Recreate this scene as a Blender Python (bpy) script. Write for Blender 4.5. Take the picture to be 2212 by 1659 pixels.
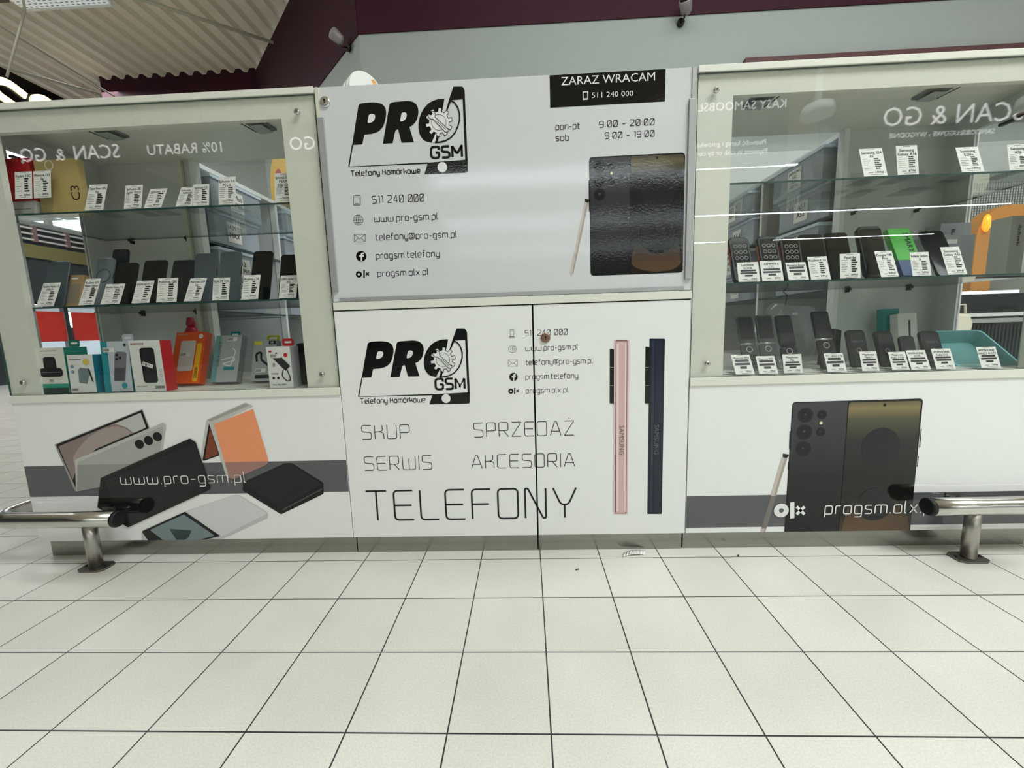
import bpy, bmesh, math, random
from mathutils import Vector, Matrix
random.seed(7)
R = math.radians
scene = bpy.context.scene
COL = scene.collection
for o in list(bpy.data.objects):
    bpy.data.objects.remove(o)

# ------------------------------------------------------------------ camera
cam_data = bpy.data.cameras.new('camera')
cam_data.sensor_width = 36.0
cam_data.lens = 14.3737
cam_data.clip_start = 0.02
cam_data.clip_end = 300
camera = bpy.data.objects.new('camera', cam_data)
COL.objects.link(camera)
camera.matrix_world = Matrix(((0.9990, 0.0265, 0.0364, -0.0301),
                              (0.0325, 0.1352, -0.9903, -1.3177),
                              (-0.0312, 0.9905, 0.1342, 0.7695),
                              (0, 0, 0, 1)))
scene.camera = camera

# ------------------------------------------------------------------ daylight outside, exposure
world = bpy.data.worlds.new('daylight')
scene.world = world
world.use_nodes = True
bg = world.node_tree.nodes['Background']
bg.inputs['Color'].default_value = (0.80, 0.90, 1.0, 1)
bg.inputs['Strength'].default_value = 6.0
vs = scene.view_settings
vs.view_transform = 'Standard'
vs.look = 'None'
vs.gamma = 1.0
vs.exposure = -0.58
vs.use_curve_mapping = False
STRIP_POWER = 62.0      # emission of the ceiling strip lamps
FILL_LIGHT = 260.0      # unseen fill lights added under the ceiling, base watts
CEIL = 5.22


def area_light(name, loc, sx, sy, power, color=(0.925, 0.985, 1.0)):
    l = bpy.data.lights.new(name, 'AREA')
    l.shape = 'RECTANGLE'
    l.size = sx
    l.size_y = sy
    l.energy = power
    l.color = color
    o = bpy.data.objects.new(name, l)
    COL.objects.link(o)
    o.location = loc
    return o


for (lx, ly, sx, sy, k) in ((2.6, -2.0, 3.6, 1.4, 1.6), (7.0, -1.8, 4.0, 1.6, 0.6),
                            (1.5, 1.6, 4.5, 0.6, 0.24), (-5.5, 1.5, 2.5, 0.6, 0.7), (-7.6, 5.5, 1.5, 1.5, 0.6)):
    area_light('hall_luminaire', (lx, ly, CEIL - 0.25), sx, sy, FILL_LIGHT * k)  # wide fill panels added to set the brightness, not real fixtures

# ------------------------------------------------------------------ materials
MATS = {}


def lin(c):
    return tuple((v / 12.92 if v <= 0.04045 else ((v + 0.055) / 1.055) ** 2.4) for v in (x / 255.0 for x in c))


def mat(name, rgb=(200, 200, 200), rough=0.5, metal=0.0, spec=0.5, noise=0.0, nscale=60.0, bump=0.0, bscale=200.0, emit=0.0, coat=0.0):
    if name in MATS:
        return MATS[name]
    m = bpy.data.materials.new(name)
    m.use_nodes = True
    nt = m.node_tree
    b = nt.nodes['Principled BSDF']
    c = (*lin(rgb), 1)
    b.inputs['Base Color'].default_value = c
    b.inputs['Roughness'].default_value = rough
    b.inputs['Metallic'].default_value = metal
    b.inputs['Specular IOR Level'].default_value = spec
    b.inputs['Coat Weight'].default_value = coat
    if noise or bump:
        tc = nt.nodes.new('ShaderNodeTexCoord')
    if noise:
        n = nt.nodes.new('ShaderNodeTexNoise')
        n.inputs['Scale'].default_value = nscale
        n.inputs['Detail'].default_value = 4
        nt.links.new(tc.outputs['Object'], n.inputs['Vector'])
        mx = nt.nodes.new('ShaderNodeMix')
        mx.data_type = 'RGBA'
        mx.inputs[6].default_value = (*[v * (1 - noise) for v in c[:3]], 1)
        mx.inputs[7].default_value = (*[min(1, v * (1 + noise)) for v in c[:3]], 1)
        nt.links.new(n.outputs['Fac'], mx.inputs[0])
        nt.links.new(mx.outputs[2], b.inputs['Base Color'])
    if bump:
        n2 = nt.nodes.new('ShaderNodeTexNoise')
        n2.inputs['Scale'].default_value = bscale
        n2.inputs['Detail'].default_value = 2
        nt.links.new(tc.outputs['Object'], n2.inputs['Vector'])
        bp = nt.nodes.new('ShaderNodeBump')
        bp.inputs['Strength'].default_value = bump
        bp.inputs['Distance'].default_value = 0.002
        nt.links.new(n2.outputs['Fac'], bp.inputs['Height'])
        nt.links.new(bp.outputs['Normal'], b.inputs['Normal'])
    if emit:
        b.inputs['Emission Color'].default_value = c
        b.inputs['Emission Strength'].default_value = emit
    MATS[name] = m
    return m


def glass_mat(name, tint=(1, 1, 1), gain=1.0, rough=0.0, body=None, bodyfac=0.0):
    """sheet glass: clear straight through, Fresnel reflection on each face"""
    if name in MATS:
        return MATS[name]
    m = bpy.data.materials.new(name)
    m.use_nodes = True
    nt = m.node_tree
    nt.nodes.remove(nt.nodes['Principled BSDF'])
    out = nt.nodes['Material Output']
    tr = nt.nodes.new('ShaderNodeBsdfTransparent')
    tr.inputs['Color'].default_value = (*tint, 1)
    gl = nt.nodes.new('ShaderNodeBsdfGlossy')
    gl.inputs['Roughness'].default_value = rough
    lw = nt.nodes.new('ShaderNodeLayerWeight')
    lw.inputs['Blend'].default_value = 0.5
    pw = nt.nodes.new('ShaderNodeMath')
    pw.operation = 'POWER'
    pw.inputs[1].default_value = 5.0
    nt.links.new(lw.outputs['Facing'], pw.inputs[0])
    mul2 = nt.nodes.new('ShaderNodeMath')       # Schlick reflectance of one face
    mul2.operation = 'MULTIPLY_ADD'
    mul2.inputs[1].default_value = 0.9
    mul2.inputs[2].default_value = 0.042 * gain
    nt.links.new(pw.outputs[0], mul2.inputs[0])
    mx = nt.nodes.new('ShaderNodeMixShader')
    nt.links.new(mul2.outputs[0], mx.inputs['Fac'])
    src = tr
    if body:
        df = nt.nodes.new('ShaderNodeBsdfDiffuse')
        df.inputs['Color'].default_value = (*lin(body), 1)
        m0 = nt.nodes.new('ShaderNodeMixShader')
        m0.inputs['Fac'].default_value = bodyfac
        nt.links.new(tr.outputs[0], m0.inputs[1])
        nt.links.new(df.outputs[0], m0.inputs[2])
        src = m0
    nt.links.new(src.outputs[0], mx.inputs[1])
    nt.links.new(gl.outputs[0], mx.inputs[2])
    nt.links.new(mx.outputs[0], out.inputs['Surface'])
    MATS[name] = m
    return m


WHITE = mat('gloss_white_laminate', (236, 236, 234), 0.08, spec=0.45, bump=0.055, bscale=170)
FLAPW = mat('roll_panel_white', (210, 211, 212), 0.08, spec=0.45, bump=0.055, bscale=170)  # white darkened in the colour for the weaker light on the upper panel
CREAM = mat('cream_laminate', (226, 225, 213), 0.35, noise=0.03, nscale=300)
CARC = mat('grey_white_laminate', (212, 213, 210), 0.45, noise=0.02)
WHITEB = mat('white_board', (232, 233, 230), 0.4)
TOE = mat('brushed_toe_kick', (150, 149, 142), 0.2, metal=0.8, noise=0.14, nscale=9)
STEELD = mat('brushed_steel', (176, 172, 166), 0.36, metal=1.0, noise=0.1, nscale=14)
STEEL = mat('satin_steel', (205, 203, 198), 0.22, metal=1.0, noise=0.04, nscale=30)
CHROME = mat('chrome', (225, 225, 225), 0.12, metal=1.0)
ALU = mat('grey_aluminium', (172, 172, 172), 0.38, metal=0.35)
BLACK = mat('black_plastic', (14, 14, 15), 0.35)
RUBBER = mat('black_rubber', (6, 6, 7), 0.6)
DARK = mat('dark_gap', (26, 26, 25), 0.8)
BLACKGLASS = mat('black_screen_glass', (7, 7, 9), 0.06)
GLASS = glass_mat('sheet_glass', (0.985, 0.992, 0.986), gain=1.0)
SHELFG = glass_mat('shelf_glass', (0.93, 0.965, 0.95), gain=1.0)
EDGE = mat('glass_edge', (40, 72, 66), 0.2)
ACRYL = glass_mat('clear_acrylic', (0.97, 0.975, 0.98), gain=1.0)
CLEARP = glass_mat('clear_plastic', (0.93, 0.95, 0.97), gain=1.0, rough=0.15, body=(226, 234, 242), bodyfac=0.30)
PAPER = mat('white_paper', (238, 236, 230), 0.6)
INK = mat('black_ink', (22, 22, 24), 0.5)
GREYINK = mat('grey_ink', (120, 118, 116), 0.6)
MAROON = mat('maroon_paint', (60, 24, 38), 0.6, spec=0.2, noise=0.05, nscale=3)
WALLW = mat('painted_wall', (164, 171, 167), 0.7, noise=0.02, nscale=4, bump=0.05, bscale=300)

# print inks: flat colours of the printed foil
INKC = {'k': (12, 12, 13), 'w': (228, 228, 226), 'pk': (10, 10, 12), 'pk2': (24, 24, 27), 'dk': (20, 22, 23), 'dk2': (27, 27, 28),
        'lens0': (30, 30, 32), 'lens1': (52, 54, 60), 'cream': (226, 220, 190), 'beige': (196, 186, 176), 'beige2': (166, 156, 148),
        'beiged': (122, 114, 110), 'band': (92, 92, 94), 'grey2': (92, 92, 94), 'grey3': (172, 170, 164), 'grey4': (150, 148, 144), 'grey5': (70, 70, 72),
        'lgrey': (190, 188, 184), 'lgrey2': (150, 148, 146), 'lgrey3': (196, 196, 196), 'white2': (214, 214, 214), 'taupe': (140, 122, 118),
        'taupe2': (164, 150, 143), 'silver': (196, 192, 186), 'silver2': (164, 160, 154), 'rust': (128, 62, 40), 'orange': (240, 152, 108),
        'oband': (164, 122, 112), 'slate': (120, 134, 138), 'slate2': (44, 62, 64), 'pink': (226, 190, 190), 'pinkd': (120, 88, 88),
        'pink2': (214, 178, 174), 'pink3': (236, 208, 204), 'navy': (22, 28, 42), 'navy2': (40, 48, 66), 'navy3': (32, 38, 54)}


def ink(key):
    n = 'print_' + key
    if n in MATS:
        return MATS[n]
    if key in ('screen', 'screen2', 'back', 'disc'):
        m = mat(n, (20, 20, 20), 0.08, spec=0.4, bump=0.055, bscale=170)
        nt = m.node_tree
        b = nt.nodes['Principled BSDF']
        tc = nt.nodes.new('ShaderNodeTexCoord')
        sp = nt.nodes.new('ShaderNodeSeparateXYZ')
        rmp = nt.nodes.new('ShaderNodeValToRGB')
        nt.links.new(tc.outputs['Generated'], sp.inputs[0])
        nt.links.new(sp.outputs['Z'], rmp.inputs[0])
        stops = {'screen': [(0, (36, 28, 22)), (.18, (24, 20, 18)), (.5, (8, 10, 12)), (.72, (13, 15, 15)), (.84, (36, 35, 29)), (.94, (98, 90, 64)), (1, (62, 58, 48))],
                 'screen2': [(0, (66, 50, 34)), (.14, (30, 28, 24)), (.45, (18, 20, 20)), (.70, (34, 38, 35)), (.86, (80, 78, 56)), (.94, (132, 118, 80)), (1, (84, 82, 62))],
                 'back': [(0, (20, 20, 21)), (.45, (28, 28, 30)), (1, (62, 62, 66))],
                 'disc': [(0, (92, 70, 46)), (.10, (82, 62, 44)), (.22, (44, 35, 29)), (.32, (20, 18, 17))]}[key]
        e = rmp.color_ramp.elements
        while len(e) < len(stops):
            e.new(0.5)
        for el, (p, c) in zip(e, stops):
            el.position = p
            el.color = (*lin(c), 1)
        nt.links.new(rmp.outputs[0], b.inputs['Base Color'])
        return m
    return mat(n, INKC[key], 0.08, spec=0.4, bump=0.055, bscale=170)


# ------------------------------------------------------------------ mesh helpers
class MB:
    def __init__(self):
        self.v, self.f, self.m, self.s, self.mats = [], [], [], [], []

    def mi(self, m):
        if m not in self.mats:
            self.mats.append(m)
        return self.mats.index(m)

    def face(self, pts, m, smooth=False):
        i = len(self.v)
        self.v += [tuple(p) for p in pts]
        self.f.append(list(range(i, i + len(pts))))
        self.m.append(self.mi(m))
        self.s.append(smooth)
        return self

    def box(self, x0, x1, y0, y1, z0, z1, m, em=None):
        i = len(self.v)
        AX = 'zzyxyx'
        thin = min(((abs(x1 - x0), 'x'), (abs(y1 - y0), 'y'), (abs(z1 - z0), 'z')))[1]
        self.v += [(x0, y0, z0), (x1, y0, z0), (x1, y1, z0), (x0, y1, z0), (x0, y0, z1), (x1, y0, z1), (x1, y1, z1), (x0, y1, z1)]
        for k, q in enumerate(((0, 3, 2, 1), (4, 5, 6, 7), (0, 1, 5, 4), (1, 2, 6, 5), (2, 3, 7, 6), (3, 0, 4, 7))):
            self.f.append([i + a for a in q])
            self.m.append(self.mi(em if (em and AX[k] != thin) else m))
            self.s.append(False)
        return self

    def prism(self, pts, d, m, side=None):
        """outline (3-D points, counter-clockwise seen from the front) pushed along d"""
        n = len(pts)
        d = Vector(d)
        i = len(self.v)
        self.v += [tuple(p) for p in pts] + [tuple(Vector(p) + d) for p in pts]
        self.f.append(list(range(i, i + n)))
        self.m.append(self.mi(m)); self.s.append(False)
        self.f.append([i + n + k for k in range(n)][::-1])
        self.m.append(self.mi(m)); self.s.append(False)
        for k in range(n):
            j = (k + 1) % n
            self.f.append([i + j, i + k, i + n + k, i + n + j])
            self.m.append(self.mi(side or m)); self.s.append(False)
        return self

    def tube(self, path, r, m, seg=16, caps=True):
        path = [Vector(p) for p in path]
        rings = []
        n = len(path)
        up = None
        for k, p in enumerate(path):
            a = (path[min(k + 1, n - 1)] - path[max(k - 1, 0)]).normalized()
            if up is None:
                up = Vector((0, 0, 1)) if abs(a.z) < .9 else Vector((1, 0, 0))
            s = a.cross(up).normalized()
            up = s.cross(a).normalized()
            rr = r[k] if isinstance(r, (list, tuple)) else r
            base = len(self.v)
            for q in range(seg):
                t = 2 * math.pi * q / seg
                self.v.append(tuple(p + rr * (math.cos(t) * s + math.sin(t) * up)))
            rings.append(base)
        for a, b in zip(rings, rings[1:]):
            for q in range(seg):
                w = (q + 1) % seg
                self.f.append([a + q, a + w, b + w, b + q])
                self.m.append(self.mi(m)); self.s.append(True)
        if caps:
            self.f.append([rings[0] + q for q in range(seg)][::-1]); self.m.append(self.mi(m)); self.s.append(False)
            self.f.append([rings[-1] + q for q in range(seg)]); self.m.append(self.mi(m)); self.s.append(False)
        return self

    def build(self, name, parent=None, loc=None, rot=None, bevel=0, fix=True):
        me = bpy.data.meshes.new(name)
        me.from_pydata(self.v, [], self.f)
        for mm in self.mats:
            me.materials.append(mm)
        me.polygons.foreach_set('material_index', self.m)
        me.polygons.foreach_set('use_smooth', self.s)
        me.update()
        if fix:
            bm = bmesh.new()
            bm.from_mesh(me)
            bmesh.ops.recalc_face_normals(bm, faces=bm.faces)
            bm.to_mesh(me)
            bm.free()
        o = bpy.data.objects.new(name, me)
        COL.objects.link(o)
        if parent:
            o.parent = parent
        if loc:
            o.location = loc
        if rot:
            o.rotation_euler = rot
        if bevel:
            md = o.modifiers.new('edge', 'BEVEL')
            md.width = bevel
            md.segments = 2
            md.limit_method = 'ANGLE'
        return o


def thing(name, label, cat, loc=(0, 0, 0), rot=(0, 0, 0), group=None):
    o = bpy.data.objects.new(name, None)
    o.empty_display_size = 0.05
    COL.objects.link(o)
    o.location = loc
    o.rotation_euler = rot
    return tag(o, label, cat, group)


def tag(o, label, cat, group=None):
    o['label'] = label
    o['category'] = cat
    if group:
        o['group'] = group
    return o


def structure(o):
    o['kind'] = 'structure'
    return o


def bx(name, parent, x0, x1, y0, y1, z0, z1, m, bevel=0, em=None):
    return MB().box(x0, x1, y0, y1, z0, z1, m, em).build(name, parent, bevel=bevel)


def rrect(w, h, r, n=5, x=0, z=0):
    """rounded rectangle outline in the XZ plane, base at z, centred on x"""
    r = min(r, w / 2 - 1e-4, h / 2 - 1e-4)
    out = []
    for cx, cz, a0 in ((w / 2 - r, r, -90), (w / 2 - r, h - r, 0), (-w / 2 + r, h - r, 90), (-w / 2 + r, r, 180)):
        for k in range(n + 1):
            t = R(a0 + 90 * k / n)
            out.append((x + cx + r * math.cos(t), z + cz + r * math.sin(t)))
    return out


def slab(mb, outline, y0, y1, m, ch=0.0, side=None):
    """plate with the outline (x, z), front face at y0, back at y1, softened edges of width ch"""
    if ch <= 0:
        return mb.prism([(x, y0, z) for x, z in outline], (0, y1 - y0, 0), m, side)
    cx = sum(p[0] for p in outline) / len(outline)
    cz = sum(p[1] for p in outline) / len(outline)
    hx = max(p[0] for p in outline) - cx
    hz = max(p[1] for p in outline) - cz
    ins = [(cx + (x - cx) * (1 - ch / hx), cz + (z - cz) * (1 - ch / hz)) for x, z in outline]
    n = len(outline)
    i = len(mb.v)
    for ol, y in ((ins, y0), (outline, y0 + ch), (outline, y1 - ch), (ins, y1)):
        mb.v += [(x, y, z) for x, z in ol]
    mb.f.append(list(range(i, i + n))); mb.m.append(mb.mi(m)); mb.s.append(False)
    mb.f.append(list(range(i + 3 * n, i + 4 * n))[::-1]); mb.m.append(mb.mi(m)); mb.s.append(False)
    for a in range(3):
        for k in range(n):
            j = (k + 1) % n
            mb.f.append([i + a * n + j, i + a * n + k, i + (a + 1) * n + k, i + (a + 1) * n + j])
            mb.m.append(mb.mi(side or m)); mb.s.append(True)
    return mb


def disc(x, z, r, n=20):
    return [(x + r * math.cos(2 * math.pi * k / n), z + r * math.sin(2 * math.pi * k / n)) for k in range(n)]


# ------------------------------------------------------------------ lettering
S_ = {
    'A': (.8, [[(0, 0), (.34, 1), (.46, 1), (.8, 0)], [(.11, .3), (.69, .3)]]), 'C': (.68, [[(.68, 1), (0, 1), (0, 0), (.68, 0)]]),
    'D': (.7, [[(0, 0), (0, 1), (.7, 1), (.7, 0), (0, 0), 'c']]), 'E': (.68, [[(.68, 1), (0, 1), (0, 0), (.68, 0)], [(0, .5), (.62, .5)]]),
    'F': (.66, [[(.66, 1), (0, 1), (0, 0)], [(0, .5), (.6, .5)]]), 'G': (.7, [[(.7, .72), (.7, 1), (0, 1), (0, 0), (.7, 0), (.7, .48), (.4, .48)]]),
    'I': (0, [[(0, 0), (0, 1)]]), 'K': (.64, [[(0, 0), (0, 1)], [(.56, 1), (.56, .56), (0, .5)], [(.3, .52), (.64, .46), (.64, 0)]]),
    'L': (.64, [[(0, 1), (0, 0), (.64, 0)]]), 'M': (.84, [[(0, 0), (0, 1), (.42, .3), (.84, 1), (.84, 0), 's']]),
    'N': (.72, [[(0, 0), (0, 1), (.1, 1), (.62, 0), (.72, 0), (.72, 1)]]), 'O': (.7, [[(0, 0), (0, 1), (.7, 1), (.7, 0), (0, 0), 'c']]),
    'P': (.68, [[(0, 0), (0, 1), (.68, 1), (.68, .42), (0, .42)]]), 'R': (.7, [[(0, 0), (0, 1), (.68, 1), (.68, .42), (0, .42)], [(.34, .42), (.7, 0)]]),
    'S': (.68, [[(.68, 1), (0, 1), (0, .54), (.68, .48), (.68, 0), (0, 0)]]), 'T': (.74, [[(0, 1), (.74, 1)], [(.37, 1), (.37, 0)]]),
    'U': (.68, [[(0, 1), (0, 0), (.68, 0), (.68, 1)]]), 'W': (.96, [[(0, 1), (0.02, 0), (.94, 0), (.96, 1)], [(.48, 0), (.48, .8)]]),
    'Y': (.8, [[(0, 1), (.27, .44), (.53, .44), (.8, 1)], [(.4, .44), (.4, 0)]]), 'Z': (.7, [[(0, 1), (.7, 1), (0, 0), (.7, 0), 's']]),
    'Ż': (.7, [[(0, 1), (.7, 1), (0, 0), (.7, 0), 's'], [(.32, 1.2), (.40, 1.2)]]),
    'b': (.56, [[(0, 1.02), (0, 0), (.56, 0), (.56, .7), (0, .7)]]), 'e': (.56, [[(0, .34), (.56, .34), (.56, .7), (0, .7), (0, 0), (.52, 0)]]),
    'f': (.4, [[(.4, 1.02), (.1, 1.02), (.1, 0)], [(0, .7), (.36, .7)]]), 'g': (.56, [[(.56, 0), (0, 0), (0, .7), (.56, .7), (.56, -.28), (.04, -.28)]]),
    'k': (.5, [[(0, 0), (0, 1.02)], [(.44, .7), (.44, .4), (0, .36)], [(.24, .37), (.5, .33), (.5, 0)]]), 'l': (.14, [[(0, 1.04), (0, 0), (.14, 0)]]),
    'm': (.9, [[(0, 0), (0, .7), (.9, .7), (.9, 0)], [(.45, .7), (.45, 0)]]), 'n': (.56, [[(0, 0), (0, .7), (.56, .7), (.56, 0)]]),
    'o': (.58, [[(0, 0), (0, .7), (.58, .7), (.58, 0), (0, 0), 'c']]), 'ó': (.58, [[(0, 0), (0, .7), (.58, .7), (.58, 0), (0, 0), 'c'], [(.26, .86), (.42, 1.02)]]),
    'p': (.56, [[(0, -.28), (0, .7), (.56, .7), (.56, 0), (0, 0)]]), 'r': (.38, [[(0, 0), (0, .7), (.38, .7)]]),
    's': (.52, [[(.52, .7), (0, .7), (0, .38), (.52, .33), (.52, 0), (0, 0)]]), 't': (.4, [[(.1, .98), (.1, 0), (.4, 0)], [(0, .7), (.38, .7)]]),
    'w': (.9, [[(0, .7), (0, 0), (.9, 0), (.9, .7)], [(.45, 0), (.45, .58)]]), 'x': (.54, [[(0, .7), (.54, 0)], [(0, 0), (.54, .7)]]),
    'y': (.56, [[(0, .7), (0, 0), (.56, 0)], [(.56, .7), (.56, -.28), (.04, -.28)]]), '.': (.04, [[(0, .03), (.07, .03)]]), '-': (.4, [[(0, .38), (.4, .38)]]),
    ':': (.04, [[(0, .08), (.06, .08)], [(0, .6), (.06, .6)]]), '@': (.9, [[(.62, .22), (.28, .22), (.28, .62), (.62, .62), (.62, .22), (.9, .22), (.9, .86), (0, .86), (0, 0), (.8, 0)]]),
    '0': (.56, [[(0, 0), (0, 1), (.56, 1), (.56, 0), (0, 0), 'c'], [(.06, .08), (.50, .92)]]), '1': (.2, [[(0, .96), (.2, 1), (.2, 0)]]),
    '2': (.56, [[(0, 1), (.56, 1), (.56, .6), (0, .08), (0, 0), (.56, 0)]]), '4': (.56, [[(.42, 0), (.42, 1), (.36, 1), (0, .26), (.56, .26)]]),
    '5': (.56, [[(.54, 1), (0, 1), (0, .56), (.56, .56), (.56, 0), (0, 0)]]), '9': (.56, [[(.56, .44), (0, .44), (0, 1), (.56, 1), (.56, 0), (.04, 0)]]),
}


def round_line(pts, r, closed):
    out = []
    n = len(pts)
    for i in range(n):
        if not closed and i in (0, n - 1):
            out.append(Vector(pts[i]))
            continue
        a, b, c = Vector(pts[i - 1]), Vector(pts[i]), Vector(pts[(i + 1) % n])
        da, dc = a - b, c - b
        t = min(r, da.length * .48, dc.length * .48)
        p, q = b + da.normalized() * t, b + dc.normalized() * t
        for k in range(4):
            s = k / 3
            out.append((1 - s) ** 2 * p + 2 * s * (1 - s) * b + s * s * q)
    return out


def ribbon(pts, w, closed):
    n = len(pts)
    nr = []
    for i in range(n):
        a = pts[i] - pts[i - 1] if (closed or i > 0) else pts[1] - pts[0]
        b = pts[(i + 1) % n] - pts[i] if (closed or i < n - 1) else pts[i] - pts[i - 1]
        if a.length < 1e-9:
            a = b
        if b.length < 1e-9:
            b = a
        a, b = a.normalized(), b.normalized()
        n1, n2 = Vector((-a.y, a.x)), Vector((-b.y, b.x))
        m = n1 + n2
        m = m.normalized() if m.length > 1e-6 else n1
        nr.append(m / max(.55, m.dot(n1)) * w / 2)
    quads = []
    for i in range(n if closed else n - 1):
        j = (i + 1) % n
        quads.append([pts[i] - nr[i], pts[j] - nr[j], pts[j] + nr[j], pts[i] + nr[i]])
    return quads


def stroke_text(s, x0, x1, zb, h, w):
    """thin square lettering: list of quads in (x, z)"""
    gap, space = .26, .42
    adv, tot = [], 0
    for ch in s:
        adv.append(tot)
        tot += space if ch == ' ' else S_[ch][0] + gap
    tot -= gap
    k = (x1 - x0 - w) / tot
    quads = []
    for ch, a in zip(s, adv):
        if ch == ' ':
            continue
        for st in S_[ch][1]:
            cl, sharp = 'c' in st, 's' in st
            pts = [p for p in st if not isinstance(p, str)]
            if cl:
                pts = pts[:-1]
            pts = [(x0 + w / 2 + (a + p[0]) * k, zb + w / 2 + p[1] * (h - w)) for p in pts]
            quads += ribbon(round_line(pts, 0 if sharp else (.27 if s == 'GSM' else .15) * min(h, k), cl), w, cl)
    return quads


def clip_x(poly, xc, keep_less):
    out = []
    n = len(poly)
    for i in range(n):
        a, b = poly[i], poly[(i + 1) % n]
        ia, ib = (a[0] <= xc) == keep_less, (b[0] <= xc) == keep_less
        if ia:
            out.append(a)
        if ia != ib:
            t = (xc - a[0]) / (b[0] - a[0])
            out.append((xc, a[1] + t * (b[1] - a[1])))
    return out


_FT = {}


def font_polys(s, bold=0.0):
    """filled lettering from the built-in font: (polygons in x,y ; width) for text size 1"""
    key = s
    if key in _FT:
        return _FT[key]
    cu = bpy.data.curves.new('t', 'FONT')
    cu.body = s
    cu.resolution_u = 2
    cu.fill_mode = 'FRONT'
    ob = bpy.data.objects.new('t', cu)
    COL.objects.link(ob)
    dg = bpy.context.evaluated_depsgraph_get()
    me = bpy.data.meshes.new_from_object(ob.evaluated_get(dg))
    vs_ = [(v.co.x, v.co.y) for v in me.vertices]
    ps = [[vs_[i] for i in p.vertices] for p in me.polygons]
    bpy.data.objects.remove(ob)
    bpy.data.curves.remove(cu)
    bpy.data.meshes.remove(me)
    if vs_:
        xs = [v[0] for v in vs_]
        x0, wd = min(xs), max(xs) - min(xs)
    else:
        x0, wd = 0, 0
    _FT[key] = (ps, x0, wd)
    return _FT[key]


def font_text(s, xc, zb, h, maxw=None, bold=0.0, align='c', squeeze=1.0):
    ps, x0, wd = font_polys(s, bold)
    k = h / 0.70
    kx = k * squeeze
    if maxw and wd * kx > maxw:
        kx = maxw / wd
    off = {'c': xc - wd * kx / 2, 'l': xc, 'r': xc - wd * kx}[align]
    sh = (0.0,) if not bold else (-bold * k, bold * k)          # heavier strokes: the outline doubled sideways
    return [[(off + d + (x - x0) * kx, zb + y * k) for x, y in p] for p in ps for d in sh]


def flat(mb, polys, y, m):
    for p in polys:
        if len(p) >= 3:
            mb.face([(q[0], y, q[1]) for q in p], m)
    return mb


LAYER = 0.00035


def layer_y(ly, base=0.0):
    return base - 0.0005 - LAYER * ly

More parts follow.
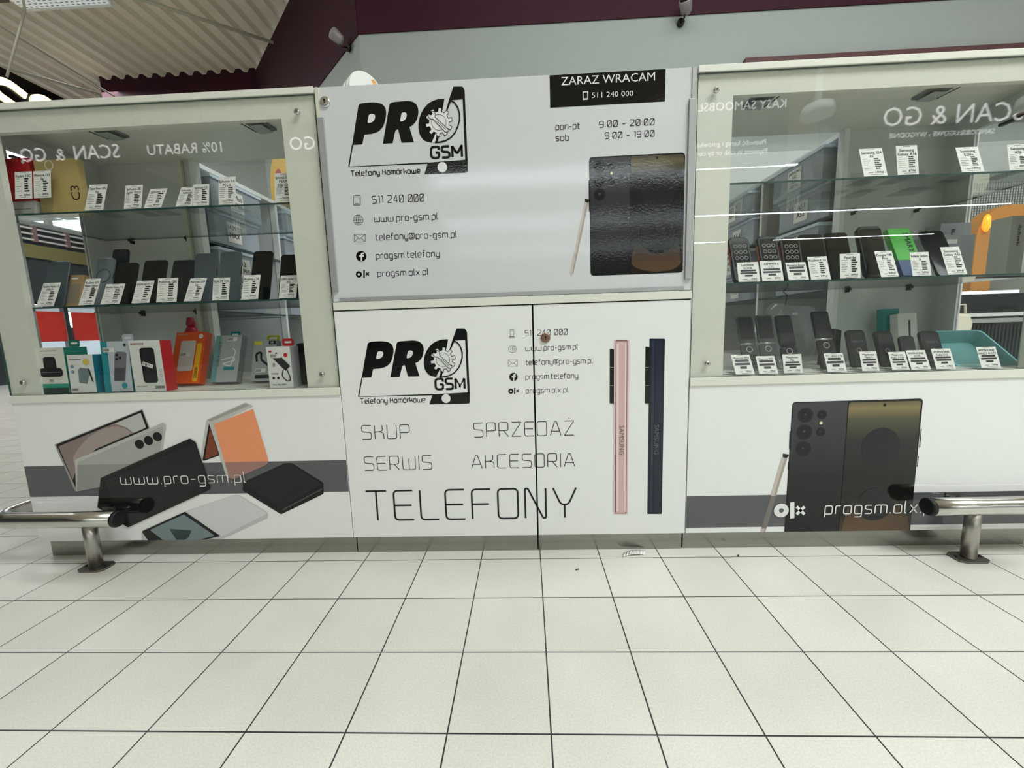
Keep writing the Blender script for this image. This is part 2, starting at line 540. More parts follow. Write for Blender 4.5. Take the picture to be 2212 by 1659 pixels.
PRINT = {
 'flap': {
  'logo': [
   ('k',0,[-5430,13391,-5289,13948,-5150,14471,-5143,14489,-5133,14504,-5119,14517,-5102,14527,-5094,14530,-5075,14537,-5056,14543,-5036,14547,-5016,14549,-4887,14555,-4847,14557,-4808,14557,-4768,14558,-4728,14557,-4711,14556,-4671,14555,-4632,14551,-4592,14545,-4553,14538,-4523,14532,-4491,14523,-4461,14511,-4432,14495,-4405,14476,-4393,14466,-4369,14443,-4351,14418,-4337,14389,-4328,14357,-4325,14339,-4320,14304,-4319,14269,-4320,14234,-4325,14199,-4333,14158,-4342,14113,-4354,14069,-4369,14026,-4385,13983,-4405,13939,-4421,13904,-4441,13872,-4465,13843,-4491,13815,-4503,13804,-4533,13779,-4564,13758,-4597,13740,-4632,13725,-4660,13715,-4702,13702,-4744,13691,-4787,13684,-4830,13679,-5030,13666,-5115,13397]),
   ('w',1,[-4861,14176,-4852,14198,-4838,14215,-4820,14226,-4797,14232,-4768,14236,-4752,14237,-4736,14236,-4720,14233,-4704,14228,-4696,14224,-4683,14217,-4673,14208,-4666,14196,-4663,14181,-4662,14174,-4661,14159,-4662,14144,-4666,14129,-4671,14114,-4680,14093,-4689,14073,-4702,14056,-4717,14041,-4735,14027,-4743,14022,-4762,14011,-4783,14003,-4804,13997,-4825,13994,-4855,13990,-4880,13991,-4896,14000,-4902,14017,-4899,14043]),
   ('k',0,[-4484,13386,-4340,13945,-4205,14460,-4197,14479,-4186,14495,-4172,14507,-4153,14516,-4144,14519,-4123,14525,-4103,14530,-4082,14533,-4060,14535,-3741,14549,-3702,14550,-3662,14548,-3623,14544,-3584,14538,-3555,14532,-3522,14524,-3492,14513,-3463,14497,-3436,14478,-3423,14468,-3400,14446,-3380,14421,-3365,14393,-3354,14362,-3350,14348,-3343,14315,-3339,14283,-3338,14250,-3342,14217,-3345,14194,-3351,14159,-3360,14124,-3370,14090,-3383,14057,-3389,14042,-3405,14010,-3423,13980,-3445,13952,-3470,13926,-3518,13881,-3534,13867,-3551,13856,-3570,13846,-3590,13839,-3639,13823,-3530,13388,-3908,13389,-3982,13745,-3987,13757,-3994,13764,-4004,13766,-4017,13764,-4042,13755,-4055,13749,-4066,13740,-4074,13729,-4079,13716,-4180,13389]),
   ('w',1,[-3863,14180,-3855,14199,-3843,14214,-3827,14224,-3807,14230,-3782,14234,-3768,14235,-3754,14233,-3741,14229,-3729,14223,-3723,14219,-3712,14211,-3705,14200,-3700,14188,-3699,14174,-3699,14161,-3700,14144,-3703,14128,-3707,14111,-3714,14095,-3722,14079,-3732,14060,-3745,14044,-3760,14030,-3777,14017,-3787,14012,-3805,14002,-3824,13995,-3844,13990,-3865,13987,-3874,13986,-3892,13987,-3903,13994,-3908,14006,-3906,14023]),
   ('k',0,[-2536,14555,-2661,14554,-2712,14552,-2762,14545,-2812,14535,-2860,14520,-2899,14507,-2952,14486,-3003,14459,-3050,14427,-3094,14389,-3122,14364,-3165,14319,-3204,14271,-3239,14219,-3269,14165,-3291,14120,-3313,14070,-3331,14018,-3345,13966,-3354,13912,-3360,13872,-3364,13825,-3365,13778,-3363,13732,-3356,13686,-3351,13654,-3341,13614,-3328,13576,-3309,13540,-3287,13506,-3264,13475,-3244,13451,-3221,13430,-3195,13413,-3168,13399,-3144,13389,-3120,13380,-3095,13372,-3070,13367,-3045,13363,-2982,13355,-2860,13583,-2837,13627,-2816,13672,-2795,13718,-2776,13764,-2723,13898,-2705,13944,-2688,13991,-2672,14039,-2658,14087,-2577,14368]),
   ('w',1,[-2907,13348,-2986,13351,-2838,13631,-2778,13506]),
   ('w',2,[-2427,13907,-2326,13928,-2344,14024,-2445,14009,-2487,14087,-2418,14163,-2489,14231,-2563,14158,-2642,14197,-2631,14299,-2728,14312,-2745,14211,-2832,14195,-2884,14284,-2970,14238,-2924,14145,-2985,14082,-3079,14123,-3121,14035,-3030,13988,-3041,13900,-3142,13879,-3125,13783,-3023,13798,-2981,13720,-3050,13644,-2979,13576,-2906,13649,-2826,13610,-2837,13508,-2740,13495,-2723,13596,-2636,13612,-2585,13523,-2499,13569,-2545,13661,-2484,13725,-2390,13683,-2347,13772,-2439,13819]),
   ('k',3,[-2420,13900,-2317,13922,-2335,13934,-2434,13913]),
   ('k',3,[-2317,13922,-2337,14033,-2350,14015,-2335,13934]),
   ('k',3,[-2337,14033,-2441,14018,-2450,14000,-2350,14015]),
   ('k',3,[-2441,14018,-2478,14085,-2497,14088,-2450,14000]),
   ('k',3,[-2478,14085,-2407,14164,-2430,14163,-2497,14088]),
   ('k',3,[-2407,14164,-2489,14242,-2489,14220,-2430,14163]),
   ('k',3,[-2489,14242,-2564,14168,-2561,14149,-2489,14220]),
   ('k',3,[-2564,14168,-2634,14201,-2651,14192,-2561,14149]),
   ('k',3,[-2634,14201,-2623,14306,-2640,14292,-2651,14192]),
   ('k',3,[-2623,14306,-2735,14321,-2722,14303,-2640,14292]),
   ('k',3,[-2735,14321,-2752,14217,-2738,14204,-2722,14303]),
   ('k',3,[-2752,14217,-2828,14204,-2836,14186,-2738,14204]),
   ('k',3,[-2828,14204,-2880,14295,-2887,14273,-2836,14186]),
   ('k',3,[-2880,14295,-2980,14241,-2959,14234,-2887,14273]),
   ('k',3,[-2980,14241,-2933,14147,-2914,14144,-2959,14234]),
   ('k',3,[-2933,14147,-2986,14091,-2983,14072,-2914,14144]),
   ('k',3,[-2986,14091,-3082,14134,-3075,14113,-2983,14072]),
   ('k',3,[-3082,14134,-3132,14032,-3110,14039,-3075,14113]),
   ('k',3,[-3132,14032,-3038,13983,-3021,13992,-3110,14039]),
   ('k',3,[-3038,13983,-3049,13907,-3034,13894,-3021,13992]),
   ('k',3,[-3049,13907,-3151,13885,-3133,13873,-3034,13894]),
   ('k',3,[-3151,13885,-3131,13774,-3118,13792,-3133,13873]),
   ('k',3,[-3131,13774,-3027,13789,-3018,13807,-3118,13792]),
   ('k',3,[-3027,13789,-2991,13722,-2971,13719,-3018,13807]),
   ('k',3,[-2991,13722,-3061,13643,-3039,13644,-2971,13719]),
   ('k',3,[-3061,13643,-2979,13565,-2979,13587,-3039,13644]),
   ('k',3,[-2979,13565,-2904,13639,-2907,13658,-2979,13587]),
   ('k',3,[-2904,13639,-2835,13605,-2818,13615,-2907,13658]),
   ('k',3,[-2835,13605,-2846,13501,-2828,13515,-2818,13615]),
   ('k',3,[-2846,13501,-2733,13486,-2747,13504,-2828,13515]),
   ('k',3,[-2733,13486,-2716,13589,-2730,13603,-2747,13504]),
   ('k',3,[-2716,13589,-2640,13603,-2632,13621,-2730,13603]),
   ('k',3,[-2640,13603,-2588,13512,-2582,13534,-2632,13621]),
   ('k',3,[-2588,13512,-2488,13566,-2509,13573,-2582,13534]),
   ('k',3,[-2488,13566,-2535,13660,-2554,13663,-2509,13573]),
   ('k',3,[-2535,13660,-2482,13716,-2486,13735,-2554,13663]),
   ('k',3,[-2482,13716,-2386,13673,-2393,13694,-2486,13735]),
   ('k',3,[-2386,13673,-2337,13775,-2358,13768,-2393,13694]),
   ('k',3,[-2337,13775,-2430,13824,-2447,13815,-2358,13768]),
   ('k',3,[-2430,13824,-2420,13900,-2434,13913,-2447,13815]),
   ('k',3,[-2507,13903,-2515,13962,-2526,13959,-2518,13903]),
   ('k',3,[-2515,13962,-2538,14017,-2547,14011,-2526,13959]),
   ('k',3,[-2538,14017,-2574,14064,-2582,14056,-2547,14011]),
   ('k',3,[-2574,14064,-2621,14100,-2626,14090,-2582,14056]),
   ('k',3,[-2621,14100,-2675,14123,-2678,14112,-2626,14090]),
   ('k',3,[-2675,14123,-2734,14130,-2734,14119,-2678,14112]),
   ('k',3,[-2734,14130,-2793,14123,-2790,14112,-2734,14119]),
   ('k',3,[-2793,14123,-2848,14100,-2842,14090,-2790,14112]),
   ('k',3,[-2848,14100,-2895,14064,-2887,14056,-2842,14090]),
   ('k',3,[-2895,14064,-2931,14017,-2921,14011,-2887,14056]),
   ('k',3,[-2931,14017,-2953,13962,-2943,13959,-2921,14011]),
   ('k',3,[-2953,13962,-2961,13903,-2950,13903,-2943,13959]),
   ('k',3,[-2961,13903,-2953,13845,-2943,13848,-2950,13903]),
   ('k',3,[-2953,13845,-2931,13790,-2921,13796,-2943,13848]),
   ('k',3,[-2931,13790,-2895,13743,-2887,13751,-2921,13796]),
   ('k',3,[-2895,13743,-2848,13707,-2842,13717,-2887,13751]),
   ('k',3,[-2848,13707,-2793,13684,-2790,13695,-2842,13717]),
   ('k',3,[-2793,13684,-2734,13677,-2734,13688,-2790,13695]),
   ('k',3,[-2734,13677,-2675,13684,-2678,13695,-2734,13688]),
   ('k',3,[-2675,13684,-2621,13707,-2626,13717,-2678,13695]),
   ('k',3,[-2621,13707,-2574,13743,-2582,13751,-2626,13717]),
   ('k',3,[-2574,13743,-2538,13790,-2547,13796,-2582,13751]),
   ('k',3,[-2538,13790,-2515,13845,-2526,13848,-2547,13796]),
   ('k',3,[-2515,13845,-2507,13903,-2518,13903,-2526,13848]),
   ('w',4,[-3039,14139,-3037,14143,-3035,14145,-3032,14146,-3028,14145,-2969,14120,-2964,14119,-2960,14119,-2956,14121,-2953,14124,-2929,14148,-2926,14152,-2925,14156,-2924,14160,-2925,14165,-2941,14211,-2942,14215,-2941,14218,-2939,14219,-2935,14219,-2894,14212,-2889,14210,-2885,14208,-2881,14206,-2877,14202,-2829,14146,-2826,14142,-2824,14138,-2824,14133,-2825,14129,-2841,14068,-2842,14064,-2842,14059,-2840,14055,-2837,14052,-2471,13703,-2468,13699,-2465,13695,-2463,13691,-2461,13686,-2452,13644,-2451,13639,-2452,13636,-2455,13633,-2459,13631,-2498,13619,-2503,13618,-2508,13618,-2512,13618,-2517,13618,-2554,13625,-2559,13627,-2563,13629,-2567,13631,-2571,13635,-2898,13993,-2901,13996,-2905,13999,-2910,14000,-2915,14001,-2974,14004,-2978,14004,-2983,14006,-2987,14008,-2991,14011,-3043,14065,-3046,14069,-3048,14073,-3049,14077,-3048,14082]),
   ('k',5,[-3031,14137,-3030,14138,-3044,14147,-3046,14140]),
   ('k',5,[-3030,14138,-3031,14138,-3039,14152,-3044,14147]),
   ('k',5,[-3031,14138,-3032,14137,-3032,14154,-3039,14152]),
   ('k',5,[-3032,14137,-3030,14137,-3025,14152,-3032,14154]),
   ('k',5,[-3030,14137,-2971,14113,-2966,14128,-3025,14152]),
   ('k',5,[-2971,14113,-2965,14111,-2963,14127,-2966,14128]),
   ('k',5,[-2965,14111,-2958,14111,-2962,14127,-2963,14127]),
   ('k',5,[-2958,14111,-2952,14114,-2960,14128,-2962,14127]),
   ('k',5,[-2952,14114,-2947,14118,-2958,14130,-2960,14128]),
   ('k',5,[-2947,14118,-2923,14143,-2935,14153,-2958,14130]),
   ('k',5,[-2923,14143,-2919,14148,-2933,14156,-2935,14153]),
   ('k',5,[-2919,14148,-2917,14154,-2933,14157,-2933,14156]),
   ('k',5,[-2917,14154,-2916,14161,-2932,14159,-2933,14157]),
   ('k',5,[-2916,14161,-2918,14167,-2933,14162,-2932,14159]),
   ('k',5,[-2918,14167,-2934,14213,-2949,14209,-2933,14162]),
   ('k',5,[-2934,14213,-2934,14215,-2950,14216,-2949,14209]),
   ('k',5,[-2934,14215,-2935,14212,-2948,14224,-2950,14216]),
   ('k',5,[-2935,14212,-2937,14211,-2941,14227,-2948,14224]),
   ('k',5,[-2937,14211,-2936,14211,-2934,14227,-2941,14227]),
   ('k',5,[-2936,14211,-2895,14204,-2892,14219,-2934,14227]),
   ('k',5,[-2895,14204,-2892,14203,-2886,14218,-2892,14219]),
   ('k',5,[-2892,14203,-2889,14201,-2881,14215,-2886,14218]),
   ('k',5,[-2889,14201,-2886,14199,-2876,14212,-2881,14215]),
   ('k',5,[-2886,14199,-2883,14197,-2871,14208,-2876,14212]),
   ('k',5,[-2883,14197,-2835,14141,-2822,14151,-2871,14208]),
   ('k',5,[-2835,14141,-2833,14138,-2819,14146,-2822,14151]),
   ('k',5,[-2833,14138,-2832,14136,-2816,14140,-2819,14146]),
   ('k',5,[-2832,14136,-2832,14134,-2816,14133,-2816,14140]),
   ('k',5,[-2832,14134,-2833,14130,-2817,14127,-2816,14133]),
   ('k',5,[-2833,14130,-2849,14070,-2834,14066,-2817,14127]),
   ('k',5,[-2849,14070,-2850,14064,-2834,14063,-2834,14066]),
   ('k',5,[-2850,14064,-2849,14057,-2834,14061,-2834,14063]),
   ('k',5,[-2849,14057,-2847,14051,-2833,14059,-2834,14061]),
   ('k',5,[-2847,14051,-2843,14046,-2831,14057,-2833,14059]),
   ('k',5,[-2843,14046,-2477,13697,-2465,13708,-2831,14057]),
   ('k',5,[-2477,13697,-2474,13694,-2461,13704,-2465,13708]),
   ('k',5,[-2474,13694,-2472,13691,-2458,13699,-2461,13704]),
   ('k',5,[-2472,13691,-2470,13688,-2455,13694,-2458,13699]),
   ('k',5,[-2470,13688,-2469,13684,-2454,13688,-2455,13694]),
   ('k',5,[-2469,13684,-2459,13643,-2444,13645,-2454,13688]),
   ('k',5,[-2459,13643,-2459,13640,-2443,13639,-2444,13645]),
   ('k',5,[-2459,13640,-2459,13640,-2445,13632,-2443,13639]),
   ('k',5,[-2459,13640,-2460,13640,-2450,13626,-2445,13632]),
   ('k',5,[-2460,13640,-2462,13639,-2456,13624,-2450,13626]),
   ('k',5,[-2462,13639,-2500,13627,-2496,13612,-2456,13624]),
   ('k',5,[-2500,13627,-2504,13626,-2501,13610,-2496,13612]),
   ('k',5,[-2504,13626,-2508,13626,-2507,13610,-2501,13610]),
   ('k',5,[-2508,13626,-2512,13626,-2513,13610,-2507,13610]),
   ('k',5,[-2512,13626,-2516,13626,-2519,13610,-2513,13610]),
   ('k',5,[-2516,13626,-2553,13633,-2556,13617,-2519,13610]),
   ('k',5,[-2553,13633,-2556,13634,-2562,13619,-2556,13617]),
   ('k',5,[-2556,13634,-2560,13636,-2567,13622,-2562,13619]),
   ('k',5,[-2560,13636,-2562,13637,-2572,13625,-2567,13622]),
   ('k',5,[-2562,13637,-2565,13640,-2577,13629,-2572,13625]),
   ('k',5,[-2565,13640,-2892,13999,-2904,13988,-2577,13629]),
   ('k',5,[-2892,13999,-2897,14003,-2906,13990,-2904,13988]),
   ('k',5,[-2897,14003,-2902,14006,-2909,13992,-2906,13990]),
   ('k',5,[-2902,14006,-2908,14008,-2912,13993,-2909,13992]),
   ('k',5,[-2908,14008,-2914,14009,-2915,13993,-2912,13993]),
   ('k',5,[-2914,14009,-2973,14012,-2974,13996,-2915,13993]),
   ('k',5,[-2973,14012,-2977,14012,-2980,13997,-2974,13996]),
   ('k',5,[-2977,14012,-2980,14013,-2986,13999,-2980,13997]),
   ('k',5,[-2980,14013,-2982,14015,-2992,14002,-2986,13999]),
   ('k',5,[-2982,14015,-2985,14017,-2996,14006,-2992,14002]),
   ('k',5,[-2985,14017,-3037,14070,-3049,14060,-2996,14006]),
   ('k',5,[-3037,14070,-3039,14073,-3053,14065,-3049,14060]),
   ('k',5,[-3039,14073,-3040,14075,-3056,14070,-3053,14065]),
   ('k',5,[-3040,14075,-3041,14078,-3057,14077,-3056,14070]),
   ('k',5,[-3041,14078,-3040,14081,-3056,14083,-3057,14077]),
   ('k',5,[-3040,14081,-3031,14137,-3046,14140,-3056,14083]),
   ('k',5,[-2802,13943,-2539,13687,-2530,13695,-2794,13951]),
   ('k',2,[-2350,14471,-2240,14404,-2210,14435,-2328,14507]),
   ('k',2,[-2240,14404,-2164,14279,-2125,14296,-2210,14435]),
   ('k',2,[-2164,14279,-2125,14123,-2083,14127,-2125,14296]),
   ('k',2,[-2125,14123,-2128,13967,-2087,13960,-2083,14127]),
   ('k',2,[-2128,13967,-2180,13792,-2141,13776,-2087,13960]),
   ('k',2,[-2180,13792,-2269,13625,-2235,13600,-2141,13776]),
   ('k',2,[-2269,13625,-2404,13485,-2379,13451,-2235,13600]),
   ('k',2,[-2404,13485,-2571,13402,-2557,13362,-2379,13451]),
   ('k',2,[-2571,13402,-2723,13373,-2718,13331,-2557,13362]),
   ('k',2,[-2723,13373,-2886,13364,-2884,13322,-2718,13331]),
   ('k',2,[-2894,13339,-2806,13556,-2755,13521,-2804,13356]),
   ('k',0,[-2250,14875,-2023,14867,-1997,14864,-1976,14854,-1959,14838,-1945,14816,-1917,14756,-1920,14517,-2317,14504,-2491,14171,-2526,14177,-2393,14540]),
   ('k',0,[-1989,14520,-1920,14517,-1920,12801,-1991,12804]),
   ('k',0,[-3262,12458,-3139,12787,-1972,12820,-1919,12817,-1934,12505,-1937,12485,-1946,12470,-1961,12460,-1980,12455,-2034,12448]),
   ('w',1,[-2555,12635,-2559,12668,-2570,12699,-2587,12727,-2610,12750,-2638,12767,-2669,12778,-2702,12782,-2735,12778,-2766,12767,-2794,12750,-2817,12727,-2834,12699,-2845,12668,-2849,12635,-2845,12602,-2834,12571,-2817,12543,-2794,12520,-2766,12503,-2735,12492,-2702,12488,-2669,12492,-2638,12503,-2610,12520,-2587,12543,-2570,12571,-2559,12602]),
   ('k',0,[-5604,12777,-3139,12796,-3150,12754,-5596,12764]),
   ('k',0,[-5439,13391,-5403,13390,-5563,12784,-5603,12785]),
  ],
  'printed_phone': [
   ('pk',0,[1748,12608,1755,12660,1778,12698,1815,12721,1867,12728,4477,12737,4530,12730,4567,12708,4590,12670,4597,12618,4602,9371,4595,9319,4573,9281,4535,9259,4483,9251,1894,9247,1841,9254,1804,9277,1781,9314,1773,9366]),
   ('back',1,[1775,12597,1781,12641,1800,12672,1831,12691,1874,12698,2955,12705,2976,9263,1902,9268,1858,9274,1827,9293,1808,9325,1801,9368]),
   ('pk2',1,[2964,12641,2969,12676,2984,12701,3009,12716,3044,12721,4489,12725,4532,12719,4564,12701,4583,12669,4589,12626,4607,9340,4602,9305,4587,9280,4562,9265,4527,9260,3005,9263,2996,9264,2990,9268,2986,9274,2985,9283]),
   ('screen',2,[2987,12616,2991,12647,3004,12669,3026,12682,3057,12687,4473,12693,4512,12687,4541,12670,4558,12642,4563,12603,4583,9358,4579,9328,4566,9306,4544,9293,4513,9289,3028,9294,3019,9295,3013,9299,3009,9306,3008,9314]),
   ('disc',3,[3166,9446,3099,9485,3055,9538,3033,9603,3033,9680,3050,9817,3065,9900,3087,9980,3116,10058,3153,10133,3171,10166,3217,10234,3273,10289,3338,10333,3414,10364,3631,10432,3726,10454,3821,10460,3915,10449,4009,10422,4176,10359,4257,10321,4328,10270,4387,10206,4435,10130,4456,10092,4493,10010,4521,9925,4540,9838,4549,9748,4553,9656,4549,9594,4531,9538,4499,9489,4454,9447,4430,9430,4376,9395,4318,9367,4258,9348,4194,9336,4040,9317,3941,9308,3841,9306,3742,9310,3643,9321,3522,9339,3439,9354,3358,9375,3278,9400,3200,9431]),
   ('pk',4,[4420,10425,4413,10516,4392,10605,4357,10690,4309,10768,4249,10838,4180,10897,4102,10945,4017,10980,3928,11002,3836,11009,3745,11002,3656,10980,3571,10945,3493,10897,3424,10838,3364,10768,3316,10690,3281,10605,3260,10516,3252,10425,3260,10334,3281,10244,3316,10160,3364,10082,3424,10012,3493,9953,3571,9905,3656,9870,3745,9848,3836,9841,3928,9848,4017,9870,4102,9905,4180,9953,4249,10012,4309,10082,4357,10160,4392,10244,4413,10334]),
   ('dk',3,[4299,11623,4293,11701,4274,11776,4245,11848,4204,11915,4154,11974,4094,12024,4028,12065,3956,12095,3881,12113,3803,12119,3726,12113,3650,12095,3578,12065,3512,12024,3453,11974,3402,11915,3361,11848,3332,11776,3314,11701,3307,11623,3314,11546,3332,11470,3361,11398,3402,11332,3453,11273,3512,11222,3578,11182,3650,11152,3726,11134,3803,11128,3881,11134,3956,11152,4028,11182,4094,11222,4154,11273,4204,11332,4245,11398,4274,11470,4293,11546]),
   ('lens0',2,[2233,12433,2229,12473,2215,12511,2194,12546,2165,12574,2131,12596,2093,12609,2053,12614,2013,12609,1974,12596,1940,12574,1912,12546,1890,12511,1877,12473,1872,12433,1877,12393,1890,12355,1912,12320,1940,12292,1974,12270,2013,12257,2053,12252,2093,12257,2131,12270,2165,12292,2194,12320,2215,12355,2229,12393]),
   ('pk',3,[2206,12433,2202,12467,2191,12500,2173,12529,2148,12553,2119,12571,2087,12583,2053,12586,2019,12583,1986,12571,1957,12553,1933,12529,1915,12500,1903,12467,1899,12433,1903,12399,1915,12366,1933,12337,1957,12313,1986,12295,2019,12283,2053,12280,2087,12283,2119,12295,2148,12313,2173,12337,2191,12366,2202,12399]),
   ('lens1',4,[2080,12442,2075,12460,2062,12473,2044,12478,2026,12473,2013,12460,2008,12442,2013,12424,2026,12411,2044,12406,2062,12411,2075,12424]),
   ('lens0',2,[2238,12038,2233,12078,2220,12116,2198,12151,2169,12179,2135,12201,2097,12214,2056,12219,2016,12214,1978,12201,1943,12179,1915,12151,1893,12116,1880,12078,1875,12038,1880,11997,1893,11959,1915,11925,1943,11896,1978,11874,2016,11861,2056,11856,2097,11861,2135,11874,2169,11896,2198,11925,2220,11959,2233,11997]),
   ('pk',3,[2210,12038,2207,12072,2195,12104,2177,12134,2152,12158,2123,12176,2091,12188,2056,12192,2022,12188,1989,12176,1960,12158,1936,12134,1917,12104,1906,12072,1902,12038,1906,12003,1917,11971,1936,11941,1960,11917,1989,11899,2022,11887,2056,11883,2091,11887,2123,11899,2152,11917,2177,11941,2195,11971,2207,12003]),
   ('lens1',4,[2084,12047,2079,12065,2065,12078,2047,12083,2029,12078,2016,12065,2011,12047,2016,12028,2029,12015,2047,12010,2065,12015,2079,12028]),
   ('lens0',2,[2242,11652,2237,11692,2224,11731,2202,11765,2173,11794,2139,11816,2100,11829,2060,11834,2019,11829,1981,11816,1946,11794,1918,11765,1896,11731,1882,11692,1878,11652,1882,11611,1896,11573,1918,11538,1946,11509,1981,11488,2019,11474,2060,11470,2100,11474,2139,11488,2173,11509,2202,11538,2224,11573,2237,11611]),
   ('pk',3,[2215,11652,2211,11686,2199,11719,2181,11748,2156,11773,2127,11791,2094,11803,2060,11807,2026,11803,1993,11791,1963,11773,1939,11748,1921,11719,1909,11686,1905,11652,1909,11617,1921,11585,1939,11555,1963,11531,1993,11512,2026,11501,2060,11497,2094,11501,2127,11512,2156,11531,2181,11555,2199,11585,2211,11617]),
   ('lens1',4,[2087,11661,2082,11679,2069,11692,2051,11697,2033,11692,2019,11679,2014,11661,2019,11643,2033,11629,2051,11624,2069,11629,2082,11643]),
   ('lens0',2,[2521,12434,2519,12457,2511,12479,2499,12499,2482,12515,2463,12528,2441,12535,2418,12538,2395,12535,2373,12528,2353,12515,2337,12499,2324,12479,2317,12457,2314,12434,2317,12411,2324,12389,2337,12370,2353,12353,2373,12341,2395,12333,2418,12331,2441,12333,2463,12341,2482,12353,2499,12370,2511,12389,2519,12411]),
   ('pk',3,[2506,12434,2504,12454,2497,12473,2487,12489,2473,12503,2456,12514,2437,12520,2418,12522,2398,12520,2380,12514,2363,12503,2349,12489,2338,12473,2332,12454,2330,12434,2332,12415,2338,12396,2349,12379,2363,12365,2380,12355,2398,12348,2418,12346,2437,12348,2456,12355,2473,12365,2487,12379,2497,12396,2504,12415]),
   ('lens1',4,[2430,12443,2427,12454,2419,12461,2409,12464,2398,12461,2391,12454,2388,12443,2391,12433,2398,12425,2409,12423,2419,12425,2427,12433]),
   ('lens0',2,[2527,12035,2524,12058,2517,12080,2504,12100,2488,12116,2468,12129,2446,12136,2423,12139,2400,12136,2378,12129,2358,12116,2342,12100,2329,12080,2321,12058,2319,12035,2321,12012,2329,11990,2342,11970,2358,11954,2378,11941,2400,11934,2423,11931,2446,11934,2468,11941,2488,11954,2504,11970,2517,11990,2524,12012]),
   ('pk',3,[2511,12035,2509,12055,2503,12073,2492,12090,2478,12104,2461,12115,2443,12121,2423,12123,2403,12121,2385,12115,2368,12104,2354,12090,2343,12073,2337,12055,2334,12035,2337,12015,2343,11997,2354,11980,2368,11966,2385,11955,2403,11949,2423,11947,2443,11949,2461,11955,2478,11966,2492,11980,2503,11997,2509,12015]),
   ('lens1',4,[2435,12044,2432,12054,2424,12062,2414,12065,2403,12062,2396,12054,2393,12044,2396,12034,2403,12026,2414,12023,2424,12026,2432,12034]),
   ('cream',2,[2454,12237,2449,12255,2436,12269,2418,12273,2400,12269,2387,12255,2382,12237,2387,12219,2400,12206,2418,12201,2436,12206,2449,12219]),
   ('pk',4,[3813,12622,3809,12640,3796,12653,3778,12658,3760,12653,3747,12640,3742,12622,3747,12604,3760,12591,3778,12586,3796,12591,3809,12604]),
   ('pk',0,[1730,12064,1757,12063,1761,11169,1734,11171]),
  ],
  'printed_pen': [
   ('beige',0,[1601,11451,1602,11455,1605,11458,1608,11459,1613,11459,1716,11432,1721,11431,1723,11428,1724,11424,1724,11420,1253,9380,1252,9375,1250,9371,1248,9366,1246,9362,1175,9240,1172,9236,1170,9236,1169,9237,1168,9241,1141,9374,1140,9379,1140,9383,1140,9388,1141,9393]),
   ('beige2',1,[1656,11432,1657,11436,1660,11438,1663,11439,1667,11439,1712,11428,1716,11426,1719,11424,1720,11420,1719,11416,1248,9380,1247,9375,1245,9371,1243,9367,1240,9363,1200,9311,1197,9309,1196,9308,1195,9310,1196,9313]),
   ('pk',1,[1618,11542,1618,11546,1620,11549,1623,11550,1627,11549,1735,11515,1739,11513,1742,11510,1743,11507,1743,11502,1737,11474,1736,11469,1734,11465,1732,11461,1729,11456,1709,11430,1706,11427,1702,11425,1698,11424,1694,11425,1631,11448,1626,11450,1623,11453,1622,11457,1621,11462]),
  ],
  'notice_sticker': [
   ('pk',0,[607,15042,3977,15044,3976,14169,608,14157]),
  ],
  'phone_icon': [
   ('k',0,[-5510,11900,-5507,11911,-5517,11916,-5521,11901]),
   ('k',0,[-5507,11911,-5502,11918,-5510,11927,-5517,11916]),
   ('k',0,[-5502,11918,-5494,11922,-5498,11933,-5510,11927]),
   ('k',0,[-5494,11922,-5483,11924,-5483,11935,-5498,11933]),
   ('k',0,[-5483,11924,-5325,11917,-5324,11928,-5483,11935]),
   ('k',0,[-5325,11917,-5313,11915,-5309,11925,-5324,11928]),
   ('k',0,[-5313,11915,-5307,11910,-5298,11918,-5309,11925]),
   ('k',0,[-5307,11910,-5303,11903,-5292,11906,-5298,11918]),
   ('k',0,[-5303,11903,-5302,11891,-5291,11891,-5292,11906]),
   ('k',0,[-5302,11891,-5321,11662,-5310,11660,-5291,11891]),
   ('k',0,[-5321,11662,-5324,11650,-5314,11646,-5310,11660]),
   ('k',0,[-5324,11650,-5329,11643,-5321,11634,-5314,11646]),
   ('k',0,[-5329,11643,-5337,11639,-5333,11628,-5321,11634]),
   ('k',0,[-5337,11639,-5348,11638,-5348,11627,-5333,11628]),
   ('k',0,[-5348,11638,-5507,11644,-5508,11633,-5348,11627]),
   ('k',0,[-5507,11644,-5518,11646,-5522,11636,-5508,11633]),
   ('k',0,[-5518,11646,-5525,11651,-5533,11643,-5522,11636]),
   ('k',0,[-5525,11651,-5528,11658,-5539,11655,-5533,11643]),
   ('k',0,[-5528,11658,-5529,11670,-5540,11670,-5539,11655]),
   ('k',0,[-5529,11670,-5510,11900,-5521,11901,-5540,11670]),
   ('k',0,[-5470,11877,-5469,11880,-5480,11885,-5481,11879]),
   ('k',0,[-5469,11880,-5469,11881,-5476,11890,-5480,11885]),
   ('k',0,[-5469,11881,-5467,11882,-5471,11893,-5476,11890]),
   ('k',0,[-5467,11882,-5464,11882,-5465,11893,-5471,11893]),
   ('k',0,[-5464,11882,-5350,11877,-5349,11888,-5465,11893]),
   ('k',0,[-5350,11877,-5347,11877,-5343,11887,-5349,11888]),
   ('k',0,[-5347,11877,-5346,11876,-5338,11884,-5343,11887]),
   ('k',0,[-5346,11876,-5346,11875,-5335,11878,-5338,11884]),
   ('k',0,[-5346,11875,-5345,11873,-5334,11872,-5335,11878]),
   ('k',0,[-5345,11873,-5360,11699,-5349,11697,-5334,11872]),
   ('k',0,[-5360,11699,-5360,11696,-5350,11691,-5349,11697]),
   ('k',0,[-5360,11696,-5361,11695,-5354,11686,-5350,11691]),
   ('k',0,[-5361,11695,-5362,11694,-5359,11683,-5354,11686]),
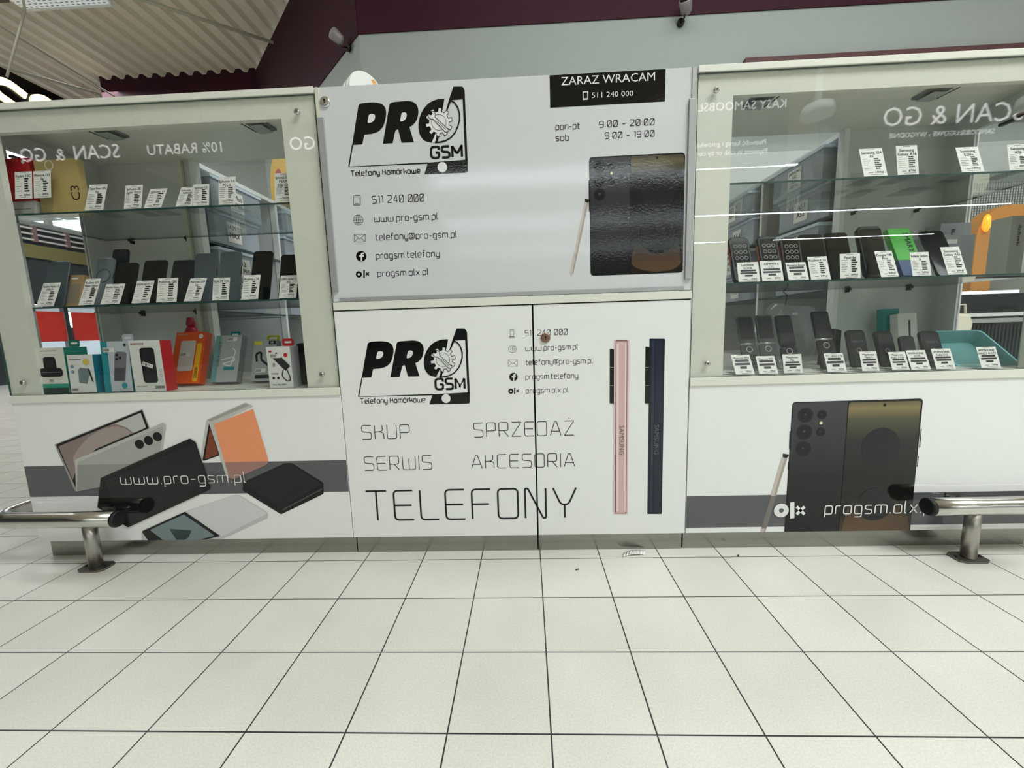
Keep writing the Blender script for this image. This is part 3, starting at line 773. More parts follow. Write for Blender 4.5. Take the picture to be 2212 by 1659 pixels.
   ('k',0,[-5362,11694,-5365,11694,-5365,11683,-5359,11683]),
   ('k',0,[-5365,11694,-5480,11699,-5482,11688,-5365,11683]),
   ('k',0,[-5480,11699,-5483,11699,-5487,11689,-5482,11688]),
   ('k',0,[-5483,11699,-5484,11700,-5492,11692,-5487,11689]),
   ('k',0,[-5484,11700,-5484,11700,-5495,11698,-5492,11692]),
   ('k',0,[-5484,11700,-5485,11703,-5496,11703,-5495,11698]),
   ('k',0,[-5485,11703,-5470,11877,-5481,11879,-5496,11703]),
   ('k',0,[-5534,11678,-5315,11669,-5316,11657,-5535,11666]),
  ],
  'globe_icon': [
   ('k',0,[-5266,11203,-5270,11238,-5280,11236,-5276,11203]),
   ('k',0,[-5270,11238,-5281,11271,-5290,11267,-5280,11236]),
   ('k',0,[-5281,11271,-5300,11301,-5308,11295,-5290,11267]),
   ('k',0,[-5300,11301,-5325,11325,-5331,11318,-5308,11295]),
   ('k',0,[-5325,11325,-5354,11344,-5359,11335,-5331,11318]),
   ('k',0,[-5354,11344,-5387,11356,-5390,11346,-5359,11335]),
   ('k',0,[-5387,11356,-5422,11360,-5422,11350,-5390,11346]),
   ('k',0,[-5422,11360,-5457,11356,-5455,11346,-5422,11350]),
   ('k',0,[-5457,11356,-5490,11344,-5486,11335,-5455,11346]),
   ('k',0,[-5490,11344,-5520,11325,-5513,11318,-5486,11335]),
   ('k',0,[-5520,11325,-5544,11301,-5537,11295,-5513,11318]),
   ('k',0,[-5544,11301,-5563,11271,-5554,11267,-5537,11295]),
   ('k',0,[-5563,11271,-5575,11238,-5565,11236,-5554,11267]),
   ('k',0,[-5575,11238,-5579,11203,-5569,11203,-5565,11236]),
   ('k',0,[-5579,11203,-5575,11169,-5565,11171,-5569,11203]),
   ('k',0,[-5575,11169,-5563,11135,-5554,11140,-5565,11171]),
   ('k',0,[-5563,11135,-5544,11106,-5537,11112,-5554,11140]),
   ('k',0,[-5544,11106,-5520,11081,-5513,11089,-5537,11112]),
   ('k',0,[-5520,11081,-5490,11062,-5486,11071,-5513,11089]),
   ('k',0,[-5490,11062,-5457,11051,-5455,11061,-5486,11071]),
   ('k',0,[-5457,11051,-5422,11047,-5422,11057,-5455,11061]),
   ('k',0,[-5422,11047,-5387,11051,-5390,11061,-5422,11057]),
   ('k',0,[-5387,11051,-5354,11062,-5359,11071,-5390,11061]),
   ('k',0,[-5354,11062,-5325,11081,-5331,11089,-5359,11071]),
   ('k',0,[-5325,11081,-5300,11106,-5308,11112,-5331,11089]),
   ('k',0,[-5300,11106,-5281,11135,-5290,11140,-5308,11112]),
   ('k',0,[-5281,11135,-5270,11169,-5280,11171,-5290,11140]),
   ('k',0,[-5270,11169,-5266,11203,-5276,11203,-5280,11171]),
   ('k',0,[-5349,11203,-5351,11237,-5361,11236,-5359,11203]),
   ('k',0,[-5351,11237,-5356,11270,-5366,11268,-5361,11236]),
   ('k',0,[-5356,11270,-5364,11299,-5374,11296,-5366,11268]),
   ('k',0,[-5364,11299,-5375,11324,-5384,11319,-5374,11296]),
   ('k',0,[-5375,11324,-5389,11343,-5396,11336,-5384,11319]),
   ('k',0,[-5389,11343,-5405,11355,-5409,11346,-5396,11336]),
   ('k',0,[-5405,11355,-5422,11360,-5422,11349,-5409,11346]),
   ('k',0,[-5422,11360,-5440,11355,-5435,11346,-5422,11349]),
   ('k',0,[-5440,11355,-5455,11343,-5448,11336,-5435,11346]),
   ('k',0,[-5455,11343,-5469,11324,-5460,11319,-5448,11336]),
   ('k',0,[-5469,11324,-5480,11299,-5471,11296,-5460,11319]),
   ('k',0,[-5480,11299,-5488,11270,-5479,11268,-5471,11296]),
   ('k',0,[-5488,11270,-5494,11237,-5484,11236,-5479,11268]),
   ('k',0,[-5494,11237,-5495,11203,-5485,11203,-5484,11236]),
   ('k',0,[-5495,11203,-5494,11169,-5484,11170,-5485,11203]),
   ('k',0,[-5494,11169,-5488,11137,-5479,11139,-5484,11170]),
   ('k',0,[-5488,11137,-5480,11107,-5471,11111,-5479,11139]),
   ('k',0,[-5480,11107,-5469,11083,-5460,11087,-5471,11111]),
   ('k',0,[-5469,11083,-5455,11063,-5448,11070,-5460,11087]),
   ('k',0,[-5455,11063,-5440,11051,-5435,11060,-5448,11070]),
   ('k',0,[-5440,11051,-5422,11047,-5422,11057,-5435,11060]),
   ('k',0,[-5422,11047,-5405,11051,-5409,11060,-5422,11057]),
   ('k',0,[-5405,11051,-5389,11063,-5396,11070,-5409,11060]),
   ('k',0,[-5389,11063,-5375,11083,-5384,11087,-5396,11070]),
   ('k',0,[-5375,11083,-5364,11107,-5374,11111,-5384,11087]),
   ('k',0,[-5364,11107,-5356,11137,-5366,11139,-5374,11111]),
   ('k',0,[-5356,11137,-5351,11169,-5361,11170,-5366,11139]),
   ('k',0,[-5351,11169,-5349,11203,-5359,11203,-5361,11170]),
   ('k',0,[-5427,11355,-5427,11052,-5417,11052,-5417,11355]),
   ('k',0,[-5553,11123,-5291,11123,-5291,11133,-5553,11133]),
   ('k',0,[-5574,11198,-5271,11198,-5271,11208,-5574,11208]),
   ('k',0,[-5553,11274,-5291,11274,-5291,11284,-5553,11284]),
  ],
  'envelope_icon': [
   ('k',0,[-5582,10767,-5582,10770,-5592,10775,-5593,10769]),
   ('k',0,[-5582,10770,-5581,10771,-5588,10780,-5592,10775]),
   ('k',0,[-5581,10771,-5580,10772,-5583,10783,-5588,10780]),
   ('k',0,[-5580,10772,-5577,10772,-5577,10783,-5583,10783]),
   ('k',0,[-5577,10772,-5248,10760,-5246,10771,-5577,10783]),
   ('k',0,[-5248,10760,-5245,10759,-5241,10770,-5246,10771]),
   ('k',0,[-5245,10759,-5244,10759,-5235,10766,-5241,10770]),
   ('k',0,[-5244,10759,-5243,10758,-5233,10761,-5235,10766]),
   ('k',0,[-5243,10758,-5243,10755,-5232,10755,-5233,10761]),
   ('k',0,[-5243,10755,-5260,10548,-5249,10546,-5232,10755]),
   ('k',0,[-5260,10548,-5261,10545,-5250,10541,-5249,10546]),
   ('k',0,[-5261,10545,-5261,10544,-5254,10536,-5250,10541]),
   ('k',0,[-5261,10544,-5262,10544,-5259,10533,-5254,10536]),
   ('k',0,[-5262,10544,-5265,10543,-5265,10532,-5259,10533]),
   ('k',0,[-5265,10543,-5595,10556,-5597,10545,-5265,10532]),
   ('k',0,[-5595,10556,-5598,10556,-5602,10546,-5597,10545]),
   ('k',0,[-5598,10556,-5599,10557,-5608,10549,-5602,10546]),
   ('k',0,[-5599,10557,-5600,10558,-5610,10555,-5608,10549]),
   ('k',0,[-5600,10558,-5600,10560,-5611,10561,-5610,10555]),
   ('k',0,[-5600,10560,-5582,10767,-5593,10769,-5611,10561]),
   ('k',0,[-5591,10774,-5424,10622,-5423,10636,-5583,10782]),
   ('k',0,[-5424,10622,-5234,10760,-5240,10769,-5423,10636]),
   ('k',0,[-5603,10546,-5462,10655,-5468,10664,-5609,10555]),
   ('k',0,[-5251,10541,-5374,10660,-5381,10652,-5259,10533]),
  ],
  'round_icon': [
   ('k',0,[-5258,10106,-5262,10142,-5274,10177,-5293,10207,-5319,10233,-5350,10252,-5384,10264,-5420,10268,-5456,10264,-5491,10252,-5521,10233,-5547,10207,-5566,10177,-5578,10142,-5582,10106,-5578,10070,-5566,10036,-5547,10005,-5521,9979,-5491,9960,-5456,9948,-5420,9944,-5384,9948,-5350,9960,-5319,9979,-5293,10005,-5274,10036,-5262,10070]),
   ('w',1,[-5447,9951,-5435,10089,-5486,10091,-5482,10139,-5431,10138,-5428,10177,-5383,10216,-5323,10213,-5327,10165,-5369,10166,-5381,10136,-5330,10134,-5343,10085,-5384,10087,-5395,9954]),
   ('k',0,[-5442,9552,-5445,9574,-5452,9595,-5464,9613,-5479,9629,-5498,9641,-5518,9648,-5540,9650,-5562,9648,-5583,9641,-5601,9629,-5617,9613,-5629,9595,-5636,9574,-5638,9552,-5636,9530,-5629,9510,-5617,9491,-5601,9476,-5583,9464,-5562,9457,-5540,9454,-5518,9457,-5498,9464,-5479,9476,-5464,9491,-5452,9510,-5445,9530]),
   ('w',1,[-5503,9552,-5506,9567,-5514,9579,-5526,9587,-5540,9590,-5555,9587,-5567,9579,-5575,9567,-5578,9552,-5575,9538,-5567,9526,-5555,9518,-5540,9515,-5526,9518,-5514,9526,-5506,9538]),
   ('k',0,[-5385,9681,-5338,9686,-5358,9440,-5405,9435]),
   ('k',0,[-5322,9592,-5295,9615,-5206,9520,-5234,9496]),
   ('k',0,[-5327,9524,-5304,9499,-5201,9588,-5224,9613]),
  ],
  'notice_lettering': [
   ('w',1,[1569,14536,1569,14543,1572,14547,1577,14550,1583,14551,1721,14551,1728,14550,1732,14547,1735,14543,1736,14536,1731,14341,1730,14334,1727,14330,1722,14327,1715,14325,1590,14321,1584,14322,1579,14325,1576,14329,1575,14336]),
   ('pk',2,[1595,14512,1595,14514,1596,14516,1597,14517,1599,14517,1700,14520,1702,14519,1704,14519,1705,14517,1705,14515,1704,14373,1704,14371,1703,14369,1701,14368,1699,14368,1603,14365,1601,14366,1599,14366,1598,14368,1598,14370]),
  ],
 },
 'baseR': {
  'printed_band': [
   ('band',0,[4920,866,16320,866,16320,1979,4920,1979]),
  ],
  'printed_phone': [
   ('pk',1,[8173,4963,8181,5015,8203,5053,8241,5076,8293,5083,12090,5102,12142,5094,12180,5072,12202,5035,12210,4982,12231,680,8169,680]),
   ('back',2,[8195,4952,8201,4995,8220,5027,8251,5046,8295,5053,9898,5070,9903,680,8200,680]),
   ('screen2',3,[9931,4948,9935,4983,9950,5008,9975,5023,10010,5028,12049,5033,12093,5027,12124,5008,12144,4977,12150,4933,12195,680,9933,680]),
   ('dk',4,[11639,3577,11632,3671,11610,3762,11574,3850,11525,3930,11464,4002,11392,4063,11312,4112,11225,4148,11133,4170,11039,4177,10945,4170,10853,4148,10766,4112,10686,4063,10614,4002,10553,3930,10504,3850,10468,3762,10446,3671,10438,3577,10446,3483,10468,3391,10504,3304,10553,3224,10614,3152,10686,3091,10766,3042,10853,3006,10945,2984,11039,2976,11133,2984,11225,3006,11312,3042,11392,3091,11464,3152,11525,3224,11574,3304,11610,3391,11632,3483]),
   ('disc',4,[10032,723,10035,758,10039,793,10043,828,10048,862,10126,1419,10148,1513,10186,1597,10242,1671,10313,1736,10420,1816,10503,1870,10590,1914,10682,1946,10778,1968,10828,1976,10927,1988,11025,1990,11123,1984,11221,1968,11390,1932,11484,1905,11571,1865,11650,1812,11722,1745,11837,1623,11900,1548,11955,1466,11999,1380,12035,1287,12161,897,12172,857,12181,816,12187,774,12190,732,12191,714,12187,680,12173,680,12147,680,12110,680,10095,680,10064,680,10044,680,10032,680,10031,707]),
   ('pk2',5,[11572,1602,11566,1690,11545,1776,11511,1858,11465,1933,11408,2000,11341,2057,11265,2104,11184,2137,11098,2158,11010,2165,10922,2158,10836,2137,10755,2104,10679,2057,10612,2000,10555,1933,10509,1858,10475,1776,10454,1690,10447,1602,10454,1514,10475,1429,10509,1347,10555,1272,10612,1205,10679,1147,10755,1101,10836,1067,10922,1047,11010,1040,11098,1047,11184,1067,11265,1101,11341,1147,11408,1205,11465,1272,11511,1347,11545,1429,11566,1514]),
   ('lens0',3,[8855,4651,8849,4707,8831,4760,8801,4808,8761,4848,8713,4878,8660,4896,8604,4903,8548,4896,8494,4878,8447,4848,8407,4808,8377,4760,8358,4707,8352,4651,8358,4595,8377,4542,8407,4494,8447,4454,8494,4424,8548,4405,8604,4399,8660,4405,8713,4424,8761,4454,8801,4494,8831,4542,8849,4595]),
   ('pk',4,[8820,4651,8815,4699,8799,4745,8773,4786,8739,4820,8698,4846,8652,4862,8604,4867,8555,4862,8510,4846,8469,4820,8434,4786,8409,4745,8393,4699,8387,4651,8393,4603,8409,4557,8434,4516,8469,4482,8510,4456,8555,4440,8604,4434,8652,4440,8698,4456,8739,4482,8773,4516,8799,4557,8815,4603]),
   ('lens1',5,[8628,4672,8622,4695,8605,4711,8583,4717,8560,4711,8543,4695,8537,4672,8543,4649,8560,4633,8583,4627,8605,4633,8622,4649]),
   ('lens0',3,[8857,4096,8851,4152,8832,4206,8802,4254,8762,4294,8714,4324,8661,4343,8604,4349,8548,4343,8494,4324,8446,4294,8406,4254,8376,4206,8357,4152,8351,4096,8357,4040,8376,3986,8406,3938,8446,3898,8494,3868,8548,3849,8604,3843,8661,3849,8714,3868,8762,3898,8802,3938,8832,3986,8851,4040]),
   ('pk',4,[8822,4096,8816,4144,8800,4190,8774,4232,8740,4266,8699,4292,8653,4308,8604,4314,8556,4308,8510,4292,8468,4266,8434,4232,8408,4190,8392,4144,8386,4096,8392,4048,8408,4001,8434,3960,8468,3926,8510,3900,8556,3884,8604,3878,8653,3884,8699,3900,8740,3926,8774,3960,8800,4001,8816,4048]),
   ('lens1',5,[8629,4117,8622,4140,8606,4157,8583,4163,8560,4157,8543,4140,8537,4117,8543,4095,8560,4078,8583,4072,8606,4078,8622,4095]),
   ('lens0',3,[8859,3535,8853,3591,8834,3645,8804,3693,8763,3734,8715,3764,8661,3783,8605,3789,8548,3783,8494,3764,8446,3734,8406,3693,8375,3645,8356,3591,8350,3535,8356,3478,8375,3424,8406,3376,8446,3336,8494,3305,8548,3286,8605,3280,8661,3286,8715,3305,8763,3336,8804,3376,8834,3424,8853,3478]),
   ('pk',4,[8824,3535,8818,3583,8802,3630,8776,3671,8741,3706,8700,3732,8653,3748,8605,3754,8556,3748,8510,3732,8468,3706,8433,3671,8407,3630,8391,3583,8386,3535,8391,3486,8407,3440,8433,3398,8468,3363,8510,3337,8556,3321,8605,3316,8653,3321,8700,3337,8741,3363,8776,3398,8802,3440,8818,3486]),
   ('lens1',5,[8629,3556,8623,3579,8606,3596,8583,3602,8560,3596,8544,3579,8538,3556,8544,3533,8560,3517,8583,3510,8606,3517,8623,3533]),
   ('lens0',3,[9273,4654,9269,4688,9258,4720,9240,4749,9216,4773,9187,4791,9154,4803,9120,4806,9087,4803,9054,4791,9025,4773,9001,4749,8983,4720,8972,4688,8968,4654,8972,4620,8983,4588,9001,4559,9025,4534,9054,4516,9087,4505,9120,4501,9154,4505,9187,4516,9216,4534,9240,4559,9258,4588,9269,4620]),
   ('pk',4,[9252,4654,9248,4683,9239,4711,9223,4736,9202,4756,9177,4772,9150,4782,9120,4785,9091,4782,9064,4772,9039,4756,9018,4736,9002,4711,8992,4683,8989,4654,8992,4625,9002,4597,9018,4572,9039,4551,9064,4536,9091,4526,9120,4523,9150,4526,9177,4536,9202,4551,9223,4572,9239,4597,9248,4625]),
   ('lens1',5,[9127,4675,9123,4689,9113,4699,9099,4702,9086,4699,9076,4689,9072,4675,9076,4661,9086,4651,9099,4647,9113,4651,9123,4661]),
   ('lens0',3,[9268,4090,9264,4124,9253,4156,9235,4185,9210,4210,9181,4228,9149,4239,9115,4243,9081,4239,9048,4228,9019,4210,8995,4185,8976,4156,8965,4124,8961,4090,8965,4055,8976,4023,8995,3994,9019,3969,9048,3951,9081,3940,9115,3936,9149,3940,9181,3951,9210,3969,9235,3994,9253,4023,9264,4055]),
   ('pk',4,[9247,4090,9243,4119,9234,4147,9218,4172,9197,4193,9172,4209,9144,4218,9115,4222,9085,4218,9057,4209,9032,4193,9011,4172,8996,4147,8986,4119,8983,4090,8986,4060,8996,4032,9011,4007,9032,3986,9057,3971,9085,3961,9115,3957,9144,3961,9172,3971,9197,3986,9218,4007,9234,4032,9243,4060]),
   ('lens1',5,[9121,4111,9117,4125,9107,4135,9093,4138,9080,4135,9070,4125,9066,4111,9070,4097,9080,4087,9093,4083,9107,4087,9117,4097]),
   ('cream',3,[9159,4380,9152,4405,9134,4423,9110,4430,9085,4423,9067,4405,9060,4380,9067,4356,9085,4338,9110,4331,9134,4338,9152,4356]),
   ('pk',5,[11092,4924,11085,4948,11067,4966,11043,4972,11019,4966,11001,4948,10994,4924,11001,4899,11019,4882,11043,4875,11067,4882,11085,4899]),
   ('pk',1,[8140,4138,8165,4137,8185,3533,8155,3534]),
   ('pk',1,[8155,3109,8180,3109,8186,2842,8155,2842]),
   ('pk',1,[12240,4121,12264,4121,12273,3498,12248,3499]),
   ('pk',1,[12242,3211,12262,3210,12262,2857,12238,2857]),
  ],
  'printed_pen': [
   ('beige',1,[7941,3257,8114,3217,7544,680,7384,680]),
   ('beige2',2,[8042,3234,8114,3217,7544,680,7488,680]),
   ('beiged',3,[7658,1948,7831,1945,7573,812,7423,814]),
   ('pk',2,[7969,3380,7969,3384,7971,3387,7974,3388,7978,3388,8146,3356,8150,3354,8153,3352,8155,3348,8155,3344,8150,3300,8150,3295,8148,3291,8146,3287,8143,3283,8109,3246,8105,3242,8101,3241,8097,3240,8092,3240,7990,3260,7986,3261,7983,3264,7981,3267,7979,3272]),
  ],
  'olx_logo': [
   ('w',6,[8257,1443,8251,1497,8233,1547,8205,1593,8166,1631,8121,1660,8070,1678,8017,1684,7963,1678,7912,1660,7867,1631,7829,1593,7800,1547,7782,1497,7776,1443,7782,1390,7800,1339,7829,1293,7867,1255,7912,1227,7963,1209,8017,1203,8070,1209,8121,1227,8166,1255,8205,1293,8233,1339,8251,1390]),
   ('grey2',7,[8093,1443,8088,1473,8071,1497,8046,1514,8017,1520,7987,1514,7962,1497,7946,1473,7940,1443,7946,1414,7962,1389,7987,1372,8017,1366,8046,1372,8071,1389,8088,1414]),
   ('w',6,[8282,1713,8423,1734,8457,1172,8315,1151]),
   ('w',6,[8476,1535,8538,1605,8804,1332,8742,1261]),
   ('w',6,[8488,1337,8559,1264,8792,1529,8721,1602]),
  ],
 },
 'baseL': {
  'printed_band': [
   ('band',0,[-17890,2346,-6480,2346,-6480,3466,-17890,3466]),
  ],
  'printed_folding_phone': [
   ('lgrey2',1,[-16629,4209,-16630,4218,-16628,4226,-16623,4231,-16615,4235,-13330,5381,-13321,5383,-13315,5381,-13310,5376,-13306,5368,-13161,4742,-13160,4733,-13162,4726,-13167,4720,-13175,4716,-15135,4007,-15144,4003,-15152,3998,-15159,3992,-15165,3984,-16156,2537,-16162,2531,-16169,2527,-16177,2526,-16186,2529,-16194,2532,-16203,2537,-16209,2543,-16214,2551,-16218,2559]),
   ('pk',2,[-16564,4202,-16565,4211,-16563,4218,-16558,4224,-16550,4228,-13347,5347,-13338,5349,-13332,5347,-13327,5342,-13324,5334,-13196,4743,-13195,4734,-13197,4727,-13202,4721,-13210,4716,-15170,3979,-15179,3974,-15187,3969,-15195,3963,-15201,3956,-16148,2708,-16154,2703,-16159,2701,-16163,2704,-16166,2712]),
   ('taupe',3,[-16491,4141,-16492,4150,-16490,4157,-16485,4163,-16477,4167,-13401,5267,-13392,5269,-13385,5268,-13381,5263,-13378,5255,-13274,4768,-13274,4759,-13276,4752,-13281,4746,-13289,4742,-15160,4038,-15169,4034,-15178,4029,-15186,4024,-15193,4017,-16070,3192,-16077,3185,-16083,3177,-16088,3169,-16093,3160,-16193,2955,-16197,2949,-16200,2947,-16203,2949,-16206,2957]),
   ('taupe2',4,[-16057,3622,-16059,3670,-16052,3716,-16035,3759,-16010,3800,-15862,3994,-15831,4033,-15798,4071,-15763,4106,-15726,4140,-15449,4384,-15411,4416,-15371,4445,-15330,4473,-15286,4497,-14936,4685,-14892,4707,-14846,4725,-14798,4739,-14750,4750,-14457,4803,-14407,4809,-14358,4811,-14310,4807,-14261,4798,-14113,4765,-14066,4751,-14021,4732,-13979,4707,-13940,4677,-13884,4628,-13857,4597,-13850,4570,-13866,4546,-13902,4527,-15082,4084,-15128,4064,-15172,4042,-15213,4015,-15253,3985,-15944,3422,-15979,3400,-16005,3399,-16024,3418,-16035,3458]),
   ('lgrey',4,[-14314,4903,-14325,4909,-14329,4914,-14325,4919,-14314,4924,-13412,5252,-13399,5255,-13389,5253,-13382,5245,-13377,5233,-13277,4778,-13276,4764,-13279,4753,-13286,4745,-13298,4738,-13719,4583,-13733,4579,-13746,4580,-13758,4585,-13769,4593,-13930,4749,-13942,4759,-13954,4768,-13966,4775,-13980,4781]),
   ('lgrey',5,[-15989,3631,-15984,3650,-15975,3665,-15962,3676,-15945,3685,-12683,4895,-12665,4899,-12649,4898,-12634,4891,-12620,4878,-12592,4844,-12581,4829,-12575,4812,-12574,4794,-12577,4775,-12814,3989,-12821,3972,-12832,3957,-12846,3945,-12863,3937,-15032,3112,-15049,3104,-15064,3093,-15076,3079,-15086,3062,-15246,2712,-15256,2696,-15269,2683,-15284,2674,-15302,2669,-16116,2528,-16133,2527,-16144,2532,-16149,2543,-16149,2560]),
   ('grey3',6,[-15897,3546,-15891,3564,-15882,3579,-15869,3590,-15852,3599,-12756,4759,-12741,4764,-12725,4765,-12710,4762,-12695,4757,-12689,4754,-12676,4746,-12669,4736,-12666,4723,-12669,4709,-12888,3967,-12896,3949,-12906,3935,-12920,3923,-12937,3915,-15030,3124,-15047,3116,-15063,3105,-15077,3092,-15088,3076,-15129,3012,-15140,2996,-15154,2983,-15169,2971,-15187,2962,-16039,2573,-16055,2568,-16065,2570,-16069,2579,-16068,2595]),
   ('grey4',7,[-15922,3476,-15919,3484,-15914,3490,-15907,3494,-15898,3495,-13704,3481,-13696,3480,-13693,3479,-13696,3477,-13703,3474,-15060,3044,-15069,3040,-15077,3035,-15083,3028,-15089,3020,-15254,2694,-15259,2686,-15266,2680,-15273,2675,-15283,2673,-16082,2547,-16091,2547,-16096,2550,-16099,2555,-16098,2564]),
   ('pk',8,[-13425,4180,-13429,4216,-13441,4249,-13460,4280,-13485,4305,-13515,4324,-13549,4336,-13585,4340,-13620,4336,-13654,4324,-13684,4305,-13710,4280,-13729,4249,-13740,4216,-13744,4180,-13740,4145,-13729,4111,-13710,4081,-13684,4055,-13654,4036,-13620,4024,-13585,4020,-13549,4024,-13515,4036,-13485,4055,-13460,4081,-13441,4111,-13429,4145]),
   ('pk',8,[-13086,4302,-13090,4338,-13102,4372,-13121,4402,-13146,4427,-13176,4446,-13210,4458,-13245,4462,-13281,4458,-13314,4446,-13345,4427,-13370,4402,-13389,4372,-13401,4338,-13405,4302,-13401,4267,-13389,4233,-13370,4203,-13345,4178,-13314,4159,-13281,4147,-13245,4143,-13210,4147,-13176,4159,-13146,4178,-13121,4203,-13102,4233,-13090,4267]),
   ('pk',8,[-12753,4430,-12757,4466,-12769,4499,-12788,4529,-12813,4554,-12843,4573,-12877,4585,-12912,4589,-12948,4585,-12981,4573,-13011,4554,-13036,4529,-13055,4499,-13067,4466,-13071,4430,-13067,4395,-13055,4361,-13036,4331,-13011,4306,-12981,4287,-12948,4275,-12912,4271,-12877,4275,-12843,4287,-12813,4306,-12788,4331,-12769,4361,-12757,4395]),
  ],
  'printed_black_phone': [
   ('pk',9,[-15165,2980,-15160,2993,-15152,3004,-15142,3013,-15129,3020,-11817,4330,-11803,4333,-11790,4334,-11777,4330,-11764,4324,-11621,4224,-11610,4215,-11601,4204,-11595,4192,-11591,4178,-11309,2674,-11307,2654,-11306,2635,-11307,2615,-11311,2596,-11317,2568,-11326,2543,-11340,2522,-11358,2505,-11381,2492,-14449,1190,-14463,1186,-14476,1186,-14489,1190,-14501,1197,-15440,1923,-15449,1933,-15455,1944,-15457,1957,-15455,1970]),
   ('dk2',10,[-14975,2875,-14975,2893,-14969,2908,-14958,2920,-14942,2929,-11715,4151,-11700,4156,-11684,4160,-11668,4164,-11652,4167,-11645,4168,-11631,4168,-11619,4163,-11612,4154,-11607,4140,-11343,2644,-11342,2626,-11346,2610,-11355,2596,-11370,2584,-11496,2508,-11513,2498,-11531,2489,-11549,2480,-11567,2472,-14361,1305,-14379,1301,-14395,1302,-14409,1309,-14422,1321,-14828,1838,-14839,1854,-14847,1872,-14853,1890,-14857,1909]),
   ('pk2',10,[-15172,2991,-11782,4305,-11754,4258,-15084,2941]),
  ],
  'printed_orange_phone': [
   ('silver',1,[-11150,4937,-11144,4950,-11137,4961,-11126,4970,-11113,4977,-9744,5516,-9730,5520,-9717,5521,-9703,5519,-9690,5513,-9494,5410,-9484,5403,-9481,5396,-9485,5390,-9495,5384,-10857,4809,-10871,4805,-10884,4804,-10897,4807,-10910,4813,-10999,4867,-11011,4871,-11020,4871,-11028,4865,-11034,4853,-11431,3571,-11437,3559,-11444,3553,-11454,3553,-11466,3558,-11518,3589,-11529,3597,-11535,3607,-11538,3619,-11535,3633]),
   ('silver2',2,[-11099,4950,-11102,4951,-11104,4953,-11102,4955,-11099,4957,-9741,5490,-9737,5491,-9732,5491,-9727,5491,-9723,5489,-9610,5437,-9607,5435,-9606,5433,-9607,5431,-9611,5430,-10977,4908,-10982,4906,-10987,4906,-10991,4907,-10996,4908]),
   ('pk',2,[-11069,4827,-11067,4831,-11066,4832,-11065,4831,-11064,4827,-10853,3730,-10852,3725,-10854,3722,-10856,3719,-10860,3717,-11407,3545,-11412,3544,-11416,3544,-11420,3546,-11424,3548,-11451,3572,-11454,3575,-11456,3579,-11457,3583,-11456,3588]),
   ('rust',3,[-11051,4693,-11050,4697,-11049,4698,-11048,4697,-11047,4693,-10883,3766,-10883,3761,-10884,3758,-10887,3755,-10891,3753,-11364,3603,-11368,3603,-11370,3604,-11371,3606,-11370,3610]),
   ('silver',3,[-11031,4874,-11032,4882,-11030,4886,-11025,4887,-11017,4884,-10900,4819,-10893,4813,-10887,4807,-10882,4799,-10880,4789,-10607,2912,-10606,2905,-10608,2901,-10612,2902,-10618,2906,-10705,2989,-10712,2996,-10717,3004,-10721,3013,-10723,3023]),
   ('orange',4,[-10891,4768,-10892,4782,-10888,4793,-10880,4802,-10868,4808,-9516,5291,-9499,5294,-9486,5291,-9477,5282,-9472,5265,-9166,3555,-9164,3526,-9166,3497,-9173,3470,-9185,3444,-9199,3419,-9216,3395,-9235,3374,-9258,3357,-9284,3344,-10386,2889,-10414,2880,-10442,2876,-10470,2877,-10499,2884,-10563,2904,-10580,2912,-10593,2923,-10602,2938,-10607,2956]),
   ('oband',5,[-10689,3474,-9158,3478,-9197,3417,-9214,3394,-9235,3374,-9258,3357,-9284,3344,-10386,2889,-10414,2880,-10442,2876,-10470,2877,-10499,2884,-10563,2904,-10580,2912,-10593,2923,-10602,2938,-10607,2956]),
  ],
  'printed_square_phone': [
   ('pk',1,[-10155,2712,-10149,2731,-10141,2746,-10128,2758,-10111,2767,-8693,3359,-8656,3373,-8618,3383,-8579,3389,-8539,3392,-8436,3395,-8397,3393,-8360,3385,-8325,3371,-8291,3351,-7388,2716,-7367,2698,-7352,2676,-7344,2650,-7343,2622,-7361,2340,-7366,2313,-7378,2289,-7396,2270,-7420,2256,-8899,1582,-8917,1576,-8934,1575,-8951,1579,-8968,1588,-10164,2428,-10178,2441,-10187,2455,-10191,2472,-10190,2491]),
   ('dk2',2,[-10076,2667,-10088,2679,-10091,2689,-10086,2699,-10072,2707,-8696,3322,-8659,3337,-8621,3347,-8583,3354,-8543,3357,-8457,3360,-8418,3358,-8381,3349,-8346,3335,-8313,3314,-7449,2677,-7431,2659,-7426,2643,-7433,2627,-7453,2611,-8865,1805,-8882,1798,-8899,1796,-8915,1800,-8931,1809]),
   ('grey5',2,[-8855,1760,-7393,2485,-7397,2437,-8861,1699]),
  ],
  'printed_white_phone': [
   ('lgrey3',1,[-14047,934,-14042,957,-14032,977,-14017,992,-13997,1004,-12365,1718,-12351,1724,-12337,1729,-12323,1734,-12309,1739,-10571,2270,-10543,2277,-10513,2283,-10484,2286,-10454,2286,-10376,2285,-10357,2283,-10338,2279,-10320,2271,-10303,2261,-9441,1662,-9420,1643,-9406,1622,-9399,1597,-9398,1568,-9407,1494,-9412,1471,-9422,1451,-9437,1434,-9457,1421,-11158,680,-14083,680]),
   ('white2',2,[-12291,1710,-12299,1719,-12301,1727,-12296,1734,-12285,1739,-10560,2269,-10531,2277,-10502,2281,-10472,2283,-10442,2282,-10378,2276,-10358,2273,-10340,2267,-10322,2259,-10305,2249,-9466,1645,-9448,1628,-9443,1612,-9451,1598,-9472,1584,-11152,786,-11170,780,-11187,779,-11203,784,-11219,795]),
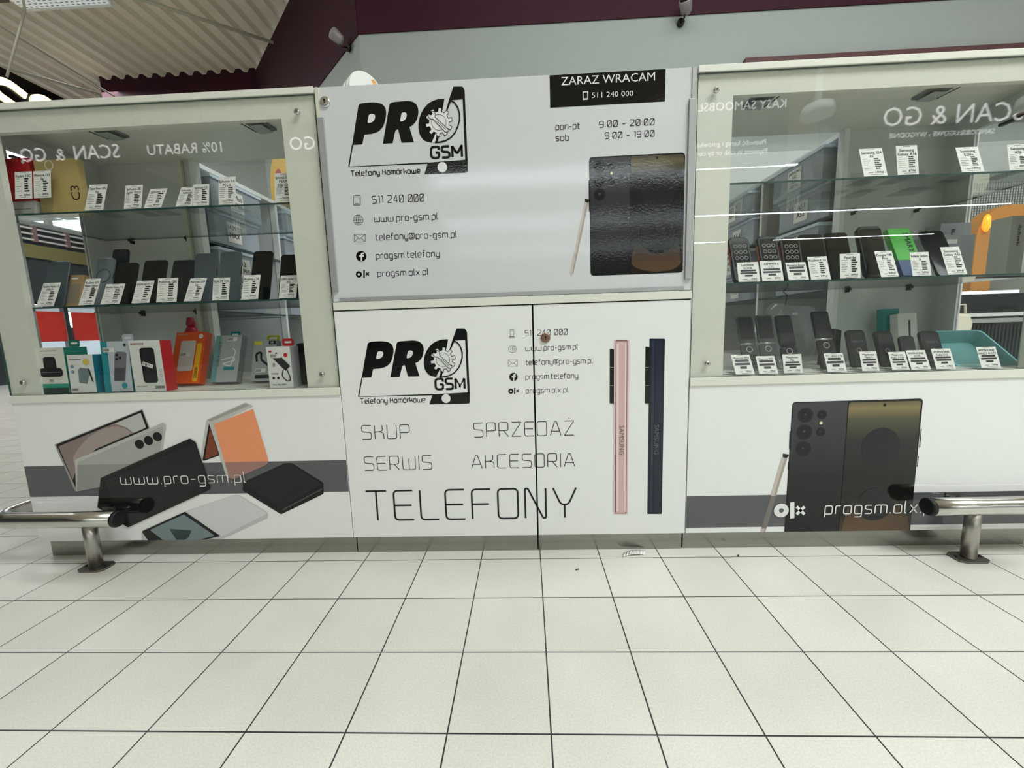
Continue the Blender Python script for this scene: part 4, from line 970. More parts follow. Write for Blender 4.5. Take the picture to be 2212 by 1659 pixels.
   ('pk',3,[-14002,960,-14009,986,-14006,1007,-13993,1025,-13970,1038,-12379,1706,-12366,1710,-12352,1710,-12340,1707,-12328,1699,-11219,825,-11210,816,-11208,808,-11212,800,-11222,793,-11733,680,-13837,680]),
   ('slate',4,[-13686,1037,-13695,1051,-13696,1063,-13689,1074,-13675,1083,-12429,1608,-12416,1612,-12403,1612,-12390,1609,-12378,1601,-11418,846,-11407,834,-11404,823,-11409,813,-11423,805,-11976,680,-13287,680]),
   ('slate2',5,[-12968,1040,-12976,1064,-12972,1080,-12958,1088,-12934,1090,-12254,1037,-12230,1032,-12217,1021,-12215,1004,-12224,981,-12311,824,-12327,799,-12346,777,-12367,757,-12392,740,-12490,680,-12516,680,-12543,680,-12571,680,-12601,680,-12724,680,-12752,680,-12776,680,-12795,683,-12810,706]),
  ],
 },
 'doorR': {
  'printed_pink_phone': [
   ('pink',0,[2500,7227,2501,7236,2505,7242,2511,7246,2520,7247,2965,7233,2974,7232,2980,7228,2984,7221,2985,7213,2977,1392,2976,1383,2972,1377,2966,1374,2957,1373,2522,1379,2513,1381,2507,1385,2503,1391,2502,1400]),
   ('pinkd',1,[2558,7194,2560,7207,2565,7217,2575,7222,2588,7224,2897,7214,2911,7212,2920,7206,2926,7196,2927,7183,2932,1439,2931,1426,2925,1416,2916,1411,2902,1409,2582,1414,2569,1416,2559,1422,2554,1431,2552,1445]),
   ('pink2',2,[2579,7172,2580,7181,2584,7187,2590,7190,2599,7191,2887,7183,2895,7181,2902,7177,2905,7171,2907,7162,2904,1447,2903,1438,2899,1432,2893,1428,2884,1427,2600,1432,2591,1433,2585,1437,2581,1443,2580,1452]),
   ('pink3',3,[2579,7107,2653,7105,2664,1484,2585,1486]),
   ('pink3',3,[2844,7099,2897,7098,2898,1481,2843,1481]),
   ('pk',1,[2373,6944,2374,6953,2378,6958,2384,6961,2393,6960,2486,6943,2495,6940,2501,6935,2504,6928,2506,6919,2504,5178,2503,5169,2500,5164,2494,5162,2485,5163,2389,5189,2380,5192,2374,5198,2371,5205,2369,5214]),
   ('lens0',2,[2410,6792,2437,6791,2437,6550,2411,6551]),
   ('silver2',2,[2379,6374,2486,6371,2486,6355,2379,6358]),
   ('lens0',2,[2411,6211,2438,6210,2438,5966,2412,5966]),
   ('silver2',2,[2380,5787,2487,5784,2487,5768,2380,5771]),
   ('lens0',2,[2412,5622,2439,5622,2439,5374,2412,5375]),
   ('silver2',2,[2380,5194,2488,5191,2488,5175,2380,5177]),
  ],
  'printed_blue_phone': [
   ('navy',0,[3622,7225,3623,7234,3627,7240,3633,7243,3642,7244,4084,7231,4093,7229,4099,7226,4103,7219,4104,7210,4109,1392,4108,1383,4104,1377,4098,1374,4089,1373,3650,1379,3641,1381,3635,1385,3631,1391,3630,1400]),
   ('navy2',1,[3696,7190,3780,7187,3791,1437,3707,1438]),
   ('navy3',1,[3832,7218,4021,7212,4030,1403,3836,1406]),
   ('pk',1,[3499,6980,3500,6988,3504,6994,3510,6996,3518,6996,3616,6974,3625,6970,3631,6965,3635,6958,3636,6949,3640,5149,3639,5141,3635,5135,3629,5133,3621,5134,3519,5161,3511,5164,3505,5169,3501,5177,3500,5186]),
   ('lens0',2,[3528,6759,3554,6759,3558,6518,3531,6519]),
   ('silver2',2,[3502,6342,3608,6339,3608,6323,3502,6326]),
   ('lens0',2,[3535,6180,3562,6179,3565,5935,3539,5936]),
   ('silver2',2,[3509,5757,3616,5754,3616,5738,3509,5741]),
   ('lens0',2,[3543,5593,3570,5592,3573,5345,3546,5346]),
   ('silver2',2,[3516,5165,3624,5163,3624,5146,3516,5149]),
  ],
 },
 'doorL': {
  'phone_icon': [
   ('k',0,[-818,7648,-817,7657,-824,7659,-826,7649]),
   ('k',0,[-817,7657,-813,7662,-819,7668,-824,7659]),
   ('k',0,[-813,7662,-808,7665,-810,7672,-819,7668]),
   ('k',0,[-808,7665,-800,7666,-800,7673,-810,7672]),
   ('k',0,[-800,7666,-658,7661,-658,7669,-800,7673]),
   ('k',0,[-658,7661,-650,7660,-647,7667,-658,7669]),
   ('k',0,[-650,7660,-645,7656,-639,7662,-647,7667]),
   ('k',0,[-645,7656,-642,7651,-634,7654,-639,7662]),
   ('k',0,[-642,7651,-641,7643,-633,7643,-634,7654]),
   ('k',0,[-641,7643,-647,7426,-640,7425,-633,7643]),
   ('k',0,[-647,7426,-649,7418,-641,7415,-640,7425]),
   ('k',0,[-649,7418,-652,7413,-647,7407,-641,7415]),
   ('k',0,[-652,7413,-658,7410,-655,7402,-647,7407]),
   ('k',0,[-658,7410,-666,7409,-666,7401,-655,7402]),
   ('k',0,[-666,7409,-808,7413,-808,7405,-666,7401]),
   ('k',0,[-808,7413,-816,7415,-819,7407,-808,7405]),
   ('k',0,[-816,7415,-821,7418,-827,7412,-819,7407]),
   ('k',0,[-821,7418,-824,7423,-832,7421,-827,7412]),
   ('k',0,[-824,7423,-825,7432,-833,7431,-832,7421]),
   ('k',0,[-825,7432,-818,7648,-826,7649,-833,7431]),
   ('k',0,[-784,7622,-783,7626,-791,7629,-792,7623]),
   ('k',0,[-783,7626,-782,7627,-788,7633,-791,7629]),
   ('k',0,[-782,7627,-780,7628,-783,7636,-788,7633]),
   ('k',0,[-780,7628,-777,7628,-777,7636,-783,7636]),
   ('k',0,[-777,7628,-683,7626,-682,7633,-777,7636]),
   ('k',0,[-683,7626,-680,7625,-677,7632,-682,7633]),
   ('k',0,[-680,7625,-678,7624,-672,7630,-677,7632]),
   ('k',0,[-678,7624,-677,7622,-670,7625,-672,7630]),
   ('k',0,[-677,7622,-677,7619,-669,7619,-670,7625]),
   ('k',0,[-677,7619,-682,7465,-674,7464,-669,7619]),
   ('k',0,[-682,7465,-682,7462,-675,7459,-674,7464]),
   ('k',0,[-682,7462,-683,7460,-678,7454,-675,7459]),
   ('k',0,[-683,7460,-685,7459,-682,7452,-678,7454]),
   ('k',0,[-685,7459,-688,7459,-688,7451,-682,7452]),
   ('k',0,[-688,7459,-782,7462,-783,7454,-688,7451]),
   ('k',0,[-782,7462,-786,7463,-789,7455,-783,7454]),
   ('k',0,[-786,7463,-787,7464,-793,7458,-789,7455]),
   ('k',0,[-787,7464,-788,7465,-796,7463,-793,7458]),
   ('k',0,[-788,7465,-789,7468,-796,7468,-796,7463]),
   ('k',0,[-789,7468,-784,7622,-792,7623,-796,7468]),
   ('k',0,[-829,7444,-643,7438,-643,7428,-829,7433]),
  ],
  'globe_icon': [
   ('k',0,[-606,7045,-609,7075,-616,7073,-613,7045]),
   ('k',0,[-609,7075,-619,7103,-625,7099,-616,7073]),
   ('k',0,[-619,7103,-635,7127,-640,7123,-625,7099]),
   ('k',0,[-635,7127,-655,7148,-660,7143,-640,7123]),
   ('k',0,[-655,7148,-680,7164,-683,7158,-660,7143]),
   ('k',0,[-680,7164,-708,7174,-710,7167,-683,7158]),
   ('k',0,[-708,7174,-737,7177,-737,7170,-710,7167]),
   ('k',0,[-737,7177,-767,7174,-765,7167,-737,7170]),
   ('k',0,[-767,7174,-794,7164,-791,7158,-765,7167]),
   ('k',0,[-794,7164,-819,7148,-815,7143,-791,7158]),
   ('k',0,[-819,7148,-840,7127,-835,7123,-815,7143]),
   ('k',0,[-840,7127,-856,7103,-849,7099,-835,7123]),
   ('k',0,[-856,7103,-866,7075,-859,7073,-849,7099]),
   ('k',0,[-866,7075,-869,7045,-862,7045,-859,7073]),
   ('k',0,[-869,7045,-866,7016,-859,7018,-862,7045]),
   ('k',0,[-866,7016,-856,6988,-849,6991,-859,7018]),
   ('k',0,[-856,6988,-840,6963,-835,6968,-849,6991]),
   ('k',0,[-840,6963,-819,6943,-815,6948,-835,6968]),
   ('k',0,[-819,6943,-794,6927,-791,6933,-815,6948]),
   ('k',0,[-794,6927,-767,6917,-765,6924,-791,6933]),
   ('k',0,[-767,6917,-737,6914,-737,6921,-765,6924]),
   ('k',0,[-737,6914,-708,6917,-710,6924,-737,6921]),
   ('k',0,[-708,6917,-680,6927,-683,6933,-710,6924]),
   ('k',0,[-680,6927,-655,6943,-660,6948,-683,6933]),
   ('k',0,[-655,6943,-635,6963,-640,6968,-660,6948]),
   ('k',0,[-635,6963,-619,6988,-625,6991,-640,6968]),
   ('k',0,[-619,6988,-609,7016,-616,7018,-625,6991]),
   ('k',0,[-609,7016,-606,7045,-613,7045,-616,7018]),
   ('k',0,[-676,7045,-678,7074,-685,7074,-683,7045]),
   ('k',0,[-678,7074,-682,7102,-689,7100,-685,7074]),
   ('k',0,[-682,7102,-689,7126,-696,7124,-689,7100]),
   ('k',0,[-689,7126,-698,7147,-705,7144,-696,7124]),
   ('k',0,[-698,7147,-710,7163,-715,7158,-705,7144]),
   ('k',0,[-710,7163,-723,7173,-726,7167,-715,7158]),
   ('k',0,[-723,7173,-737,7177,-737,7170,-726,7167]),
   ('k',0,[-737,7177,-752,7173,-749,7167,-737,7170]),
   ('k',0,[-752,7173,-765,7163,-760,7158,-749,7167]),
   ('k',0,[-765,7163,-776,7147,-770,7144,-760,7158]),
   ('k',0,[-776,7147,-786,7126,-779,7124,-770,7144]),
   ('k',0,[-786,7126,-793,7102,-786,7100,-779,7124]),
   ('k',0,[-793,7102,-797,7074,-790,7074,-786,7100]),
   ('k',0,[-797,7074,-799,7045,-791,7045,-790,7074]),
   ('k',0,[-799,7045,-797,7017,-790,7017,-791,7045]),
   ('k',0,[-797,7017,-793,6989,-786,6991,-790,7017]),
   ('k',0,[-793,6989,-786,6964,-779,6967,-786,6991]),
   ('k',0,[-786,6964,-776,6944,-770,6947,-779,6967]),
   ('k',0,[-776,6944,-765,6928,-760,6933,-770,6947]),
   ('k',0,[-765,6928,-752,6917,-749,6924,-760,6933]),
   ('k',0,[-752,6917,-737,6914,-737,6921,-749,6924]),
   ('k',0,[-737,6914,-723,6917,-726,6924,-737,6921]),
   ('k',0,[-723,6917,-710,6928,-715,6933,-726,6924]),
   ('k',0,[-710,6928,-698,6944,-705,6947,-715,6933]),
   ('k',0,[-698,6944,-689,6964,-696,6967,-705,6947]),
   ('k',0,[-689,6964,-682,6989,-689,6991,-696,6967]),
   ('k',0,[-682,6989,-678,7017,-685,7017,-689,6991]),
   ('k',0,[-678,7017,-676,7045,-683,7045,-685,7017]),
   ('k',0,[-741,7173,-741,6917,-734,6917,-734,7173]),
   ('k',0,[-848,6978,-627,6978,-627,6985,-848,6985]),
   ('k',0,[-865,7042,-609,7042,-609,7049,-865,7049]),
   ('k',0,[-848,7106,-627,7106,-627,7113,-848,7113]),
  ],
  'envelope_icon': [
   ('k',0,[-876,6687,-876,6690,-883,6693,-884,6688]),
   ('k',0,[-876,6690,-875,6692,-880,6698,-883,6693]),
   ('k',0,[-875,6692,-873,6693,-876,6700,-880,6698]),
   ('k',0,[-873,6693,-870,6693,-870,6701,-876,6700]),
   ('k',0,[-870,6693,-595,6685,-594,6693,-870,6701]),
   ('k',0,[-595,6685,-591,6685,-588,6692,-594,6693]),
   ('k',0,[-591,6685,-590,6684,-584,6689,-588,6692]),
   ('k',0,[-590,6684,-589,6682,-581,6685,-584,6689]),
   ('k',0,[-589,6682,-589,6679,-581,6679,-581,6685]),
   ('k',0,[-589,6679,-594,6496,-586,6496,-581,6679]),
   ('k',0,[-594,6496,-594,6493,-587,6490,-586,6496]),
   ('k',0,[-594,6493,-595,6492,-590,6486,-587,6490]),
   ('k',0,[-595,6492,-597,6491,-595,6483,-590,6486]),
   ('k',0,[-597,6491,-600,6490,-600,6482,-595,6483]),
   ('k',0,[-600,6490,-876,6498,-877,6490,-600,6482]),
   ('k',0,[-876,6498,-880,6499,-882,6491,-877,6490]),
   ('k',0,[-880,6499,-881,6500,-887,6494,-882,6491]),
   ('k',0,[-881,6500,-882,6501,-890,6499,-887,6494]),
   ('k',0,[-882,6501,-882,6505,-890,6504,-890,6499]),
   ('k',0,[-882,6505,-876,6687,-884,6688,-890,6504]),
   ('k',0,[-883,6694,-736,6561,-736,6572,-877,6700]),
   ('k',0,[-736,6561,-582,6686,-587,6692,-736,6572]),
   ('k',0,[-884,6491,-770,6590,-775,6596,-889,6497]),
   ('k',0,[-587,6489,-695,6594,-701,6588,-593,6483]),
  ],
  'round_icon': [
   ('k',0,[-596,6139,-599,6170,-609,6199,-626,6225,-648,6246,-673,6263,-702,6273,-733,6276,-763,6273,-792,6263,-818,6246,-840,6225,-856,6199,-866,6170,-870,6139,-866,6109,-856,6080,-840,6054,-818,6032,-792,6016,-763,6006,-733,6002,-702,6006,-673,6016,-648,6032,-626,6054,-609,6080,-599,6109]),
   ('w',1,[-749,6002,-745,6124,-788,6125,-787,6168,-744,6167,-743,6203,-706,6237,-656,6236,-657,6192,-692,6193,-701,6166,-658,6165,-667,6122,-702,6123,-706,6004]),
   ('k',0,[-742,5674,-744,5694,-750,5712,-761,5729,-775,5743,-791,5753,-810,5760,-829,5762,-849,5760,-867,5753,-884,5743,-898,5729,-908,5712,-914,5694,-917,5674,-914,5655,-908,5636,-898,5620,-884,5606,-867,5596,-849,5589,-829,5587,-810,5589,-791,5596,-775,5606,-761,5620,-750,5636,-744,5655]),
   ('w',1,[-796,5674,-799,5687,-806,5698,-817,5705,-829,5707,-842,5705,-852,5698,-860,5687,-862,5674,-860,5662,-852,5651,-842,5644,-829,5642,-817,5644,-806,5651,-799,5662]),
   ('k',0,[-722,5782,-678,5787,-685,5578,-728,5572]),
   ('k',0,[-659,5710,-637,5730,-562,5650,-583,5629]),
   ('k',0,[-660,5652,-640,5631,-561,5707,-581,5729]),
  ],
 },
}
TEXTS = [
 ('flap', 'lettering', 'Telefony Komórkowe', -0.5552, -0.3382, 1.2486, 0.0176, 0.0026, 'k', 0, 's'),
 ('flap', 'lettering', 'GSM', -0.3058, -0.205, 1.2876, 0.0384, 0.0072, 'k', 0, 's'),
 ('flap', 'lettering', '511 240 000', -0.4945, -0.331, 1.1668, 0.023, 0.002, 'k', 0, 's'),
 ('flap', 'lettering', 'www.pro-gsm.pl', -0.4923, -0.2917, 1.1114, 0.0216, 0.002, 'k', 0, 's'),
 ('flap', 'lettering', 'telefony@pro-gsm.pl', -0.4929, -0.2355, 1.0562, 0.021, 0.002, 'k', 0, 's'),
 ('flap', 'lettering', 'progsm.telefony', -0.4954, -0.2924, 0.9999, 0.0212, 0.002, 'k', 0, 's'),
 ('flap', 'lettering', 'progsm.olx.pl', -0.4945, -0.3305, 0.9457, 0.0206, 0.002, 'k', 0, 's'),
 ('flap', 'lettering', 'pon-pt', 0.0758, 0.1484, 1.3531, 0.0192, 0.002, 'k', 0, 's'),
 ('flap', 'lettering', 'sob', 0.0753, 0.1158, 1.3217, 0.0194, 0.002, 'k', 0, 's'),
 ('flap', 'lettering', '9:00 - 20:00', 0.2047, 0.3679, 1.3536, 0.0192, 0.002, 'k', 0, 's'),
 ('flap', 'lettering', '9:00 - 19:00', 0.2216, 0.3684, 1.3215, 0.0189, 0.002, 'k', 0, 's'),
 ('flap', 'notice_lettering', 'ZARAZ WRACAM', 0.0942, 0.3673, 1.4749, 0.0228, 0, 'w', 1, 'f'),
 ('flap', 'notice_lettering', '511 240 000', 0.1837, 0.3048, 1.4366, 0.0147, 0, 'w', 1, 'f'),
 ('doorL', 'lettering', 'Telefony Komórkowe', -0.5836, -0.3652, 0.5376, 0.0197, 0.0025, 'k', 0, 's'),
 ('doorL', 'lettering', 'GSM', -0.3324, -0.2302, 0.5762, 0.0415, 0.0072, 'k', 0, 's'),
 ('doors', 'lettering', '511 240 000', -0.0328, 0.1038, 0.7443, 0.0191, 0.0016, 'k', 0, 's'),
 ('doors', 'lettering', 'www.pro-gsm.pl', -0.0319, 0.1363, 0.6965, 0.0188, 0.0016, 'k', 0, 's'),
 ('doors', 'lettering', 'telefony@pro-gsm.pl', -0.0326, 0.1835, 0.6509, 0.0189, 0.0016, 'k', 0, 's'),
 ('doors', 'lettering', 'progsm.telefony', -0.0344, 0.1359, 0.604, 0.0186, 0.0016, 'k', 0, 's'),
 ('doors', 'lettering', 'progsm.olx.pl', -0.0346, 0.1041, 0.5583, 0.0188, 0.0016, 'k', 0, 's'),
 ('doors', 'lettering', 'SKUP', -0.5874, -0.4245, 0.4159, 0.0494, 0.0024, 'k', 0, 's'),
 ('doors', 'lettering', 'SPRZEDAŻ', -0.2108, 0.1215, 0.415, 0.05, 0.0024, 'k', 0, 's'),
 ('doors', 'lettering', 'SERWIS', -0.5871, -0.3562, 0.3071, 0.0505, 0.0024, 'k', 0, 's'),
 ('doors', 'lettering', 'AKCESORIA', -0.224, 0.1232, 0.307, 0.0488, 0.0024, 'k', 0, 's'),
 ('doors', 'lettering', 'TELEFONY', -0.5939, 0.128, 0.1265, 0.1111, 0.006, 'k', 0, 's'),
 ('baseL', 'lettering', 'www.pro-gsm.pl', -1.4465, -0.9995, 0.2745, 0.0405, 0.003, 'w', 12, 's'),
 ('baseR', 'lettering', 'progsm.olx.pl', 0.9404, 1.3, 0.1282, 0.0439, 0.0036, 'w', 9, 's'),
]
TAGS = [
 ('L1',-1.6497,0.0300,1.190,8.0,0.1508,0.0582,['Redmi 13C'],'529zł','s'),
 ('L1',-1.5859,0.0300,1.190,8.0,0.1539,0.0582,['Motorola E13', '5g'],'449zł','s'),
 ('L1',-1.4209,0.0300,1.190,18.5,0.0935,0.0623,['Oppo Reno 12Fs', '5g'],'899zł','s'),
 ('L1',-1.2904,0.0300,1.190,13.6,0.0800,0.0582,['Iphone SE', '2gen 2022'],'799zł','s'),
 ('L1',-1.2239,0.0300,1.190,27.2,0.0783,0.0582,['Iphone 11'],'899zł','s'),
 ('L1',-1.1195,0.0300,1.190,26.1,0.0776,0.0546,['Iphone 12', '128GB'],'999zł','s'),
 ('L1',-1.0621,0.0300,1.190,10.4,0.0702,0.0530,['Iphone 12'],'999zł','s'),
 ('L1',-0.9754,0.0300,1.190,9.3,0.0895,0.0561,['Iphone 14', 'PLUS'],'1799zł','s'),
 ('L1',-0.7897,0.0300,1.190,8.0,0.0923,0.0572,['Iphone 14 P', 'MAX', '256 GB'],'2699zł','s'),
 ('L2',-1.6449,0.0300,0.890,23.6,0.0886,0.0617,['Redmi Note 12', 'PRO'],'699zł','s'),
 ('L2',-1.5001,0.0300,0.890,23.2,0.0979,0.0525,['Realme GT', 'Master Edition'],'699zł','s'),
 ('L2',-1.4169,0.0300,0.890,24.4,0.0760,0.0669,['Redmi Note 11s'],'599zł','s'),
 ('L2',-1.3119,0.0300,0.890,23.3,0.0828,0.0607,['REDMI NOTE 12'],'599zł','s'),
 ('L2',-1.2221,0.0300,0.890,14.6,0.0835,0.0695,['Motorola G85'],'849zł','s'),
 ('L2',-1.1333,0.0300,0.890,27.5,0.0891,0.0576,['Motorola G54', '5g'],'499zł','s'),
 ('L2',-1.0372,0.0300,0.890,14.3,0.0775,0.0566,['REALME C33'],'299zł','s'),
 ('L2',-0.9380,0.0300,0.890,18.9,0.0858,0.0566,['Realme C35'],'399zł','s'),
 ('L2',-0.8101,0.0300,0.890,18.6,0.0796,0.0587,['OPPO RENO 12', 'FS'],'899zł','s'),
 ('R1',1.0425,0.0300,1.190,18.1,0.0945,0.0687,['Samsung S24', 'FE'],'1499zł','s'),
 ('R1',1.1375,0.0300,1.190,10.1,0.0902,0.0621,['Samsung', 'Galaxy A16'],'679zł','s'),
 ('R1',1.3262,0.0300,1.190,19.2,0.0858,0.0651,['Samsung', 'S25fe'],'1999zł','s'),
 ('R1',1.4602,0.0300,1.190,11.6,0.0795,0.0585,['Samsung', 'A26'],'999zł','s'),
 ('R2',0.6812,0.0300,0.890,16.7,0.0655,0.0662,['HAMMER', 'ROCK'],'249zł','b'),
 ('R2',0.7543,0.0300,0.890,18.3,0.0687,0.0662,['HAMMER 6', 'LTE'],'329zł','b'),
 ('R2',0.8337,0.0300,0.890,22.3,0.0621,0.0621,['Hammer Boost'],'299zł','b'),
 ('R2',0.9013,0.0300,0.890,19.9,0.0781,0.0601,['Realme C55'],'599zł','s'),
 ('R2',0.9912,0.0300,0.890,8.0,0.0775,0.0621,['Pixel 6a'],'699zł','s'),
 ('R2',1.1115,0.0300,0.890,22.6,0.0912,0.0534,['Doogee V40', 'Pro'],'949zł','s'),
 ('R2',1.2078,0.0300,0.890,14.0,0.0766,0.0570,['Infinix Smart', '8'],'349zł','s'),
 ('R2',1.3147,0.0300,0.890,21.5,0.0959,0.0570,['Samsung', 'Galaxy A36'],'599zł','s'),
 ('R0',0.6717,0.0120,0.598,32.0,0.0708,0.0593,['Maxcom 835'],'299zł','b'),
 ('R0',0.7456,0.0120,0.598,26.0,0.0608,0.0593,['Maxcom 835'],'299zł','b'),
 ('R0',0.8224,0.0120,0.598,13.1,0.0608,0.0593,['Mayphone', 'Flip'],'239zł','b'),
 ('R0',0.9597,0.0120,0.598,23.1,0.0625,0.0593,['TCL 4043 LTE'],'309zł','b'),
 ('R0',1.0635,0.0120,0.598,17.9,0.0638,0.0527,['Myphone', 'Halo 3'],'189zł','b'),
 ('R0',1.1560,0.0120,0.598,22.0,0.0608,0.0527,['Myphone', 'Halo 3 Lite'],'219zł','b'),
 ('R0',1.2180,0.0120,0.598,24.8,0.0657,0.0593,['MYPHONE', '2220'],'99zł','b'),
 ('R0',1.2941,0.0120,0.598,22.3,0.0675,0.0593,['MYPHONE', 'HALO 2'],'179zł','b'),
 ('R0',1.4307,0.0120,0.598,20.2,0.0685,0.0593,['MYPHONE', 'HALO A LTE'],'199zł','b'),
]
PHONES = [
 ('L2',-1.6855,0.085,0.890,16.7,0.1706,0.0809,'slate'),  # 16.7
 ('L2',-1.6359,0.100,0.890,17.6,0.1176,0.0681,'kraft'),  # 17.6
 ('L2',-1.5294,0.100,0.890,17.0,0.1803,0.0643,'grey_ring'),  # 17.0
 ('L2',-1.5700,0.200,0.890,13.4,0.2298,0.0629,'dark'),  # 13.4
 ('L2',-1.4275,0.080,0.890,17.8,0.1562,0.0741,'black_red'),  # 17.8
 ('L2',-1.3348,0.085,0.890,19.1,0.1647,0.0836,'black'),  # 19.1
 ('L2',-1.2338,0.090,0.890,20.6,0.1650,0.0893,'dark'),  # 20.6
 ('L2',-1.1503,0.100,0.890,12.7,0.1767,0.0806,'slate'),  # 12.7
 ('L2',-1.0527,0.090,0.890,12.6,0.1769,0.0747,'slate'),  # 12.6
 ('L2',-0.9440,0.085,0.890,17.8,0.1816,0.0701,'black'),  # 17.8
 ('L2',-0.8405,0.085,0.890,16.0,0.1618,0.0701,'black'),  # 16.0
 ('R2',0.6978,0.085,0.890,21.4,0.1683,0.0683,'keypad'),  # 21.4
 ('R2',0.7916,0.085,0.890,20.9,0.1660,0.0683,'keypad'),  # 20.9
 ('R2',0.8590,0.085,0.890,17.6,0.1536,0.0667,'keypad'),  # 17.6
 ('R2',0.9417,0.100,0.890,19.0,0.1690,0.0781,'black'),  # 25.4
 ('R2',1.0255,0.100,0.890,19.1,0.1718,0.0754,'black'),  # 19.1
 ('R2',1.1248,0.085,0.890,18.9,0.1846,0.0800,'rugged'),  # 18.9
 ('R2',1.2367,0.085,0.890,25.7,0.1819,0.0720,'green_box'),  # 25.7
 ('R2',1.3491,0.085,0.890,28.2,0.1803,0.0773,'black'),  # 28.2
]

# ================================================================== SETTING
def floor_material():
    m = bpy.data.materials.new('floor_tiles')
    m.use_nodes = True
    nt = m.node_tree
    N, L = nt.nodes, nt.links
    b = N['Principled BSDF']
    tc = N.new('ShaderNodeTexCoord')
    mp = N.new('ShaderNodeMapping')
    mp.inputs['Rotation'].default_value = (0, 0, 0.00243)
    mp.inputs['Location'].default_value = (0.0, 0.0326, 0)
    L.new(tc.outputs['Object'], mp.inputs['Vector'])
    br = N.new('ShaderNodeTexBrick')
    br.offset = 0.0
    br.squash = 1.0
    br.inputs['Scale'].default_value = 1.0
    br.inputs['Brick Width'].default_value = 0.2
    br.inputs['Row Height'].default_value = 0.2
    br.inputs['Mortar Size'].default_value = 0.0017
    br.inputs['Mortar Smooth'].default_value = 0.15
    br.inputs['Bias'].default_value = 0.0
    br.inputs['Color1'].default_value = (*lin((224, 224, 214)), 1)
    br.inputs['Color2'].default_value = (*lin((217, 217, 206)), 1)
    br.inputs['Mortar'].default_value = (*lin((52, 48, 50)), 1)
    L.new(mp.outputs['Vector'], br.inputs['Vector'])
    n1 = N.new('ShaderNodeTexNoise')
    n1.inputs['Scale'].default_value = 260
    n1.inputs['Detail'].default_value = 5
    n2 = N.new('ShaderNodeTexNoise')
    n2.inputs['Scale'].default_value = 4
    n2.inputs['Detail'].default_value = 3
    L.new(tc.outputs['Object'], n1.inputs['Vector'])
    L.new(tc.outputs['Object'], n2.inputs['Vector'])
    r1 = N.new('ShaderNodeMapRange')
    r1.inputs[1].default_value, r1.inputs[2].default_value = .3, .7
    r1.inputs[3].default_value, r1.inputs[4].default_value = .90, 1.06
    L.new(n1.outputs['Fac'], r1.inputs[0])
    r2 = N.new('ShaderNodeMapRange')
    r2.inputs[1].default_value, r2.inputs[2].default_value = .3, .7
    r2.inputs[3].default_value, r2.inputs[4].default_value = .94, 1.03
    L.new(n2.outputs['Fac'], r2.inputs[0])
    mu = N.new('ShaderNodeMath')
    mu.operation = 'MULTIPLY'
    L.new(r1.outputs[0], mu.inputs[0])
    L.new(r2.outputs[0], mu.inputs[1])
    col = br.outputs['Color']
    mx = N.new('ShaderNodeMix')
    mx.data_type = 'RGBA'
    mx.blend_type = 'MULTIPLY'
    mx.inputs[0].default_value = 1.0
    L.new(col, mx.inputs[6])
    L.new(mu.outputs[0], mx.inputs[7])
    # brown dirt rings round the two rail feet
    last = mx.outputs[2]
    for cx, cy, rad, amt in ((-1.50, -0.075, .17, .5), (1.36, -0.075, .17, .5), (-0.1, -0.06, .5, .2)):
        d = N.new('ShaderNodeVectorMath')
        d.operation = 'SUBTRACT'
        d.inputs[1].default_value = (cx, cy, 0)
        L.new(tc.outputs['Object'], d.inputs[0])
        sc = N.new('ShaderNodeVectorMath')
        sc.operation = 'MULTIPLY'
        sc.inputs[1].default_value = (1, 2.6, 1)
        L.new(d.outputs[0], sc.inputs[0])
        ln = N.new('ShaderNodeVectorMath')
        ln.operation = 'LENGTH'
        L.new(sc.outputs[0], ln.inputs[0])
        rr = N.new('ShaderNodeMapRange')
        rr.interpolation_type = 'SMOOTHSTEP'
        rr.inputs[1].default_value, rr.inputs[2].default_value = rad * .25, rad
        rr.inputs[3].default_value, rr.inputs[4].default_value = amt, 0
        L.new(ln.outputs['Value'], rr.inputs[0])
        mn = N.new('ShaderNodeMath')
        mn.operation = 'MULTIPLY'
        L.new(rr.outputs[0], mn.inputs[0])
        L.new(n2.outputs['Fac'], mn.inputs[1])
        mz = N.new('ShaderNodeMix')
        mz.data_type = 'RGBA'
        L.new(mn.outputs[0], mz.inputs[0])
        L.new(last, mz.inputs[6])
        mz.inputs[7].default_value = (*lin((96, 72, 52)), 1)
        last = mz.outputs[2]
    L.new(last, b.inputs['Base Color'])
    b.inputs['Roughness'].default_value = 0.33
    b.inputs['Specular IOR Level'].default_value = 0.4
    bp = N.new('ShaderNodeBump')
    bp.inputs['Strength'].default_value = 0.25
    bp.inputs['Distance'].default_value = 0.0015
    bp.invert = True
    L.new(br.outputs['Fac'], bp.inputs['Height'])
    L.new(bp.outputs['Normal'], b.inputs['Normal'])
    return m


FLOOR = floor_material()
structure(MB().box(-9.9, 22, -27, 12, -0.06, 0.0, FLOOR).build('floor'))
structure(MB().box(-60, -10.1, -27, 40, -0.2, -0.1, mat('asphalt', (120, 120, 120), .8, noise=.1, nscale=8)).build('ground'))

